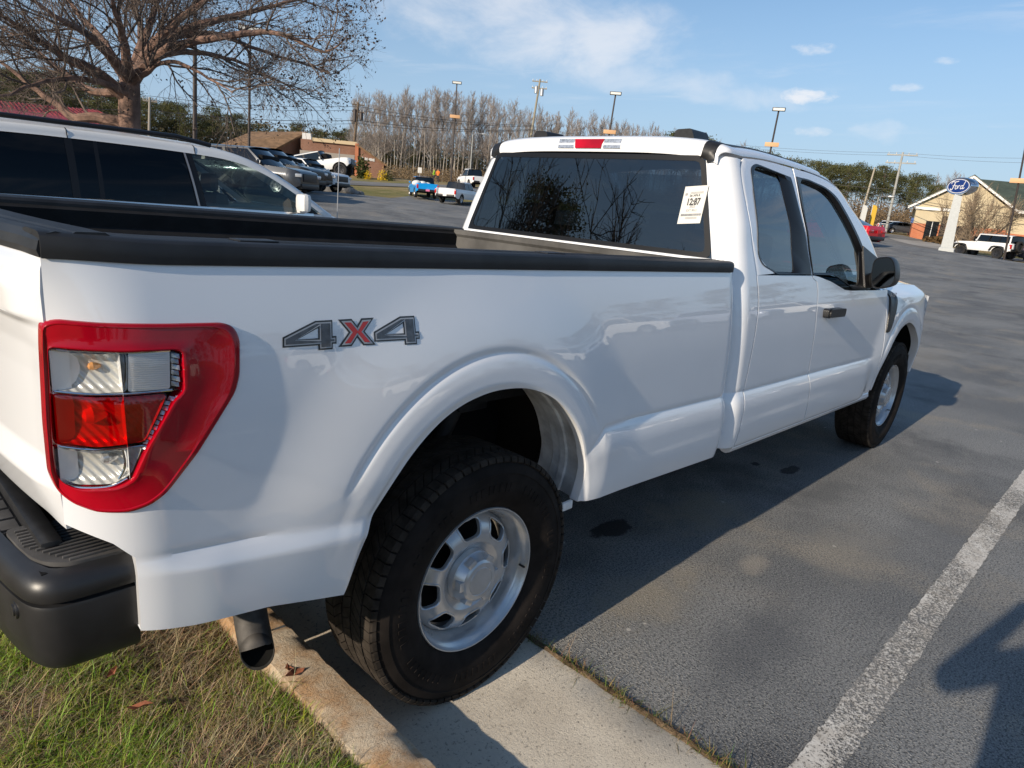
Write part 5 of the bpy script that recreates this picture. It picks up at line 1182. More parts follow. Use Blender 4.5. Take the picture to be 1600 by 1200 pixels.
P = [(a0[0], -1), (a1[0], -1)] + [(a0[0] + w / 2 + w / 2 * math.cos(t), a0[1] - w * .42 + w * .42 * math.sin(t)) for t in np.linspace(0, math.pi, 12)]
wall(P, .2, -.14, 'arched_entrance', SOFFIT, B)
mb = MB(); q = L(1475, 345); mb.box((q[0], -.15, q[1] / 2), (.5, .2, q[1] + 1)); mb.build('downpipe_column', SOFFIT, B)
mb = MB(); q = L(1433.5, 345); mb.box((q[0] - .4, .3, q[1]), (.5, .1, .6)); mb.build('blue_wall_sign', pm('blue_sign_paint', (.03, .08, .25), .5), B)
xg0, zg0 = L(1512, 277, 9); xg1, zg1 = L(1680, 292, 9); xe0, ze0 = L(1560, 327, 0); xe1, ze1 = L(1700, 337, 0)
quadroof([(xe0 - 7, 1, ze0), (xe1, .5, ze1), (xg1, 10, zg1), (xg0, 10, zg0)], .2, 'main_roof', SHINGG, B)
wall([(xr_ - .5, zbr - .3), (xe1, zbr - .5), (xe1, ze1 - .1), (xr_ - .5, ze0 - .1)], 10, 1.2, 'main_wall', CREAM, B); wall([(xr_ - .5, -1.8), (xe1, -1.8), (xe1, zbr - .5), (xr_ - .5, zbr - .3)], 10, 1.15, 'main_brick_base', BRICKO, B)
mb = MB(); mb.box(((xr_ + xe1) / 2, .45, (ze0 + ze1) / 2 - .1), (xe1 - xr_, .2, .32)); mb.build('eave_board', TRIM, B)
# ---- poles
def pole(name, label, cat, bpx, bpy_, D, tpx, tpy, r0, r1, mat, group=None, n=10):
    b = stand(bpx, bpy_, D); t = at(tpx, tpy, D); o = thing(name, label, cat, tuple(b), 0, group); d = np.array(t) - np.array(b)
    mb = MB(); mb.tube([(0, 0, -.3), tuple(d * .5), tuple(d)], [r0, (r0 + r1) / 2, r1], n); mb.build('post', mat, o); _, r = hdir(tpx, tpy); o['h'] = 0; del o['h']; return o, d, r
def lightpole(label, b, D, t, sign=None, heads=2, r=.09):
    o, d, rr = pole('light_pole', label, 'light pole', b[0], b[1], D, t[0], t[1], r, r * .7, DKPOLE, 'parking lot light poles')
    for k in range(heads):
        s = (k - (heads - 1) / 2) * .42; c = d + rr * s + np.array([0, 0, .05]); mb = MB(); mb.box(c, (.55, .4, .24), bev=.03, rz=math.atan2(rr[1], rr[0])); h = mb.build('lamp_head', DKPOLE, o); mb = MB(); v, _ = hdir(*t); mb.box(c - v * .26 + [0, 0, -.03], (.42, .02, .18), rz=math.atan2(rr[1], rr[0])); mb.build('lamp_lens', LAMPG, h)
    if sign:
        f = sign; c = d * f; v, _ = hdir(*t); mb = MB(); mb.box(c - v * .16, (1.05, .14, .32), rz=math.atan2(rr[1], rr[0]), bev=.02); mb.build('banner_panel', ORSIGN, o)
    return o
lightpole('dark light pole with a white and orange panel, rising behind the blue and white pickups', (704, 292), 76, (714, 130), .685)
lightpole('light pole with orange panel rising above the middle of the cab roof', (933, 325), 62, (962, 147), .69)
lightpole('light pole with orange panel against open sky past the cab windows', (1178, 362), 60, (1217, 172), .72)
lightpole('tall light pole with several lamp heads seen through the tree twigs', (388, 272), 48, (391, 46), None, 3)
lightpole('plain dark pole without visible lamps, just past the bare tree trunk', (304, 282), 38, (305, -70), None, 2, .11)
lightpole('dark pole with an orange panel in front of the green-roofed store', (1573, 392), 60, (1617, 150), .50, 2, .075)
def utility(label, b, D, t, arm=0., mat=WOODP, r=.15, boxes=0):
    o, d, rr = pole('utility_pole', label, 'utility pole', b[0], b[1], D, t[0], t[1], r, r * .7, mat, 'utility poles')
    for k in range(2 if arm > 1.2 else (1 if arm else 0)):
        mb = MB(); mb.box(d - np.array([0, 0, .3 + .9 * k]), (arm, .12, .14), rz=math.atan2(rr[1], rr[0])); a = mb.build('crossarm', mat, o)
        for u in (-.45, -.2, .2, .45): mb = MB(); mb.tube([d + rr * arm * u + [0, 0, -.25 - .9 * k], d + rr * arm * u + [0, 0, -.02 - .9 * k]], .05, 6); mb.build('insulator', GALV, a)
    for k in range(boxes):
        c = d + rr * (.42 * (1 if k % 2 else -1)) - [0, 0, 1.4 + .3 * k]; mb = MB(); mb.lathe([(0, -.5), (.26, -.48), (.27, .4), (.2, .5), (0, .52)], 14, 'Z', c); mb.build('transformer', DKPOLE if mat is WOODP else GALV, o)
    return o, d, rr
utility('pale wooden utility pole with crossarm and transformers rising behind the cab roof', (816, 300), 105, (844, 124), 2.2, pm('pale_pole_wood', (.28, .25, .19), .9), .2, 2)
utility('dark utility pole loaded with transformers, in front of the leafless wood', (548, 276), 100, (560, 160), 1.6, WOODP, .22, 3)
utility('short grey pole with a small crossarm, seen just past the tree trunk', (231, 262), 70, (234, 152), 1.1, pm('grey_post', (.30, .27, .23), .9), .14)
utility('slender concrete pole with a crossarm at the top, before the evergreen wood', (1385, 356), 95, (1411, 238), 3.2, CONCP, .16)
utility('thin brown pole without a crossarm, standing before the evergreen wood', (1340, 356), 108, (1367, 262), 0, pm('weathered_pole', (.36, .32, .25), .9), .15)
def streetlamp(label, b, D, t):
    o, d, rr = pole('street_lamp', label, 'street lamp', b[0], b[1], D, t[0], t[1], .09, .06, CONCP)
    mb = MB(); mb.tube([d, d + rr * .5 + [0, 0, .15], d + rr * 1.1 + [0, 0, .18]], .04, 6); mb.box(d + rr * 1.3 + [0, 0, .14], (.6, .3, .14), rz=math.atan2(rr[1], rr[0]), bev=.04); mb.build('lamp_arm', GALV, o)
streetlamp('small street lamp between two slender poles near the yellow banner', (1360, 356), 95, (1373, 308))
streetlamp('pale street lamp post standing behind the white pickup in the lot', (733, 290), 80, (739, 210))
# feather banners
for px, py, D, tx, ty, m, lab in ((1341, 352, 80, 1349, 320, pm('white_banner', (.5, .5, .48), .8), 'white feather banner standing beside the road past the cab'), (1356, 352, 82, 1364, 320, pm('yellow_banner', (.55, .34, .03), .8), 'yellow feather banner standing beside the road past the cab')):
    b = stand(px, py, D); t = np.array(at(tx, ty, D)) - np.array(b); _, r = hdir(px, py); o = thing('feather_banner', lab, 'banner', tuple(b)); mb = MB(); mb.tube([(0, 0, -.1), t], .03, 6); mb.build('mast', GALV, o)
    P = [(.0, .25), (.48, .25), (.48, .9), (.36, .98), (0, 1.)]; mb = MB(); mb.prism(P, .03, lambda u, v, w: tuple(t * v + r * u + np.array([0, .0, 0]) + np.array([-r[1], r[0], 0]) * w)); mb.build('flag', m, o)
# small white road sign by the wood
b = stand(656, 281, 110); t = np.array(at(656, 266, 110)) - np.array(b); o = thing('road_sign', 'small white sign on a post at the foot of the leafless wood', 'sign', tuple(b)); _, r = hdir(656, 266)
mb = MB(); mb.tube([(0, 0, -.1), t], .04, 6); mb.build('post', GALV, o); mb = MB(); mb.box(t, (.6, .05, .8), rz=math.atan2(r[1], r[0])); mb.build('sign_plate', TRIM, o)
# overhead wires
def wire(label, pts, sag=.3, r=.022):
    P = [np.array(at(*p)) for p in pts]; path = []
    for a, b in zip(P[:-1], P[1:]):
        for t in np.linspace(0, 1, 12, endpoint=False): q = a * (1 - t) + b * t; q[2] -= sag * 4 * t * (1 - t); path.append(q)
    path.append(P[-1]); mb = MB(); mb.tube(path, r, 4); o = mb.build('overhead_wire', WIRE, None); tag(o, label, 'wire', 'overhead wires'); return o
WL = 'overhead wire strung between utility poles in front of the leafless wood'; WR = 'overhead wire crossing in front of the evergreen wood and the cream store'
for dy, r, w_ in ((0, .03, 'topmost'), (6, .03, 'second'), (22, .045, 'third, thickest'), (27, .03, 'lowest')):
    wire(w_ + WL[8:], [(-60, 128 + dy * .8, 100), (234, 150 + dy, 99), (560, 166 + dy, 100), (830, 196 + dy * .3, 104), (1060, 225 + dy * .3, 100)], .5, r)
for dy, r, w_ in ((0, .03, 'topmost'), (9, .03, 'second'), (13, .04, 'third, thickest'), (22, .03, 'lowest')):
    wire(w_ + WR[8:], [(1180, 268 + dy, 92), (1398, 296 + dy, 88), (1640, 330 + dy * 1.1, 82)], .3, r)
for dy in (0, 4): wire(('upper' if dy == 0 else 'lower') + ' high thin wire strung from the crossarm of the slender concrete pole', [(1150, 226 + dy, 95), (1411, 239 + dy, 95), (1650, 247 + dy * 2, 95)], .2, .015)
# ---- the oval pylon sign
F = Frame(1478, 391.5, 50, 0); L = F.loc
SIGN = bthing('pylon_sign', 'blue oval sign with white script and chrome rim on a pale pylon', 'sign', F)
SBLUE = pm('sign_blue', (.008, .035, .19), .25, 0, .6); SWHITE = pm('sign_white', (.80, .80, .80), .4); PYL = pm('pylon_paint', (.40, .42, .42), .5, vary=.05)
cx, cz = L(1503.5, 291.5); bx0, bz0 = L(1478, 391)
lean = np.array([(L(1497, 306)[0] - bx0), 0, L(1497, 306)[1]])
mb = MB(); V = []
for t, w, dpt_ in ((-.03, .42, .34), (.08, .39, .32), (.10, .31, .28), (1.0, .21, .18), (1.03, .16, .15)):
    c = lean * t
    for sx, sy in ((-1, -1), (1, -1), (1, 1), (-1, 1)): V.append((c[0] + sx * w, sy * dpt_, c[2]))
mb.add(V, [(k * 4 + i, k * 4 + (i + 1) % 4, k * 4 + 4 + (i + 1) % 4, k * 4 + 4 + i) for k in range(4) for i in range(4)] + [(16, 17, 18, 19)]); mb.build('pylon', PYL, SIGN, smooth=False)
ov = bpy.data.objects.new('oval_cabinet', None); link(ov, SIGN); ov.location = (cx, 0, cz); ov.rotation_euler = (0, 0, R(-47))
A_, B_, T_ = .93, .50, .27
def oval(a, b, y, n=72): return [(a * math.cos(t), y, b * math.sin(t)) for t in np.linspace(0, 2 * math.pi, n, endpoint=False)]
G = np.array([oval(A_ - .10, B_ - .08, -T_), oval(A_ - .03, B_ - .02, -T_ - .01), oval(A_, B_, -T_ + .03), oval(A_ + .02, B_ + .02, 0), oval(A_, B_, T_ - .03), oval(A_ - .03, B_ - .02, T_ + .01), oval(A_ - .10, B_ - .08, T_)]); V, Fc = grid(np.concatenate([G, G[:, :1]], 1)); mesh('chrome_rim', V, Fc, CHROME, ov, True, 40)
def disc(a, b, y): q = oval(a, b, y); return MB().add(q + [(0, y, 0)], [(i, (i + 1) % 72, 72) for i in range(72)])
for s in (-1, 1):
    disc(A_ - .09, B_ - .07, s * (T_ + .002)).build('blue_face', SBLUE, ov); G = np.array([oval(A_ - .12, B_ - .095, s * (T_ + .008)), oval(A_ - .165, B_ - .128, s * (T_ + .008))]); V, Fc = grid(np.concatenate([G, G[:, :1]], 1)); mesh('white_ring', V, Fc, SWHITE, ov, False)
# the script lettering, drawn as broad pen strokes
LET = [([(-.66, .16), (-.70, .26), (-.58, .33), (-.38, .30), (-.18, .33), (-.02, .36)], .055), ([(-.34, .30), (-.40, .10), (-.48, -.12), (-.58, -.26), (-.70, -.26), (-.72, -.16)], .07), ([(-.56, .02), (-.42, .05), (-.24, .06)], .05),
       ([(-.14, .03), (-.24, -.02), (-.27, -.14), (-.20, -.21), (-.10, -.17), (-.06, -.06), (-.10, .02), (-.16, .03)], .055), ([(.04, .05), (.02, -.06), (-.02, -.19)], .06), ([(.03, -.04), (.10, .03), (.18, .04)], .055),
       ([(.44, .02), (.34, .03), (.25, -.05), (.24, -.15), (.30, -.20), (.40, -.14), (.46, -.02)], .055), ([(.62, .34), (.54, .16), (.46, -.04), (.44, -.16), (.52, -.18), (.62, -.10)], .06)]
for s in (-1,):
    for st_, w in LET:
        c = curve(st_, 20); V = []; Fq = []
        for i, p in enumerate(c):
            t = c[min(i + 1, 19)] - c[max(i - 1, 0)]; t /= np.linalg.norm(t) + 1e-9; n = np.array([-t[1], t[0]]) * w / 2
            V += [(.76 * (p[0] + n[0]), s * (T_ + .014), .80 * (p[1] + n[1])), (.76 * (p[0] - n[0]), s * (T_ + .014), .80 * (p[1] - n[1]))]
        Fq = [(2 * i, 2 * i + 1, 2 * i + 3, 2 * i + 2) for i in range(19)]; MB().add(V, Fq).build('script_letter', SWHITE, ov, smooth=False)
# ================================================================== the other vehicles
def paint(name, col, metal=.0): return pm(name, col, .28, metal, .45, .25, .03)
PB = paint('black_car_paint', (.012, .013, .016)); PW = paint('white_car_paint', (.78, .78, .77)); PG = paint('grey_car_paint', (.05, .055, .065), .3); PR = paint('red_car_paint', (.55, .008, .02)); PBL = paint('bright_blue_paint', (.005, .30, .75)); PDB = paint('dark_blue_paint', (.012, .03, .10), .2)
PSIL = paint('silver_blue_paint', (.38, .42, .52), .2)
TAILR = pm('tail_light_red', (.5, .008, .012), .2, 0, 1.); HEADW = pm('head_lamp_glass', (.55, .57, .6), .12, .4, 1.); RIMM = pm('alloy_rim', (.5, .5, .51), .3, .8); RIMD = pm('dark_alloy_rim', (.05, .05, .055), .4, .6); TYRE = pm('plain_tyre', (.018, .017, .017), .8)
def carwheel(par, x, y, r, w, rim, front=-1):
    o = bpy.data.objects.new('wheel', None); link(o, par); o.location = (x, y, r); s = -1 if y < 0 else 1
    mb = MB(); rr = r * .64; mb.lathe([(rr, -w * .42), (rr * 1.08, -w * .5), (r * .93, -w * .5), (r * .985, -w * .42), (r, -w * .25), (r, w * .25), (r * .985, w * .42), (r * .93, w * .5), (rr, w * .4)], 32, 'Y'); mb.build('tyre', TYRE, o)
    mb = MB(); mb.lathe([(0, s * w * .30), (r * .16, s * w * .32), (r * .2, s * w * .22), (rr * .9, s * w * .30), (rr, s * w * .44), (rr, 0), (0, 0)], 32, 'Y')
    rm = mb.build('rim', rim, o); mb = MB()
    for k in range(5):
        a = 2 * math.pi * k / 5; 
        for da in (-.16, .16):
            c = a + .63 + da; mb.lathe([(0, 0), (r * .07, 0), (r * .07, .004), (0, .004)], 8, 'Y', (rr * .62 * math.cos(c), s * w * .285, rr * .62 * math.sin(c)))
    o2 = mb.build('rim_opening', DARK, rm); o2['kind'] = 'stuff'; return o
def car(label, cat, name, loc, rz, spec, group=None):
    g = dict(L=4.9, W=1.95, H=1.75, wb=2.9, fo=.95, r=.37, sill=.30, hood=1.05, belt=1.12, deck=None, ws=(.95, .35), rear=(-2.1, -2.3), tumble=.16, paint=PW, rim=RIMM, bed=None, glass=GCAR, noseround=.5, tailround=.25, trim=False, roofp=None, tail='v', lower=None, zr2=None)
    g.update(spec); Lh = g['L'] / 2; W2 = g['W'] / 2; o = thing(name, label, cat, tuple(loc), rz, group)
    ax = (Lh - g['fo'], Lh - g['fo'] - g['wb']); R_ = g['r'] * 1.16
    xs = set(np.linspace(-Lh, Lh, 60).tolist())
    for a in ax: xs |= set((a + R_ * np.cos(np.linspace(0, math.pi, 15))).tolist())
    for t in (.02, .05, .1): xs |= {Lh - t, -Lh + t}
    if g['bed']: xs |= {g['bed'][0], g['bed'][0] + .02, g['bed'][1], g['bed'][1] - .02}
    xs = np.array(sorted(xs))
    deck = g['deck'] or [(-Lh, g['belt'] - .05), (-Lh + .1, g['belt']), (g['rear'][1], g['belt']), (g['ws'][0], g['belt']), (g['ws'][0] + .05, g['hood'] + .02), (Lh - .5, g['hood'] - .03), (Lh - .16, g['hood'] - .09), (Lh - .05, g['hood'] - .15), (Lh, g['hood'] - .26)]
    dk = np.array(sorted(deck)); rows_ = []
    for x in xs:
        zt = float(np.interp(x, dk[:, 0], dk[:, 1])); zb = g['sill']
        zb += .16 * float(sm(x, Lh - .35, Lh)) + .14 * float(sm(-x, Lh - .35, Lh))
        for a in ax:
            if abs(x - a) < R_: zb = max(zb, g['r'] + math.sqrt(R_ ** 2 - (x - a) ** 2))
        zb = min(zb, zt - .06)
        e = max(0, (x - (Lh - g['noseround'])) / g['noseround']); e2 = max(0, (-x - (Lh - g['tailround'])) / g['tailround'])
        w = W2 * (1 - .16 * e ** 2.4 - .10 * e2 ** 2.4); sec = []
        for v in np.linspace(0, 1, 9):
            z = zb + (zt - zb) * v; q = (z - g['sill']) / max(.1, zt - g['sill']); sec.append((w * (.955 + .045 * math.sin(math.pi * min(1, max(0, q)) ** .8) - .045 * max(0, q - .72) / .28), z))
        sec += [(w * .93, zt + .012), (w * .85, zt + .02)]
        inb = g['bed'] and g['bed'][0] < x < g['bed'][1]
        for f in (.80, .78, .4, 0): sec.append((w * f, (zt - .45) if (inb and f < .79) else zt + .02 + .02 * (1 - f)))
        rows_.append(sec)
    G = np.array([[(x, -a, b) for a, b in s] + [(x, a, b) for a, b in s[::-1][1:]] for x, s in zip(xs, rows_)])
    parts = [grid(G)]; n = G.shape[1]
    V0 = np.array([[G[0, i] for i in range(n // 2 + 1)], [G[0, n - 1 - i] for i in range(n // 2 + 1)]]); parts.append(grid(V0)); V0 = np.array([[G[-1, i] for i in range(n // 2 + 1)], [G[-1, n - 1 - i] for i in range(n // 2 + 1)]]); parts.append(grid(V0))
    body = merge_mesh('body', parts, g['paint'], o, .0004, 35)
    if g['bed']:
        mb = MB(); a, b = g['bed']; mb.box(((a + b) / 2, 0, np.interp((a + b) / 2, dk[:, 0], dk[:, 1]) - .3), (b - a - .06, g['W'] * .78, .30)); mb.build('bed_liner', LINER, o)
    mb = MB(); mb.box((0, 0, g['sill'] + .12), (g['L'] - .5, g['W'] - .5, .22)); mb.box((0, 0, g['sill'] + .3), (g['L'] - 1.2, g['W'] * .6, .5)); mb.build('underbody', DARK, o)
    # greenhouse
    bz = g['belt'] + .015; xa, xb1 = g['ws']; xc, xd = g['rear']; zr = g['H']; zr2 = g['zr2'] or zr - .03; wb_ = W2 * .93; wt = W2 * .93 - g['tumble']
    def gp(u, v):                                # u 0..1 from windscreen base over... side position along, v up
        x = (xa + (xd - xa) * u) * (1 - v) + (xb1 + (xc - xb1) * u) * v; z = bz + ((zr - .07) + (zr2 - zr) * u - bz) * v; w = wb_ + (wt - wb_) * v ** 1.15; return x, w, z
    us = np.linspace(0, 1, 24); vs = np.linspace(0, 1, 9)
    for s in (-1, 1):
        def sp(u, v, off=0.): x, w, z = gp(u, v); return (x, s * (w + off), z)
        V, Fc = grid(np.array([[sp(u, v) for v in vs] for u in us])); mesh('side_glass', V, Fc, g['glass'], o, True, None)
        for c, wd in ((0.0, .035), (g.get('bp', .42), .022), (g.get('cp', .72), .022), (1., .045)):
            u0, u1 = max(0, c - wd), min(1, c + wd); V, Fc = grid(np.array([[sp(u, v, .006) for v in vs] for u in np.linspace(u0, u1, 4)])); mesh('window_pillar', V, Fc, g['paint'] if c in (0., 1.) and not g['trim'] else SEAL, o, True, None)
        V, Fc = grid(np.array([[sp(u, v, .008) for v in (.93, .97, 1.0, 1.03)] for u in us])); mesh('roof_rail', V, Fc, g['roofp'] or g['paint'], o, True, None)
        mb = MB(); mb.box((xa - .16, s * (W2 + .07), bz + .09), (.09, .16, .13), bev=.035); mb.build('mirror', g['paint'], o)
        for c in (.30, .62): x, w, z = gp(c, 0); mb = MB(); mb.box((x - .1, s * (W2 * .985), z - .16), (.2, .04, .035), bev=.01); mb.build('door_handle', g['paint'], o)
    for (x0, x1, nm, bow) in ((xa, xb1, 'windscreen', .12), (xd, xc, 'rear_glass', -.05)):
        V, Fc = grid(np.array([[(x0 + (x1 - x0) * v + bow * (1 - u * u), u * (wb_ + (wt - wb_) * v), bz + ((zr if nm == 'windscreen' else zr2) - .06 - bz) * v) for v in np.linspace(0, 1, 8)] for u in np.linspace(-1, 1, 14)])); mesh(nm, V, Fc, g['glass'], o, True, None)
    V, Fc = grid(np.array([[((xb1 + .02) + (xc - xb1 - .04) * u + (.12 * (1 - w * w) * (1 - u) * 1) - .05 * (1 - w * w) * u * -1 * -1, w * (wt + .008), (zr - .07) + (zr2 - zr) * u + .07 * (1 - abs(w) ** 3) + .02 * math.sin(math.pi * u)) for w in np.linspace(-1, 1, 17)] for u in np.linspace(0, 1, 14)])); mesh('roof', V, Fc, g['roofp'] or g['paint'], o, True, None)
    mb = MB(); mb.box((0.1, 0, bz + .1), (1.6, g['W'] * .7, .5), bev=.1); mb.build('seats', DARK, o)
    # lights, grille, bumpers, plates
    hz0 = float(np.interp(Lh - .2, dk[:, 0], dk[:, 1])); tz = float(np.interp(-Lh + .05, dk[:, 0], dk[:, 1]))
    for s in (-1, 1):
        mb = MB(); mb.box((Lh - .10, s * W2 * .76, hz0 - .17), (.24, .34, .13), rz=-s * .35, bev=.03); mb.build('headlight', HEADW, o)
        mb = MB()
        if g['tail'] == 'v': mb.box((-Lh + .05, s * W2 * .90, tz - .22), (.16, .14, .34), bev=.03)
        else: mb.box((-Lh + .05, s * W2 * .70, tz - .16), (.16, .50, .13), bev=.03)
        mb.build('tail_light', TAILR, o)
    mb = MB(); mb.box((Lh - .02, 0, hz0 - .24), (.10, g['W'] * .58, .30), bev=.02); mb.build('grille', BLACKP, o)
    mb = MB(); mb.box((Lh - .06, 0, g['sill'] + .16), (.22, g['W'] * .78, .20), bev=.06); mb.build('front_bumper', g['lower'] or BLACKP, o)
    mb = MB(); mb.box((-Lh + .03, 0, g['sill'] + .20), (.20, g['W'] * .84, .20), bev=.05); mb.build('rear_bumper', g['lower'] or BLACKP, o)
    mb = MB(); mb.box((-Lh - .075, 0, g['sill'] + .22 + (.0 if g['bed'] else .3)), (.02, .32, .15)); mb.build('plate', g.get('plate', TRIM), o)
    for a in ax:
        for s in (-1, 1): carwheel(o, a, s * (W2 - .14), g['r'], .24, g['rim'])
    o['_'] = 0; del o['_']
    return o
def heading(px, py, rel): v, r = hdir(px, py); return math.atan2(v[1], v[0]) + R(rel)     # rel: degrees left of straight away
SUV = dict(L=5.0, W=1.98, H=1.78, wb=2.95, fo=.95, r=.39, hood=1.10, belt=1.14, ws=(1.05, .35), rear=(-2.15, -2.40), tumble=.17)
# row beyond the neighbouring utility vehicle
def park(px, py, D): p = at(px, py, D); return (p[0], p[1], landz(p[0], p[1]))
car('dark grey utility vehicle mostly hidden by the windscreen of the long white one', 'SUV', 'parked_suv', park(392, 307, 30), heading(425, 300, -118), dict(SUV, paint=PG), 'vehicles parked in the row beyond')
car('second black utility vehicle of the row, between the other black one and the white one', 'SUV', 'parked_suv', park(418, 304, 34.5), heading(450, 300, -118), dict(SUV, paint=PB), 'vehicles parked in the row beyond')
car('third dark utility vehicle of the row, its dark nose beside the white one', 'SUV', 'parked_suv', park(438, 302, 38.5), heading(465, 300, -118), dict(SUV, paint=PB, H=1.72), 'vehicles parked in the row beyond')
car('white utility vehicle ending the row, its silver front wheel in view', 'SUV', 'parked_suv', park(476, 299, 43), heading(515, 300, -122), dict(SUV, paint=PW, H=1.76), 'vehicles parked in the row beyond')
car('white pickup with an orange roof lamp hidden behind the black utility vehicles', 'pickup', 'parked_pickup', park(418, 295, 40), heading(420, 300, -100), dict(L=5.6, W=2.0, H=1.9, wb=3.5, fo=.95, r=.40, sill=.45, hood=1.2, belt=1.25, ws=(1.0, .45), rear=(-.55, -.7), bed=(-2.7, -.85), paint=PW, bp=.5, cp=.5))
# a white off-roader tipped up on a heap of stones
rk = park(502, 291, 49)
jx = car('white off-roader displayed nose up on a heap of stones, behind the row', 'off-roader', 'display_off_roader', (rk[0], rk[1], rk[2] + .75), heading(520, 285, -104), dict(L=4.7, W=1.93, H=1.86, wb=3.0, fo=.75, r=.43, sill=.55, hood=1.20, belt=1.25, ws=(.65, .40), rear=(-2.0, -2.1), tumble=.06, paint=PW, rim=RIMD, trim=True, noseround=.2))
jx.rotation_euler = (0, R(-14), jx.rotation_euler[2])
STONE = pm('grey_boulder', (.16, .155, .15), .95, vary=.4, vscale=2, bump=.5, bscale=8, bdist=.03)
def boulder(name, label, p, s, seed, grp=None):
    rg2 = np.random.default_rng(seed); bm = bmesh.new(); bmesh.ops.create_icosphere(bm, subdivisions=3, radius=1); d = rg2.normal(size=(7, 3)); d /= np.linalg.norm(d, axis=1)[:, None]
    for v in bm.verts:
        n = np.array(v.co); k = 1.
        for q in d: k = min(k, .78 / max(.3, n @ q) if n @ q > .6 else k)
        v.co = Vector(n * k * s)
    me = bpy.data.meshes.new(name); bm.to_mesh(me); bm.free(); me.materials.append(STONE); o = bpy.data.objects.new(name, me); link(o); o.location = p; return tag(o, label, 'boulder', grp)
v_, r_ = hdir(520, 290)
for i, (a, b, s) in enumerate(((1.5, -.5, (.7, .55, .45)), (2.0, -.1, (.55, .45, .35)), (1.0, .5, (.8, .6, .55)), (1.7, .7, (.6, .6, .5)), (2.5, .4, (.4, .4, .28)), (.4, .2, (.6, .6, .45)))):
    q = np.array(rk) + r_ * a + v_ * b; boulder('boulder', ('largest flat', 'low', 'tall', 'round', 'smallest', 'half hidden')[i] + ' grey boulder in the heap under the tipped white off-roader', (q[0], q[1], landz(q[0], q[1]) + s[2] * .4), s, 40 + i, 'boulders under the display off-roader')
# blue and white pickups beyond the empty lot
PK = dict(L=5.35, W=1.90, H=1.82, wb=3.25, fo=.88, r=.39, sill=.42, hood=1.12, belt=1.16, ws=(1.20, .60), rear=(-.62, -.72), bed=(-2.58, -.82), tumble=.15, bp=.52, cp=.98)
car('bright blue pickup with its tailgate towards us, white sacks in the bed', 'pickup', 'parked_pickup', park(660, 308.5, 62), heading(650, 310, 8), dict(PK, paint=PBL, plate=pm('pink_plate', (.8, .22, .4), .5)), 'pickups parked at the far side of the lot')
car('white compact pickup with red tail lights, half hidden by the cab corner', 'pickup', 'parked_pickup', park(716, 317, 59), heading(716, 318, -24), dict(PK, paint=PW, plate=PW), 'pickups parked at the far side of the lot')
car('white work truck behind the white pickup, only its upper part showing', 'truck', 'parked_pickup', park(737, 298, 78), heading(737, 300, 20), dict(PK, paint=PW, H=2.0))
p = park(657, 309, 62.2); mb = MB(); SACK = pm('white_sack', (.72, .71, .68), .9, vary=.1, vscale=3)
pb = np.array(p); vv, r2 = hdir(657, 309)
for i, (a, b, h) in enumerate(((-.35, -1.6, 1.15), (.15, -1.35, 1.12), (.45, -1.0, 1.05), (-.1, -.9, 1.12))):
    bm = bmesh.new(); bmesh.ops.create_icosphere(bm, subdivisions=2, radius=1); [setattr(v, 'co', Vector((v.co.x * .45 * (1 + .12 * math.sin(5 * v.co.y)), v.co.y * .36, v.co.z * .26))) for v in bm.verts]; me = bpy.data.meshes.new('sack'); bm.to_mesh(me); bm.free(); me.materials.append(SACK); me.polygons.foreach_set('use_smooth', [True] * len(me.polygons)); so_ = bpy.data.objects.new('sack', me); link(so_); q = pb + r2 * a + vv * b; so_.location = (q[0], q[1], pb[2] + h); so_.rotation_euler = (0, .1 * i, i); tag(so_, 'white sack lying in the bed of the bright blue pickup', 'sack', 'sacks in the blue pickup bed')
# right-hand side of the lot
car('red car whose rear shows between the windscreen pillar and the door mirror', 'car', 'parked_car', park(1298, 389, 42), heading(1298, 389, 60), dict(L=4.7, W=1.87, H=1.42, wb=2.8, fo=.9, r=.34, sill=.22, hood=.92, belt=.98, ws=(1.0, .15), rear=(-1.0, -1.75), tumble=.22, paint=PR, tail='h', plate=PR, lower=BLACKP, deck=[(-2.35, .86), (-2.25, 1.0), (-1.7, 1.0), (1.0, .97), (1.1, .93), (1.9, .84), (2.25, .72), (2.35, .58)]))
car('dark grey sedan waiting on the road beyond the lot', 'sedan', 'parked_car', park(1406, 378.5, 98), heading(1405, 379, -80), dict(L=4.9, W=1.87, H=1.45, wb=2.85, fo=.92, r=.34, sill=.2, hood=.92, belt=.97, ws=(1.05, .25), rear=(-1.15, -1.85), tumble=.24, paint=PG, tail='h', deck=[(-2.45, .88), (-2.35, 1.02), (-1.8, 1.02), (1.05, .98), (1.15, .93), (2.0, .84), (2.35, .7), (2.45, .58)]))
car('white car far off by the roadside, between the poles and the cream store', 'car', 'parked_car', park(1396, 366, 118), heading(1400, 366, -84), dict(L=4.8, W=1.9, H=1.6, paint=PW, ws=(1.0, .3), rear=(-1.9, -2.2)))
car('silver car far off, just behind the far white one', 'car', 'parked_car', park(1418, 369, 116), heading(1418, 368, -84), dict(L=4.7, W=1.9, H=1.5, paint=PSIL, ws=(1.0, .3), rear=(-1.4, -2.0)))
car('grey utility vehicle standing beyond the tail of the boxy white off-roader, half cut off', 'SUV', 'parked_suv', park(1645, 413, 70), heading(1640, 410, 98), dict(SUV, paint=PG, H=1.70, zr2=1.62))
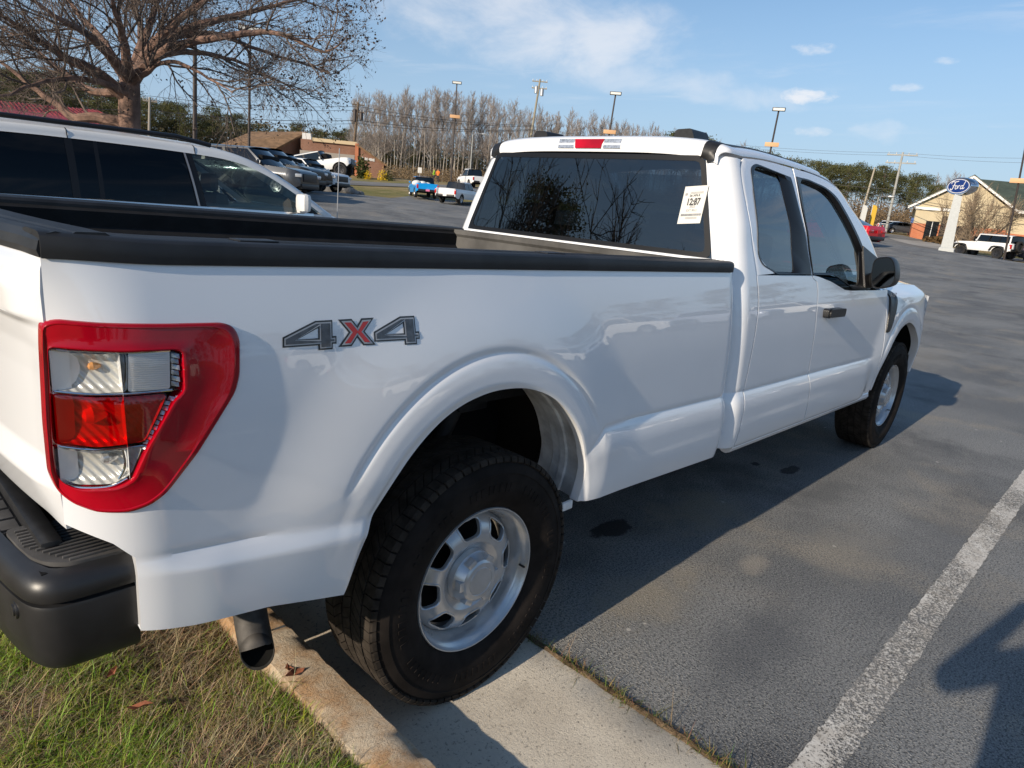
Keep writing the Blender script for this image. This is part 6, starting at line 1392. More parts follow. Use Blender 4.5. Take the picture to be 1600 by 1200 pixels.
# parked along the next aisle, outside the picture but mirrored in the flank of the pickup
for i, (x, y, pt, lab) in enumerate(((9, -15.5, PW, 'white utility vehicle parked across the aisle, mirrored in the pickup flank'), (15.5, -15.2, PB, 'black utility vehicle parked across the aisle beside white ones'), (22, -15.6, PW, 'second white utility vehicle across the aisle, past the black one'), (30, -15.3, PSIL, 'silver utility vehicle across the aisle'), (39, -15.5, PW, 'third white utility vehicle, last across the aisle'))):
    car(lab, 'SUV', 'parked_suv', (x, y, landz(x, y)), R(92), dict(SUV, paint=pt), 'vehicles parked across the aisle')
# ---- the boxy white off-roader
JL = dict(L=4.55, W=1.80, H=1.86, wb=3.0, fo=.62, r=.42, sill=.52, hood=1.14, belt=1.22, ws=(.55, .38), rear=(-2.16, -2.2), tumble=.07, paint=PW, rim=RIMD, noseround=.12, tailround=.08, bp=.36, cp=.68, deck=[(-2.27, 1.20), (-2.2, 1.22), (.55, 1.22), (.60, 1.18), (2.1, 1.12), (2.25, 1.08), (2.27, .9)])
jp = car('boxy white off-roader with black arches and a tail spare wheel, beside the pylon sign', 'off-roader', 'parked_off_roader', park(1540, 401.5, 67), heading(1540, 403, 56), JL)
for sx in (2.275 - .62, 2.275 - 3.62):
    for s in (-1, 1):
        mb = MB(); P = [(-.62, .58), (-.44, .93), (-.2, .99), (.25, .99), (.46, .92), (.64, .60), (.52, .60), (.40, .84), (.2, .92), (-.2, .92), (-.38, .84), (-.5, .58)]; mb.prism([(u + sx, v) for u, v in P], .17, lambda u, v, w, s=s: (u, s * (.86 + w), v)); mb.build('wheel_arch_flare', BLACKP, jp)
sw = carwheel(jp, -2.36, 0.05, .40, .24, RIMD); sw.name = 'spare_wheel'; sw.rotation_euler = (0, 0, R(-90)); sw.location = (-2.38, .05, 1.05)
mb = MB(); mb.box((-1.55, -.905, 1.48), (.36, .012, .26)); mb.build('window_sticker', PAPER, jp)
# ---- the long white utility vehicle in the next but one bay
EX = thing('long_white_suv', 'long white utility vehicle with dark glass parked past the far side of the pickup bed', 'SUV', (0, 5.55, 0))
EW = 1.0; EYB = -1.0
def ew(z): return np.interp(z, [.35, .6, .9, 1.1, 1.25, 1.30, 1.45, 1.6, 1.75, 1.80], [.96, .99, 1.0, .995, .975, .965, .93, .88, .815, .79])
EP = paint('pearl_white_paint', (.74, .74, .73))
def eside(outer, inner_list, name, mat, par, side, d=0.):
    pass
xsE = np.unique(np.r_[np.linspace(-2.72, 4.85, 90), 4.02 + .47 * np.cos(np.linspace(0, math.pi, 15)), .68 - .47 * np.cos(np.linspace(0, math.pi, 15)) - .02])
AXE = (3.98, .62)
def ez_top(x): return np.interp(x, [-2.75, -2.6, 2.75, 2.95, 3.15, 4.4, 4.75, 4.86], [1.22, 1.285, 1.255, 1.215, 1.14, 1.03, .96, .80])
rowsE = []
for x in xsE:
    zt = float(ez_top(x)); zb = .36
    for a in AXE:
        if abs(x - a) < .47: zb = max(zb, .40 + math.sqrt(max(0, .47 ** 2 - (x - a) ** 2)))
    k = 1 - .14 * max(0, (x - 4.2) / .66) ** 2.2 - .08 * max(0, (-2.3 - x) / .45) ** 2; sec = [(float(ew(zb + (zt - zb) * v)) * k, zb + (zt - zb) * v) for v in np.linspace(0, 1, 12)]; sec += [(.90 * k, zt + .02), (.5, zt + .04), (0, zt + .045)]; rowsE.append(sec)
G = np.array([[(x, -a, b) for a, b in s] + [(x, a, b) for a, b in s[::-1][1:]] for x, s in zip(xsE, rowsE)]); n = G.shape[1]
parts = [grid(G)] + [grid(np.array([[G[e, i] for i in range(n // 2 + 1)], [G[e, n - 1 - i] for i in range(n // 2 + 1)]])) for e in (0, -1)]; merge_mesh('body', parts, EP, EX, .0004, 35)
# side profile of the window band and the roof edge
TOPE = curve([(-2.62, 1.70), (-1.5, 1.785), (-.1, 1.822), (.4, 1.828), (1.2, 1.82), (1.75, 1.79), (2.08, 1.70), (2.40, 1.53), (2.72, 1.32), (2.86, 1.235)], 200)
def ztopE(x): return np.interp(x, TOPE[:, 0], TOPE[:, 1])
GEX = glass_mat('deep_privacy_glass', (.012, .014, .017), 1.5, .8); GEF = glass_mat('front_door_glass', (.26, .33, .33), 1.5, 1.3)
for s in (-1, 1):
    def epanel(name, P, mat, off, nu=24, nv=10, par=EX):   # P = (bottom-left, bottom-right, top-right, top-left) in x,z; top follows the arch when given as None
        (a0, b0), (a1, b1), t1, t0 = P; G = []
        for u in np.linspace(0, 1, nu):
            xb0 = a0 + (a1 - a0) * u; zb0 = b0 + (b1 - b0) * u; xt = t0[0] + (t1[0] - t0[0]) * u; zt_ = (t0[1] + (t1[1] - t0[1]) * u) if t0[1] < 5 else float(ztopE(xt)) - (t0[1] - 5); G.append([(xb0 + (xt - xb0) * v, s * (float(ew(zb0 + (zt_ - zb0) * v)) + off), zb0 + (zt_ - zb0) * v) for v in np.linspace(0, 1, nv)])
        V, Fc = grid(np.array(G)); return mesh(name, V, Fc, mat, par, True, None)
    epanel('cargo_window', ((-2.45, 1.29), (.36, 1.283), (.36, 5.062), (-2.30, 5.062)), GEX, -.006)
    epanel('rear_door_window', ((.40, 1.283), (1.39, 1.272), (1.33, 5.062), (.40, 5.062)), GEX, -.006)
    epanel('front_door_window', ((1.47, 1.272), (2.60, 1.255), (1.80, 5.075), (1.40, 5.062)), GEF, -.010, 30)
    epanel('front_corner_glass', ((2.585, 1.255), (2.70, 1.25), (2.42, 1.44), (2.40, 1.45)), SEAL, -.004, 6, 6)
    epanel('door_pillar', ((1.385, 1.272), (1.475, 1.272), (1.405, 5.06), (1.325, 5.06)), SEAL, .0, 4)
    epanel('bright_pillar_strip', ((1.392, 1.272), (1.412, 1.272), (1.348, 5.06), (1.330, 5.06)), pm('warm_bright_strip', (.45, .40, .36), .3, .7), .004, 3)
    epanel('door_pillar', ((.352, 1.283), (.41, 1.283), (.41, 5.06), (.352, 5.06)), SEAL, -.002, 4); epanel('window_divider', ((.56, 1.283), (.60, 1.283), (.60, 5.06), (.57, 5.06)), SEAL, -.004, 3)
    epanel('belt_moulding', ((-2.6, 1.262), (2.62, 1.236), (2.62, 1.262), (-2.6, 1.290)), BRIGHT, .006, 40, 4)
    # painted roof edge above the windows, down the windscreen pillar
    G = []
    for x in np.r_[np.linspace(-2.62, 1.6, 30), np.linspace(1.65, 2.84, 30)]:
        z = float(ztopE(x)); wz = float(ew(z)); th_ = .062
        G.append([(x, s * (float(ew(z - th_)) + .004), z - th_), (x, s * (float(ew(z - .03)) + .004), z - .03), (x, s * (wz + .0), z), (x + .01, s * (wz - .03), z + .018), (x + .02, s * (wz - .07), z + .02)])
    V, Fc = grid(np.array(G)); o = mesh('roof_edge', V, Fc, EP, EX, True, 60)
    mb = MB(); mb.tube([(-2.2, s * .74, 1.84), (-1.9, s * .74, 1.885), (1.3, s * .74, 1.895), (1.62, s * .74, 1.85)], .022, 8); mb.build('roof_rail', pm('dark_roof_rail', (.03, .032, .036), .3, .5), EX)
    mb = MB(); mb.box((2.44, s * 1.08, 1.37), (.10, .20, .19), bev=.05); mb.box((2.48, s * .97, 1.29), (.1, .1, .06), bev=.02); mb.build('door_mirror', EP, EX)
    for x in (.52, 1.55): mb = MB(); mb.box((x, s * 1.0, 1.12), (.24, .04, .04), bev=.012); mb.build('door_handle', EP, EX)
    for x in (-2.0, ): mb = MB(); mb.box((-2.66, s * .84, 1.15), (.18, .2, .5), bev=.04); mb.build('tail_light', TAILR, EX)
    mb = MB(); mb.box((4.66, s * .78, 1.0), (.3, .32, .16), bev=.05); mb.build('headlight', HEADW, EX)
# seams in the roof edge
mb = MB()
for x in (.38, 1.44, ):
    z = float(ztopE(x)); mb.tube([(x, -(float(ew(z - .06)) + .005), z - .062), (x, -(float(ew(z)) + .002), z), (x, -(float(ew(z)) - .04), z + .021)], .004, 4)
mb.build('roof_seam', DARK, EX)
G = []
for x in np.linspace(-2.62, 2.0, 40):
    z = float(ztopE(x)); w = float(ew(z)) - .06; G.append([(x + (.02 + .0 * u), u * w, z + .018 + .055 * (1 - abs(u) ** 2.5)) for u in np.linspace(-1, 1, 19)])
V, Fc = grid(np.array(G)); mesh('roof', V, Fc, EP, EX, True, None)
zz_ = lambda x, v: x
V, Fc = grid(np.array([[(2.86 - .84 * v + .14 * (1 - u * u) * (1 - v * .5), u * (.95 - .17 * v), 1.24 + .50 * v) for v in np.linspace(0, 1.02, 8)] for u in np.linspace(-1, 1, 16)])); mesh('windscreen', V, Fc, GEF, EX, True, None)
V, Fc = grid(np.array([[(-2.66 + .12 * v - .06 * (1 - u * u), u * (.94 - .14 * v), 1.27 + .46 * v) for v in np.linspace(0, 1, 8)] for u in np.linspace(-1, 1, 16)])); mesh('rear_glass', V, Fc, GEX, EX, True, None)
mb = MB(); mb.box((-2.60, 0, 1.80), (.25, 1.3, .05), bev=.02); mb.build('rear_spoiler', EP, EX)
mb = MB(); mb.tube([(2.96, -.90, 1.22), (2.97, -.905, 1.98)], .0055, 6); mb.build('antenna', GALV, EX)
mb = MB(); mb.box((1.0, 0, .45), (6.2, 1.5, .25)); mb.box((1.0, 0, .9), (4.6, 1.84, .6)); mb.build('underbody', DARK, EX)
for y in (-.45, .45):
    mb = MB(); mb.box((1.75, y, 1.15), (.15, .5, .5), bev=.06); mb.box((1.72, y, 1.50), (.1, .28, .18), bev=.05); mb.build('front_seat', pm('pale_seat_leather', (.28, .26, .24), .6), EX)
mb = MB(); mb.box((2.45, 0, 1.16), (.5, 1.7, .18), bev=.06); mb.build('dashboard', DASHM, EX)
mb = MB(); mb.tube([(2.12 + .05 * math.sin(a), .45 + .19 * math.cos(a), 1.2 + .19 * math.sin(a)) for a in np.linspace(0, 2 * math.pi, 25)], .016, 6); mb.build('steering_wheel', DASHM, EX)
for a in AXE:
    for s in (-1, 1): carwheel(EX, a, s * .86, .40, .27, RIMM)
# white roof with a red lamp behind the long vehicle
car('white pickup behind the long white vehicle, only its roof and red roof lamp showing', 'pickup', 'parked_pickup', (1.6, 9.1, 0.05), 0., dict(L=5.6, W=2.0, H=1.93, wb=3.5, fo=.95, r=.40, sill=.45, hood=1.2, belt=1.25, ws=(1.5, .9), rear=(-.45, -.6), bed=(-2.7, -.75), paint=PW, bp=.5, cp=.5))
# ================================================================== trees
BARKR = pm('reddish_bark', (.185, .112, .083), .85, vary=.45, vscale=5, bump=.5, bscale=30, bdist=.01); TWIG = pm('twig_bark', (.125, .095, .078), .9, vary=.3, vscale=3); SEEDM = pm('dry_seed_heads', (.060, .042, .034), .95)
BARKG = pm('pale_trunk_bark', (.33, .295, .255), .95, vary=.3, vscale=.6); TWIGG = pm('pale_twigs', (.30, .26, .235), .95, vary=.2, vscale=.3); PBARK = pm('pine_bark', (.12, .085, .065), .95, vary=.3, vscale=.6)
def leafmat(name, c1, c2, sc=.8):
    m, nb, b, o = new_mat(name); P = nb.n('NewGeometry').outputs['Position']; oi = nb.n('ObjectInfo').outputs['Random']; f = nb.noise(P, sc, 4, .6)
    c = nb.mix(nb.ramp(f, .35, .65), c1, c2); c = nb.mix(nb.ramp(oi, 0, 1, 0, .35), c, tuple(x * .6 for x in c1)); nb.L.new(c, b.inputs['Base Color']); b.inputs['Roughness'].default_value = .8; b.inputs['Specular IOR Level'].default_value = .2
    t = nb.n('BsdfTranslucent'); nb.L.new(c, t.inputs[0]); mx = nb.n('MixShader'); mx.inputs[0].default_value = .25; nb.L.new(b.outputs[0], mx.inputs[1]); nb.L.new(t.outputs[0], mx.inputs[2]); nb.L.new(mx.outputs[0], o.inputs[0]); return m
PINEL = leafmat('pine_needles', (.085, .095, .040), (.16, .155, .062), .35); SHRUBL = leafmat('evergreen_shrub_leaves', (.045, .060, .018), (.085, .095, .03)); YELL = leafmat('forsythia_flowers', (.62, .42, .02), (.70, .52, .05)); UNDERL = leafmat('winter_undergrowth', (.22, .155, .095), (.33, .24, .14), .12)
class Tubes:                                    # many tapered twigs in one mesh
    def __init__(s): s.V = []; s.F = []; s.k = 0
    def add(s, P, r0, r1, n):
        P = np.asarray(P, float); m = len(P); T = np.gradient(P, axis=0); T /= np.linalg.norm(T, axis=1)[:, None] + 1e-9; a = np.array([0, 0, 1.]) if abs(T[0, 2]) < .9 else np.array([1., 0, 0])
        U = np.cross(T, a); U /= np.linalg.norm(U, axis=1)[:, None] + 1e-9; B = np.cross(T, U); r = np.linspace(r0, r1, m)[:, None, None]; th = np.linspace(0, 2 * np.pi, n, endpoint=False)
        ring = P[:, None] + r * (U[:, None] * np.cos(th)[None, :, None] + B[:, None] * np.sin(th)[None, :, None]); s.V.append(ring.reshape(-1, 3))
        i = np.arange(m - 1)[:, None]; j = np.arange(n)[None]; q = np.stack([i * n + j, i * n + (j + 1) % n, (i + 1) * n + (j + 1) % n, (i + 1) * n + j], -1).reshape(-1, 4) + s.k; s.F.append(q); s.k += m * n
    def build(s, name, mat, par=None, loc=None): return mesh(name, np.concatenate(s.V), np.concatenate(s.F), mat, par, True, None, loc=loc)
def limb(p, d, L, r, n, wig, up, g):
    P = [np.array(p, float)]; d = np.array(d, float); d /= np.linalg.norm(d)
    for _ in range(n):
        d = d + g.normal(0, wig, 3) + np.array([0, 0, up]); d /= np.linalg.norm(d); P.append(P[-1] + d * L / n)
    return np.array(P)
def quads(C, S, N=None, g=None, flat=0.):       # leaf cards: centres, sizes, random facing
    m = len(C); a = g.normal(size=(m, 3)); a[:, 2] *= (1 - flat); a /= np.linalg.norm(a, axis=1)[:, None]; b = np.cross(a, g.normal(size=(m, 3))); b /= np.linalg.norm(b, axis=1)[:, None] + 1e-9; c = np.cross(a, b)
    S = np.asarray(S).reshape(-1, 1); V = np.stack([C - b * S - c * S * .6, C + b * S - c * S * .6, C + b * S * .8 + c * S * .7, C - b * S * .8 + c * S * .7], 1).reshape(-1, 3); return V, np.arange(m * 4).reshape(-1, 4)
# ---- the big bare tree behind the long white vehicle
def big_tree():
    g = np.random.default_rng(5); D0 = 15.5; b = stand(196, 330, D0); o = thing('crape_myrtle', 'large bare spreading tree with reddish limbs and dry seed heads, behind the long white vehicle', 'tree', tuple(b)); b = np.array(b)
    fork = at(203, 125, D0) - b; mb = MB(); mb.tube(curve([(0, 0, -.2), (.02, 0, .3), tuple(fork * .5 + [.03, -.03, 0]), tuple(fork * .8), tuple(fork)], 14), np.interp(np.linspace(0, 1, 14), [0, .08, .3, .8, 1], [.29, .225, .19, .19, .17]), 14); mb.build('trunk', BARKR, o)
    G_ = [([(190, 190), (150, 183), (118, 180), (95, 160), (60, 130), (0, 84), (-60, 50)], 1.5, .12), ([(198, 150), (165, 118), (130, 95), (95, 78), (60, 55), (0, 18), (-60, -5)], -1.5, .13), ([(200, 130), (180, 90), (155, 55), (110, 2), (80, -50)], 2.5, .12),
          ([(206, 125), (196, 75), (185, 30), (168, -50)], -2., .11), ([(210, 125), (222, 80), (238, 35), (255, -10), (290, -70)], 2., .12), ([(212, 122), (240, 75), (268, 45), (310, 12), (370, -25), (450, -60)], -1.0, .13), ([(214, 118), (238, 95), (270, 88), (320, 84), (370, 95), (410, 115), (460, 140)], 2.5, .09),
          ([(214, 120), (250, 88), (300, 70), (380, 60), (440, 55), (510, 80), (545, 55)], -2.2, .11), ([(208, 128), (214, 60), (205, 5), (200, -60)], 3.5, .1), ([(216, 112), (262, 60), (330, 32), (400, 15), (470, -5), (540, -30)], 1.2, .10), ([(212, 135), (236, 118), (275, 112), (330, 140), (365, 160)], -2.5, .06),
          ([(196, 140), (170, 128), (120, 118), (70, 122), (10, 140), (-40, 150)], -3., .07), ([(200, 125), (150, 70), (90, 40), (20, -10)], -4., .1), ([(212, 122), (255, 70), (330, 60), (390, 80), (470, 108), (515, 125)], 3.5, .09), ([(200, 135), (140, 140), (90, 110), (30, 60), (-50, 20)], 4., .09)]
    tw_, sd = Tubes(), []
    base = []
    for pts, dd, r0 in G_:
        n = len(pts); P = np.array([at(p[0], p[1], D0 + dd * (i / (n - 1)) ** 1.1) - b for i, p in enumerate(pts)]); P[0] = fork * (P[0][2] / fork[2] if P[0][2] < fork[2] else 1) * .98
        c = curve(P, 26) + np.cumsum(g.normal(0, .012, (26, 3)), 0); mb = MB(); mb.tube(c, np.linspace(r0, .007, 26), 8); mb.build('limb', BARKR, o); base.append((c, r0))
    def grow(c, r0, lev):
        L = np.linalg.norm(np.diff(c, axis=0), axis=1).sum(); n = (11, 6, 4, 3)[lev]
        for t in np.sort(g.uniform(.18 if lev == 0 else .12, 1, n)):
            k = t * (len(c) - 1); i = min(int(k), len(c) - 2); p = c[i] + (c[i + 1] - c[i]) * (k - i); d = c[min(i + 2, len(c) - 1)] - c[max(0, i - 1)]; d = d / (np.linalg.norm(d) + 1e-9); q = np.cross(d, g.normal(size=3)); q /= np.linalg.norm(q)
            an = g.uniform(.45, 1.0); nd = d * math.cos(an) + q * math.sin(an) + np.array([0, 0, (.22, .10, .02, 0)[lev]]); Ls = (1.3, .85, .5, .26)[lev] * g.uniform(.6, 1.3) * (1.15 - .35 * t); r = (.022, .0082, .0042, .0027)[lev] * (1.1 - .4 * t)
            q = limb(p, nd, Ls, r, (8, 5, 4, 3)[lev], (.13, .16, .2, .2)[lev], (.02, .0, -.02, -.03)[lev], g); tw_.add(q, r, r * .45, (5, 4, 3, 3)[lev])
            if lev < 3: grow(q, r, lev + 1)
            elif True:
                sx = pix(q[-1] + b)[0]; pr_ = np.interp(sx, [0, 250, 420, 520, 620], [.02, .05, .16, .42, .55])
                if g.random() < pr_: sd.append(q[-1])
    for c, r0 in base: grow(c, r0, 0)
    t = tw_.build('twigs', TWIG, o); t['kind'] = 'stuff'
    if sd:
        C = np.repeat(np.array(sd), 5, 0) + g.normal(0, .04, (len(sd) * 5, 3)); V, Fq = quads(C, g.uniform(.010, .026, len(C)), g=g); s_ = mesh('seed_heads', V, Fq, SEEDM, o, False); s_['kind'] = 'stuff'
    return o
big_tree()
# ---- prototypes for the woods
def bare_proto(seed, H, spread=.16, crown=.45):
    g = np.random.default_rng(seed); tr, tw_ = Tubes(), Tubes(); P = limb((0, 0, -.5), (g.normal(0, .02), g.normal(0, .02), 1), H, .2, 14, .018, .02, g); tr.add(P, H * g.uniform(.005, .0085), H * .0012, 6)
    for t in np.sort(g.uniform(crown, .99, 46)):
        k = t * 14; i = min(int(k), 13); p = P[i] + (P[i + 1] - P[i]) * (k - i); a = g.uniform(0, 6.28); e = g.uniform(.7, 1.25); L = H * spread * g.uniform(.6, 1.3) * (1.35 - t); q = limb(p, (math.cos(a) * math.cos(e), math.sin(a) * math.cos(e), math.sin(e)), L, 0, 5, .10, .06, g); tw_.add(q, .05 * (1.3 - t) + .02, .014, 3)
        for t2 in g.uniform(.2, 1, 10):
            j = t2 * 5; ii = min(int(j), 4); pp = q[ii] + (q[ii + 1] - q[ii]) * (j - ii); d = (q[ii + 1] - q[ii]); d /= np.linalg.norm(d); nd = d + g.normal(0, .42, 3) + [0, 0, .25]; q2 = limb(pp, nd, L * g.uniform(.25, .5), 0, 3, .12, .05, g); tw_.add(q2, .022, .009, 3)
            for _ in range(2): q3 = limb(q2[g.integers(1, 4)], nd + g.normal(0, .5, 3), L * .2, 0, 2, .1, .05, g); tw_.add(q3, .013, .006, 3)
    a = tr.build('trunk', BARKG); b = tw_.build('crown', TWIGG); r = (a.data, b.data); bpy.data.objects.remove(a); bpy.data.objects.remove(b); return r
def pine_proto(seed, H, lo=.42, wid=.20, dens=1.):
    g = np.random.default_rng(seed); tr = Tubes(); P = limb((0, 0, -.5), (g.normal(0, .02), g.normal(0, .02), 1), H * .97, .2, 10, .012, .02, g); tr.add(P, H * .011, H * .002, 6); C = []; S_ = []
    for i in range(int(52 * dens)):
        t = lo + (1 - lo) * g.random() ** .8; p = P[min(int(t * 10), 10)]; w = H * wid * (math.sin(math.pi * min(1, (1 - t) / (1 - lo) * .75 + .18)) ** .8); a = g.uniform(0, 6.28); rr = w * g.uniform(.25, 1.); c = np.array([p[0] + rr * math.cos(a), p[1] + rr * math.sin(a), t * H + g.normal(0, .2)])
        tr.add(np.array([[p[0], p[1], t * H - rr * .25], c]), .06, .02, 3); m = int(g.uniform(70, 120)); s = H * .045 * g.uniform(.6, 1.25); C.append(c + g.normal(0, 1, (m, 3)) * [s, s, s * .55]); S_.append(g.uniform(.06, .15, m) * H / 16)
    a = tr.build('trunk', PBARK); V, Fq = quads(np.concatenate(C), np.concatenate(S_), g=g, flat=-.2); b = mesh('crown', V, Fq, PINEL, None, False); r = (a.data, b.data); bpy.data.objects.remove(a); bpy.data.objects.remove(b); return r
BP = [bare_proto(100 + i, 20., (.15, .19, .13, .21, .16, .24)[i], (.34, .28, .45, .22, .5, .3)[i]) for i in range(6)]; PP = [pine_proto(200 + i, 16., (.52, .46, .62, .25)[i], (.17, .20, .15, .2)[i], (.62, .7, .5, 1.)[i]) for i in range(4)]
CEDAR = pine_proto(260, 12., .04, .26, 2.2)
def plant(nm, protos, px, base, D, h, H0, label, cat, grp, g):
    p = stand(px, base, D); a, b = protos[g.integers(len(protos))]; o = thing(nm, label, cat, tuple(p), g.uniform(0, 6.28), grp); k = h / H0; o.scale = (k * g.uniform(.85, 1.15), k * g.uniform(.85, 1.15), k)
    inst('trunk', a, o); inst('crown', b, o); return o
g = np.random.default_rng(31)
# mid distance: the tall leafless wood
for i in range(130):
    px = 545 + (i + g.uniform(-.5, .5)) * 3.85; D = g.uniform(140, 180); top = np.interp(px, [540, 600, 700, 780, 830, 900, 940, 1040], [148, 142, 139, 156, 168, 178, 182, 204]) + g.uniform(-2, 17); base = np.interp(px, [540, 1050], [276, 322]); z0 = landz(*at(px, base, D)[:2]); h = at(px, top, D)[2] - z0
    plant('leafless_tree', BP, px, base, D, h, 20., 'tall thin leafless tree in the pale wood behind the lot', 'tree', 'leafless trees of the pale wood', g)
for i in range(9):
    px = 1446 + i * 6 + g.uniform(-3, 3); D = g.uniform(165, 190); top = np.interp(px, [1440, 1500], [272, 272]) + g.uniform(-4, 14); z0 = landz(*at(px, 362, D)[:2]); plant('leafless_tree', BP, px, 362, D, at(px, top, D)[2] - z0, 20., 'leafless tree at the end of the evergreen wood by the cream store', 'tree', 'leafless trees by the store', g)
# left: dark pine hill
for i in range(92):
    px = -90 + i * 9.2 + g.uniform(-5, 5); D = g.uniform(176, 225); top = np.interp(px, [-100, 20, 80, 180, 260, 330, 430, 540, 640, 760], [108, 112, 108, 130, 148, 168, 192, 200, 214, 240]) + g.uniform(-6, 20); base = np.interp(px, [0, 760], [235, 290]); z0 = landz(*at(px, base, D)[:2]); h = at(px, top, D)[2] - z0
    plant('pine_tree', [PP[3], PP[3], PP[1]], px, base, D, h, 16., 'dark pine of the wooded rise beyond the brick building', 'tree', 'pines of the wooded rise', g)
# right: pines behind the road
for i in range(31):
    px = 1248 + i * 7.1 + g.uniform(-4, 4); D = g.uniform(165, 205); top = np.interp(px, [1240, 1290, 1350, 1400, 1440, 1470], [252, 252, 260, 270, 276, 282]) + g.uniform(-4, 16) + (8 if i % 3 == 0 else 0); z0 = landz(*at(px, 352, D)[:2]); h = at(px, top, D)[2] - z0
    plant('pine_tree', PP[:3], px, 352, D, h, 16., 'tall pine with a bare lower trunk in the wood beyond the road and feather banners', 'tree', 'pines of the wood beyond the road', g)
for i in range(24):                             # the same wood going on behind the cab
    px = 1050 + i * 8.4 + g.uniform(-3, 3); D = g.uniform(150, 190); top = np.interp(px, [1040, 1250], [204, 250]) + g.uniform(-4, 16); z0 = landz(*at(px, 335, D)[:2]); h = at(px, top, D)[2] - z0
    plant('leafless_tree' if i % 2 else 'pine_tree', BP if i % 2 else PP[:3], px, 335, D, h, 20. if i % 2 else 16., 'leafless tree of the mixed wood hidden behind the cab' if i % 2 else 'pine of the mixed wood hidden behind the cab', 'tree', 'trees behind the cab', g)
# brush at the foot of the woods (uncountable)
def brush(name, label, px0, px1, y0, y1, D0, D1, n, hh, mat, size):
    g = np.random.default_rng(len(label)); C = []; S_ = []
    for i in range(n):
        u = g.random(); px = px0 + (px1 - px0) * u; D = g.uniform(D0, D1); p = stand(px, y0 + (y1 - y0) * u, D); h = hh * g.uniform(.3, 1.) ; m = 7; C.append(np.array(p) + g.normal(0, 1, (m, 3)) * [.9, .9, 0] + np.c_[np.zeros((m, 2)), g.uniform(0, h, m)]); S_.append(g.uniform(.5, 1., m) * size)
    V, Fq = quads(np.concatenate(C), np.concatenate(S_), g=g); o = mesh(name, V, Fq, mat, None, False); tag(o, label, 'undergrowth', None, 'stuff'); return o
brush('undergrowth', 'brown winter undergrowth at the foot of the leafless wood', 540, 1060, 277, 322, 132, 180, 9000, 3.0, UNDERL, .13)
brush('undergrowth', 'brown brush at the foot of the evergreen wood beyond the road', 1040, 1500, 326, 370, 150, 200, 11000, 6.0, UNDERL, .16)
brush('undergrowth', 'dark brush under the pines of the wooded rise', -120, 1000, 232, 314, 182, 225, 15000, 12., leafmat('dark_brush', (.08, .075, .04), (.16, .125, .075), .1), .3)
# ---- shrubs by the brick building
def shrub(name, label, px, py, D, w, h, mat, n=420):
    g = np.random.default_rng(int(px * 7 + py)); p = stand(px, py, D); o = thing(name, label, 'shrub', tuple(p)); u = g.normal(size=(n, 3)); u /= np.linalg.norm(u, axis=1)[:, None]; u *= (g.random(n) ** .45)[:, None]; u[:, 2] = np.abs(u[:, 2]); C = u * [w / 2, w / 2, h] * (1 + g.normal(0, .08, (n, 1))); V, Fq = quads(C, g.uniform(.05, .12, n) * max(w, h) * .55, g=g); mesh('foliage', V, Fq, mat, o, False)
    mb = MB(); mb.tube([(0, 0, -.1), (0, 0, h * .6)], .05, 5); mb.build('stem', PBARK, o); return o
shrub('evergreen_shrub', 'tall dark green shrub against the brick gable wall', 566, 277, 89, 1.9, 2.9, SHRUBL); shrub('flowering_shrub', 'small bright yellow shrub right of the tall dark one', 575, 277.5, 88, 1.1, 1.2, YELL, 200)
shrub('flowering_shrub', 'wider bright yellow shrub near the corner of the brick building', 597, 280, 88, 1.5, 1.4, YELL, 240); shrub('evergreen_shrub', 'low dark green shrub at the right corner of the brick building', 607, 281, 88, 1.5, 1.3, SHRUBL, 240)
shrub('evergreen_shrub', 'low shrub row at the foot of the cream store', 1466, 375.5, 90, 3.4, .7, leafmat('reddish_shrub', (.10, .06, .03), (.14, .09, .04)), 300)
# ---- bare crape myrtle in front of the store
def small_tree(nm, label, b, w, h, seed, mats=(BARKG, TWIGG), dens=1., r=.09):
    g = np.random.default_rng(seed); o = thing(nm, label, 'tree', tuple(b)); tr, tw_ = Tubes(), Tubes()
    for i in range(9):
        a = 2 * math.pi * i / 9 + g.uniform(-.3, .3); e = g.uniform(.75, 1.35); L = h * .85; q = limb((0, 0, 0), (math.cos(a) * math.cos(e) * w / h, math.sin(a) * math.cos(e) * w / h, math.sin(e)), L, 0, 10, .06, .01, g); tr.add(q, r * .6, r * .12, 5)
        for t in g.uniform(.25, 1, int(12 * dens)):
            k = t * 10; ii = min(int(k), 9); p = q[ii]; d = q[ii + 1] - q[ii]; d /= np.linalg.norm(d); nd = d + g.normal(0, .5, 3) + [0, 0, .15]; q2 = limb(p, nd, h * .34 * g.uniform(.5, 1.2), 0, 5, .14, .03, g); tw_.add(q2, r * .16, r * .07, 3)
            for t2 in g.uniform(.2, 1, 6): q3 = limb(q2[min(int(t2 * 5), 4)], nd + g.normal(0, .7, 3), h * .13 * g.uniform(.5, 1.2), 0, 3, .2, .02, g); tw_.add(q3, r * .09, r * .045, 3)
    tr.build('trunk', mats[0], o); c = tw_.build('crown', mats[1], o); c['kind'] = 'stuff'; return o
PALET = pm('pale_bare_twigs', (.30, .225, .15), .9)
small_tree('bare_ornamental_tree', 'rounded leafless tree with many pale stems in front of the cream store', stand(1513, 386, 70), 6.5, 5.6, 77, (PALET, PALET), 3.2, .13)
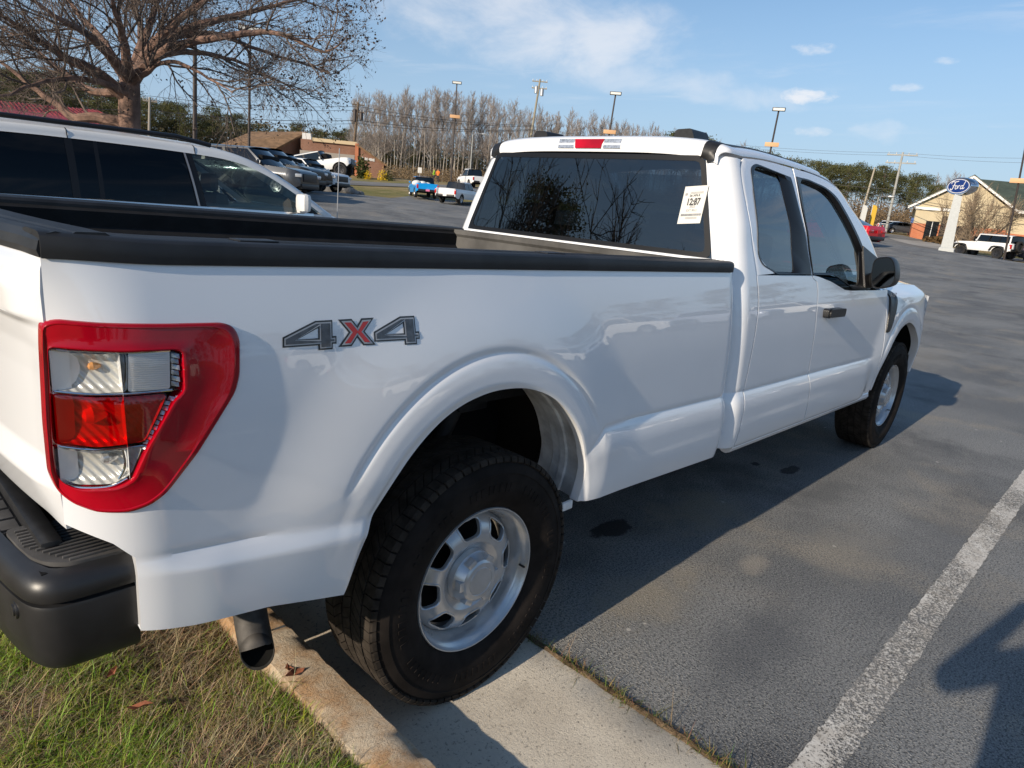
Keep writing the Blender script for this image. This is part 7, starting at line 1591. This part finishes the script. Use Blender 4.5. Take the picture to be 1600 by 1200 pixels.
# ---- trees behind the photographer, which the rear glass mirrors
for i, (x, y, w, h, lab) in enumerate(((-19, 13, 8, 9., 'wide leafless tree behind the pickup, mirrored in its rear glass'), (-15, 19.5, 8, 9.5, 'tallest leafless tree behind the pickup, mirrored in its rear glass'), (-31, 31, 9, 10, 'leafless tree farther behind the pickup, mirrored in its rear glass'))):
    small_tree('bare_ornamental_tree', lab, (x, y, landz(x, y)), w, h, 90 + i, (TWIG, TWIG), 1.3, .2)
o = thing('cedar_tree', 'dense dark evergreen behind the pickup, mirrored in its rear glass', 'tree', (-20.5, 20.5, landz(-20.5, 20.5))); o.scale = (.95, .95, .80); inst('trunk', CEDAR[0], o); inst('crown', CEDAR[1], o)
g = np.random.default_rng(77)
for i in range(60):  # row added out of view to give the reflections a dark horizon
    a = R(98 + i * 4.2 + g.uniform(-1.5, 1.5)); d = g.uniform(62, 85); x, y = d * math.cos(a), d * math.sin(a); k = g.uniform(.34, .52); o = thing('pine_tree', 'added evergreen of an unseen tree line that darkens the mirrored horizon', 'tree', (x, y, landz(x, y)), g.uniform(0, 6), 'tree line behind the photographer'); o.scale = (k * 1.8, k * 1.8, k); q = PP[3]; inst('trunk', q[0], o); inst('crown', q[1], o)
# ================================================================== grass near the kerb
def turf():
    g = np.random.default_rng(3); x0, x1, y0, y1 = -2.4, -.485, -2.2, 1.4; n = 100; 
    P = np.zeros((n, n, 3)); xs = np.linspace(x0 - 1.2, x1 + .008, n); ys = np.linspace(y0 - 1.5, y1 + 3, n); P[..., 0] = xs[:, None]; P[..., 1] = ys[None]; hh = lambda x, y: .062 + .018 * np.sin(x * 5.1 + 1.3 * y) + .014 * np.sin(y * 7.3 - x * 3) + .008 * np.sin(19 * x) * np.sin(17 * y)
    P[..., 2] = np.minimum(hh(P[..., 0], P[..., 1]), .105) * 1.; V, Fq = grid(P); so_ = mesh('turf_soil', V, Fq, SOIL, None, True, None); so_['kind'] = 'structure'
    if so_.data.polygons[0].normal.z < 0: so_.data.flip_normals()
    def field(x, y):                             # how green: clumps
        v = np.zeros_like(x)
        for k, (fx, fy, ph) in enumerate(((3.1, 2.2, .4), (5.3, 4.1, 1.9), (8.7, 9.9, .2), (2.0, 7.0, 3.), (13., 11., 1.))): v += np.sin(fx * x + ph + 1.3 * np.sin(fy * y * .7 + ph)) * np.cos(fy * y + ph * 2) / (1 + .35 * k)
        v = v / 1.15 - .12; v += .9 * np.exp(-((x + .52) / .12) ** 2) + .8 * np.exp(-(((x + 1.05) / .12) ** 2 + ((y - .2) / .25) ** 2)) + .9 * np.exp(-(((x + .9) / .16) ** 2 + ((y + .55) / .16) ** 2)) - .9 * np.exp(-(((x + .72) / .16) ** 2 + ((y - .0) / .3) ** 2)) - .5 * np.exp(-(((x + .62) / .16) ** 2 + ((y + .75) / .2) ** 2)); return v
    def blades(n, x, y, L, w, lean, droop, col, seg=3):
        z = np.minimum(hh(x, y), .105); a = g.uniform(0, 2 * np.pi, n); d = np.stack([np.cos(a), np.sin(a)], -1); side = np.stack([-d[:, 1], d[:, 0]], -1); ts = np.linspace(0, 1, seg + 1); V = np.zeros((n, (seg + 1) * 2, 3)); C = np.zeros((n, (seg + 1) * 2, 3))
        wob = g.normal(0, .25, n)
        for k, t in enumerate(ts):
            ang = lean + droop * t; r = L * t; hx = r * np.sin(ang); hz = r * np.cos(ang) * (1 - .0 * t); ww = w * (1 - t * .93) / 2
            for e, sgn in enumerate((-1, 1)):
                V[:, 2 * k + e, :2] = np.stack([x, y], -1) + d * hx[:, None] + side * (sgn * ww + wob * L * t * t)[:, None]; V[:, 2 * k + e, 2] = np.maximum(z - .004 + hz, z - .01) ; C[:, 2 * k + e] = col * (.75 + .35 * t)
        F1 = np.array([[2 * k, 2 * k + 1, 2 * k + 3, 2 * k + 2] for k in range(seg)]); F_ = (F1[None] + (np.arange(n) * (seg + 1) * 2)[:, None, None]).reshape(-1, 4); return V.reshape(-1, 3), F_, C.reshape(-1, 3)
    def sample(n, want, sharp):
        X, Y = [], []
        while sum(map(len, X)) < n:
            x = g.uniform(x0, x1 - .004, n * 2); y = g.uniform(y0, y1, n * 2); f = field(x, y); keep = g.random(n * 2) < sm(f * want, -sharp, sharp) * (.25 + .75 * (x > -1.5)) * (.25 + .75 * ((y > -1.35) & (y < .55))); X.append(x[keep]); Y.append(y[keep])
        return np.concatenate(X)[:n], np.concatenate(Y)[:n]
    parts = []
    n = 46000; x, y = sample(n, 1, .8); c = np.stack([g.uniform(.24, .42, n), g.uniform(.37, .56, n), g.uniform(.03, .09, n)], -1); c *= g.uniform(.65, 1.15, n)[:, None]; mixd = g.random(n) < .18; c[mixd] = np.array([.46, .40, .17]); parts.append(blades(n, x, y, g.gamma(4, .009, n) + .012, g.uniform(.0018, .0042, n), g.uniform(.05, .65, n), g.uniform(.1, 1.2, n), c))
    n = 46000; x, y = sample(n, -1, 1.3); c = np.stack([g.uniform(.55, .78, n), g.uniform(.44, .62, n), g.uniform(.25, .40, n)], -1) * g.uniform(.5, 1.15, n)[:, None]; parts.append(blades(n, x, y, g.gamma(4, .011, n) + .015, g.uniform(.0012, .003, n), g.uniform(.7, 1.45, n), g.uniform(-.2, .5, n), c))
    n = 9000; x, y = sample(n, -1, 1.6); c = np.stack([g.uniform(.22, .36, n), g.uniform(.16, .25, n), g.uniform(.09, .15, n)], -1); parts.append(blades(n, x, y, g.uniform(.02, .06, n), g.uniform(.002, .005, n), g.uniform(1., 1.5, n), g.uniform(0, .3, n), c))
    n = 260; x, y = sample(n, 1, .9); c = np.stack([g.uniform(.30, .5, n), g.uniform(.36, .5, n), g.uniform(.12, .2, n)], -1); parts.append(blades(n, x, y, g.uniform(.08, .15, n), g.uniform(.003, .005, n), g.uniform(.5, 1.2, n), g.uniform(.2, .9, n), c, 4))
    V = []; Fq = []; C = []; k = 0
    for v, f, c in parts: V.append(v); Fq.append(f + k); C.append(c); k += len(v)
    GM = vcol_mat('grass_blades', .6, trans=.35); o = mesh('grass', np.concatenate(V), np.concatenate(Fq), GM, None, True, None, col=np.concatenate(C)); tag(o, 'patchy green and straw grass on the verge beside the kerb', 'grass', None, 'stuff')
    # weeds in the joint between gutter and asphalt
    n = 5200; y = g.uniform(-4.5, -.85, n); cl = .5 + .5 * np.sin(y * 9 + 1.3) * np.sin(y * 23.) ; keep = g.random(n) < .25 + .75 * cl; y = y[keep]; n = len(y); x = .352 + g.normal(0, .011, n); L = g.gamma(3, .009, n) + .008; tall = g.random(n) < .06; L[tall] += g.uniform(.03, .08, tall.sum())
    gr = g.random(n) < .42; c = np.where(gr[:, None], np.stack([g.uniform(.12, .22, n), g.uniform(.17, .27, n), g.uniform(.02, .06, n)], -1), np.stack([g.uniform(.24, .42, n), g.uniform(.17, .30, n), g.uniform(.08, .15, n)], -1)); hh0 = hh; 
    def hz(x, y): return np.full_like(x, .004)
    hh_ = hh
    z_old = hh
    v, f, c = (lambda: None, 0, 0) if False else blades_at(g, x, y, np.full(n, .003), L, g.uniform(.0015, .0035, n), g.uniform(.3, 1.3, n), g.uniform(0, .6, n), c)
    o = mesh('joint_weeds', v, f, GM, None, True, None, col=c); tag(o, 'weeds and dead grass growing in the joint between gutter and asphalt', 'weeds', None, 'stuff')
    mb = MB(); ny = 160; ys_ = np.linspace(-4.5, 2, ny); P = np.zeros((ny, 5, 3)); wd = .012 + .010 * g.random(ny)
    for j, (u, z) in enumerate(((-1, .0), (-.5, .008), (0, .012), (.5, .009), (1, .0))): P[:, j, 0] = .354 + u * wd + g.normal(0, .002, ny); P[:, j, 1] = ys_; P[:, j, 2] = z + g.normal(0, .002, ny) * (abs(u) < 1) + .001
    V, F_ = grid(P); o = mesh('joint_dirt', V, F_, SOIL, None, True, None); o['kind'] = 'structure'
    if o.data.polygons[0].normal.z < 0: o.data.flip_normals()
def blades_at(g, x, y, z, L, w, lean, droop, col, seg=3):
    n = len(x); a = g.uniform(0, 2 * np.pi, n); d = np.stack([np.cos(a), np.sin(a)], -1); side = np.stack([-d[:, 1], d[:, 0]], -1); V = np.zeros((n, (seg + 1) * 2, 3)); C = np.zeros((n, (seg + 1) * 2, 3))
    for k, t in enumerate(np.linspace(0, 1, seg + 1)):
        ang = lean + droop * t; r = L * t
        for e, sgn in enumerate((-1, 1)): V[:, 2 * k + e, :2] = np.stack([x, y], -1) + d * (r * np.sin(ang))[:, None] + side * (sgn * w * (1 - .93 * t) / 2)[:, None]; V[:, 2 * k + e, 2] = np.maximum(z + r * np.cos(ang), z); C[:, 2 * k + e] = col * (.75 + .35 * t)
    F1 = np.array([[2 * k, 2 * k + 1, 2 * k + 3, 2 * k + 2] for k in range(seg)]); return V.reshape(-1, 3), (F1[None] + (np.arange(n) * (seg + 1) * 2)[:, None, None]).reshape(-1, 4), C.reshape(-1, 3)
turf()
# fallen leaves
LEAFB = pm('dead_leaf', (.26, .09, .045), .8, vary=.3, vscale=60)
for i, (px, py, s) in enumerate(((460, 1052, .020), (452, 1046, .016), (219, 1103, .022), (176, 1050, .016))):
    d = ray(px, py); t = (.112 - CAM[2]) / d[2]; p = CAM + t * d; mb = MB(); mb.add([(-s * 1.6, 0, 0), (-s * .4, -s * .7, .006), (s * 1.2, -s * .3, .002), (s * 1.7, s * .1, .008), (s * .6, s * .7, .0), (-s * .6, s * .6, .008), (0, 0, -.004)], [(0, 1, 6), (1, 2, 6), (2, 3, 6), (3, 4, 6), (4, 5, 6), (5, 0, 6)]); o = mb.build('fallen_leaf', LEAFB, None, smooth=False, loc=p); o.rotation_euler = (.2, .15, i * 1.3); tag(o, ('curled brown leaf on the verge close to the kerb', 'smaller leaf touching the curled one by the kerb', 'upright brown leaf in the straw right of the bumper', 'small brown leaf in the straw under the bumper')[i], 'leaf')
# pale chips on the asphalt
# ================================================================== people
def person(name, label, joints, edges, radii, loc, rz, mats, grp=None, root=0):
    o = thing(name, label, 'person', loc, rz, grp); me = bpy.data.meshes.new('body'); me.from_pydata(joints, edges, []); b = bpy.data.objects.new('body', me); link(b, o); sk = b.modifiers.new('skin', 'SKIN'); 
    for i, r in enumerate(radii): me.skin_vertices[0].data[i].radius = r if hasattr(r, '__len__') else (r, r)
    me.skin_vertices[0].data[root].use_root = True; su = b.modifiers.new('sub', 'SUBSURF'); su.levels = 2; su.render_levels = 2
    dg = bpy.context.evaluated_depsgraph_get(); dg.update(); m2 = bpy.data.meshes.new_from_object(b.evaluated_get(dg)); b.modifiers.clear(); b.data = m2; m2.materials.clear()
    for m, f in mats: m2.materials.append(m)
    for p in m2.polygons:
        for k, (m, f) in enumerate(mats):
            if f(p.center): p.material_index = k; break
        p.use_smooth = True
    return o
SKIN = pm('skin', (.45, .26, .18), .55); JEAN = pm('dark_trousers', (.03, .035, .05), .9); JKT = pm('dark_jacket', (.03, .03, .034), .85); LIME = pm('hi_vis_lime', (.35, .62, .05), .8); ORV = pm('hi_vis_orange', (.75, .20, .03), .8); HAIR = pm('dark_hair', (.02, .015, .012), .8)
def figure(arm_l, arm_r, h=1.75, lean=0.):
    k = h / 1.75; J = [(0, 0, .95), (0, 0, 1.12), (.01, 0, 1.32), (.02, 0, 1.46), (.03, 0, 1.55), (.04, 0, 1.64), (.05, 0, 1.72), (0, .10, .90), (.02, .11, .50), (0, .12, .08), (.14, .13, .03), (0, -.10, .90), (.02, -.11, .50), (0, -.12, .08), (.14, -.13, .03), (.01, .19, 1.42)] + arm_l + [(.01, -.19, 1.42)] + arm_r
    J = [(a * k, b * k, c * k) for a, b, c in J]; nl = len(arm_l); E = [(0, 1), (1, 2), (2, 3), (3, 4), (4, 5), (5, 6), (0, 7), (7, 8), (8, 9), (9, 10), (0, 11), (11, 12), (12, 13), (13, 14), (2, 15)] + [(15 + i, 16 + i) for i in range(nl)] + [(2, 16 + nl)] + [(16 + nl + i, 17 + nl + i) for i in range(len(arm_r))]
    Rr = [(.12, .16), (.11, .15), (.12, .18), (.09, .13), (.055, .055), (.085, .075), (.085, .075), .085, .06, .045, .04, .085, .06, .045, .04, .06] + [.047, .038, .03][:nl] + [.06] + [.047, .038, .03][:len(arm_r)]; return J, E, Rr
# the two road workers far off
for i, (px, py, D, vest, lab) in enumerate(((677, 300, 92, LIME, 'distant worker in a lime green vest beyond the pickups'), (683, 301, 93, ORV, 'distant worker in an orange vest beside the one in green'))):
    b = stand(px, py, D); J, E, Rr = figure([(.08, .26, 1.18), (.22, .22, 1.0)], [(.05, -.26, 1.18), (.12, -.25, .95)]); zb = b[2]
    person('person', lab, J, E, Rr, (b[0], b[1], max(zb, at(px, py, D)[2])), heading(px, py, 150 if i else 90), [(JEAN, lambda c: c.z < .92), (SKIN, lambda c: c.z > 1.5 and c.z < 1.68), (HAIR, lambda c: c.z >= 1.68), (vest, lambda c: True)])
# the photographer, just behind the camera, whose shadow falls across the parking bay
fx, fy = CF[0], CF[1]; rz = math.atan2(fy, fx); pb = np.array([CAM[0], CAM[1], 0]) - np.array([math.cos(rz), math.sin(rz), 0]) * .42 + np.array([-math.sin(rz), math.cos(rz), 0]) * .20
J, E, Rr = figure([(.17, .27, 1.26), (.33, -.06, 1.43), (.37, -.13, 1.48)], [(.10, -.42, 1.24), (.32, -.32, 1.43), (.37, -.27, 1.48)], 1.74)
person('person', 'photographer in dark clothes standing just outside the picture, holding up a phone', J, E, Rr, tuple(pb), rz, [(SKIN, lambda c: (c.x > .34 and c.z > 1.38) or (1.52 < c.z < 1.66 and c.x > .05)), (HAIR, lambda c: c.z > 1.55), (JEAN, lambda c: c.z < .93), (JKT, lambda c: True)])
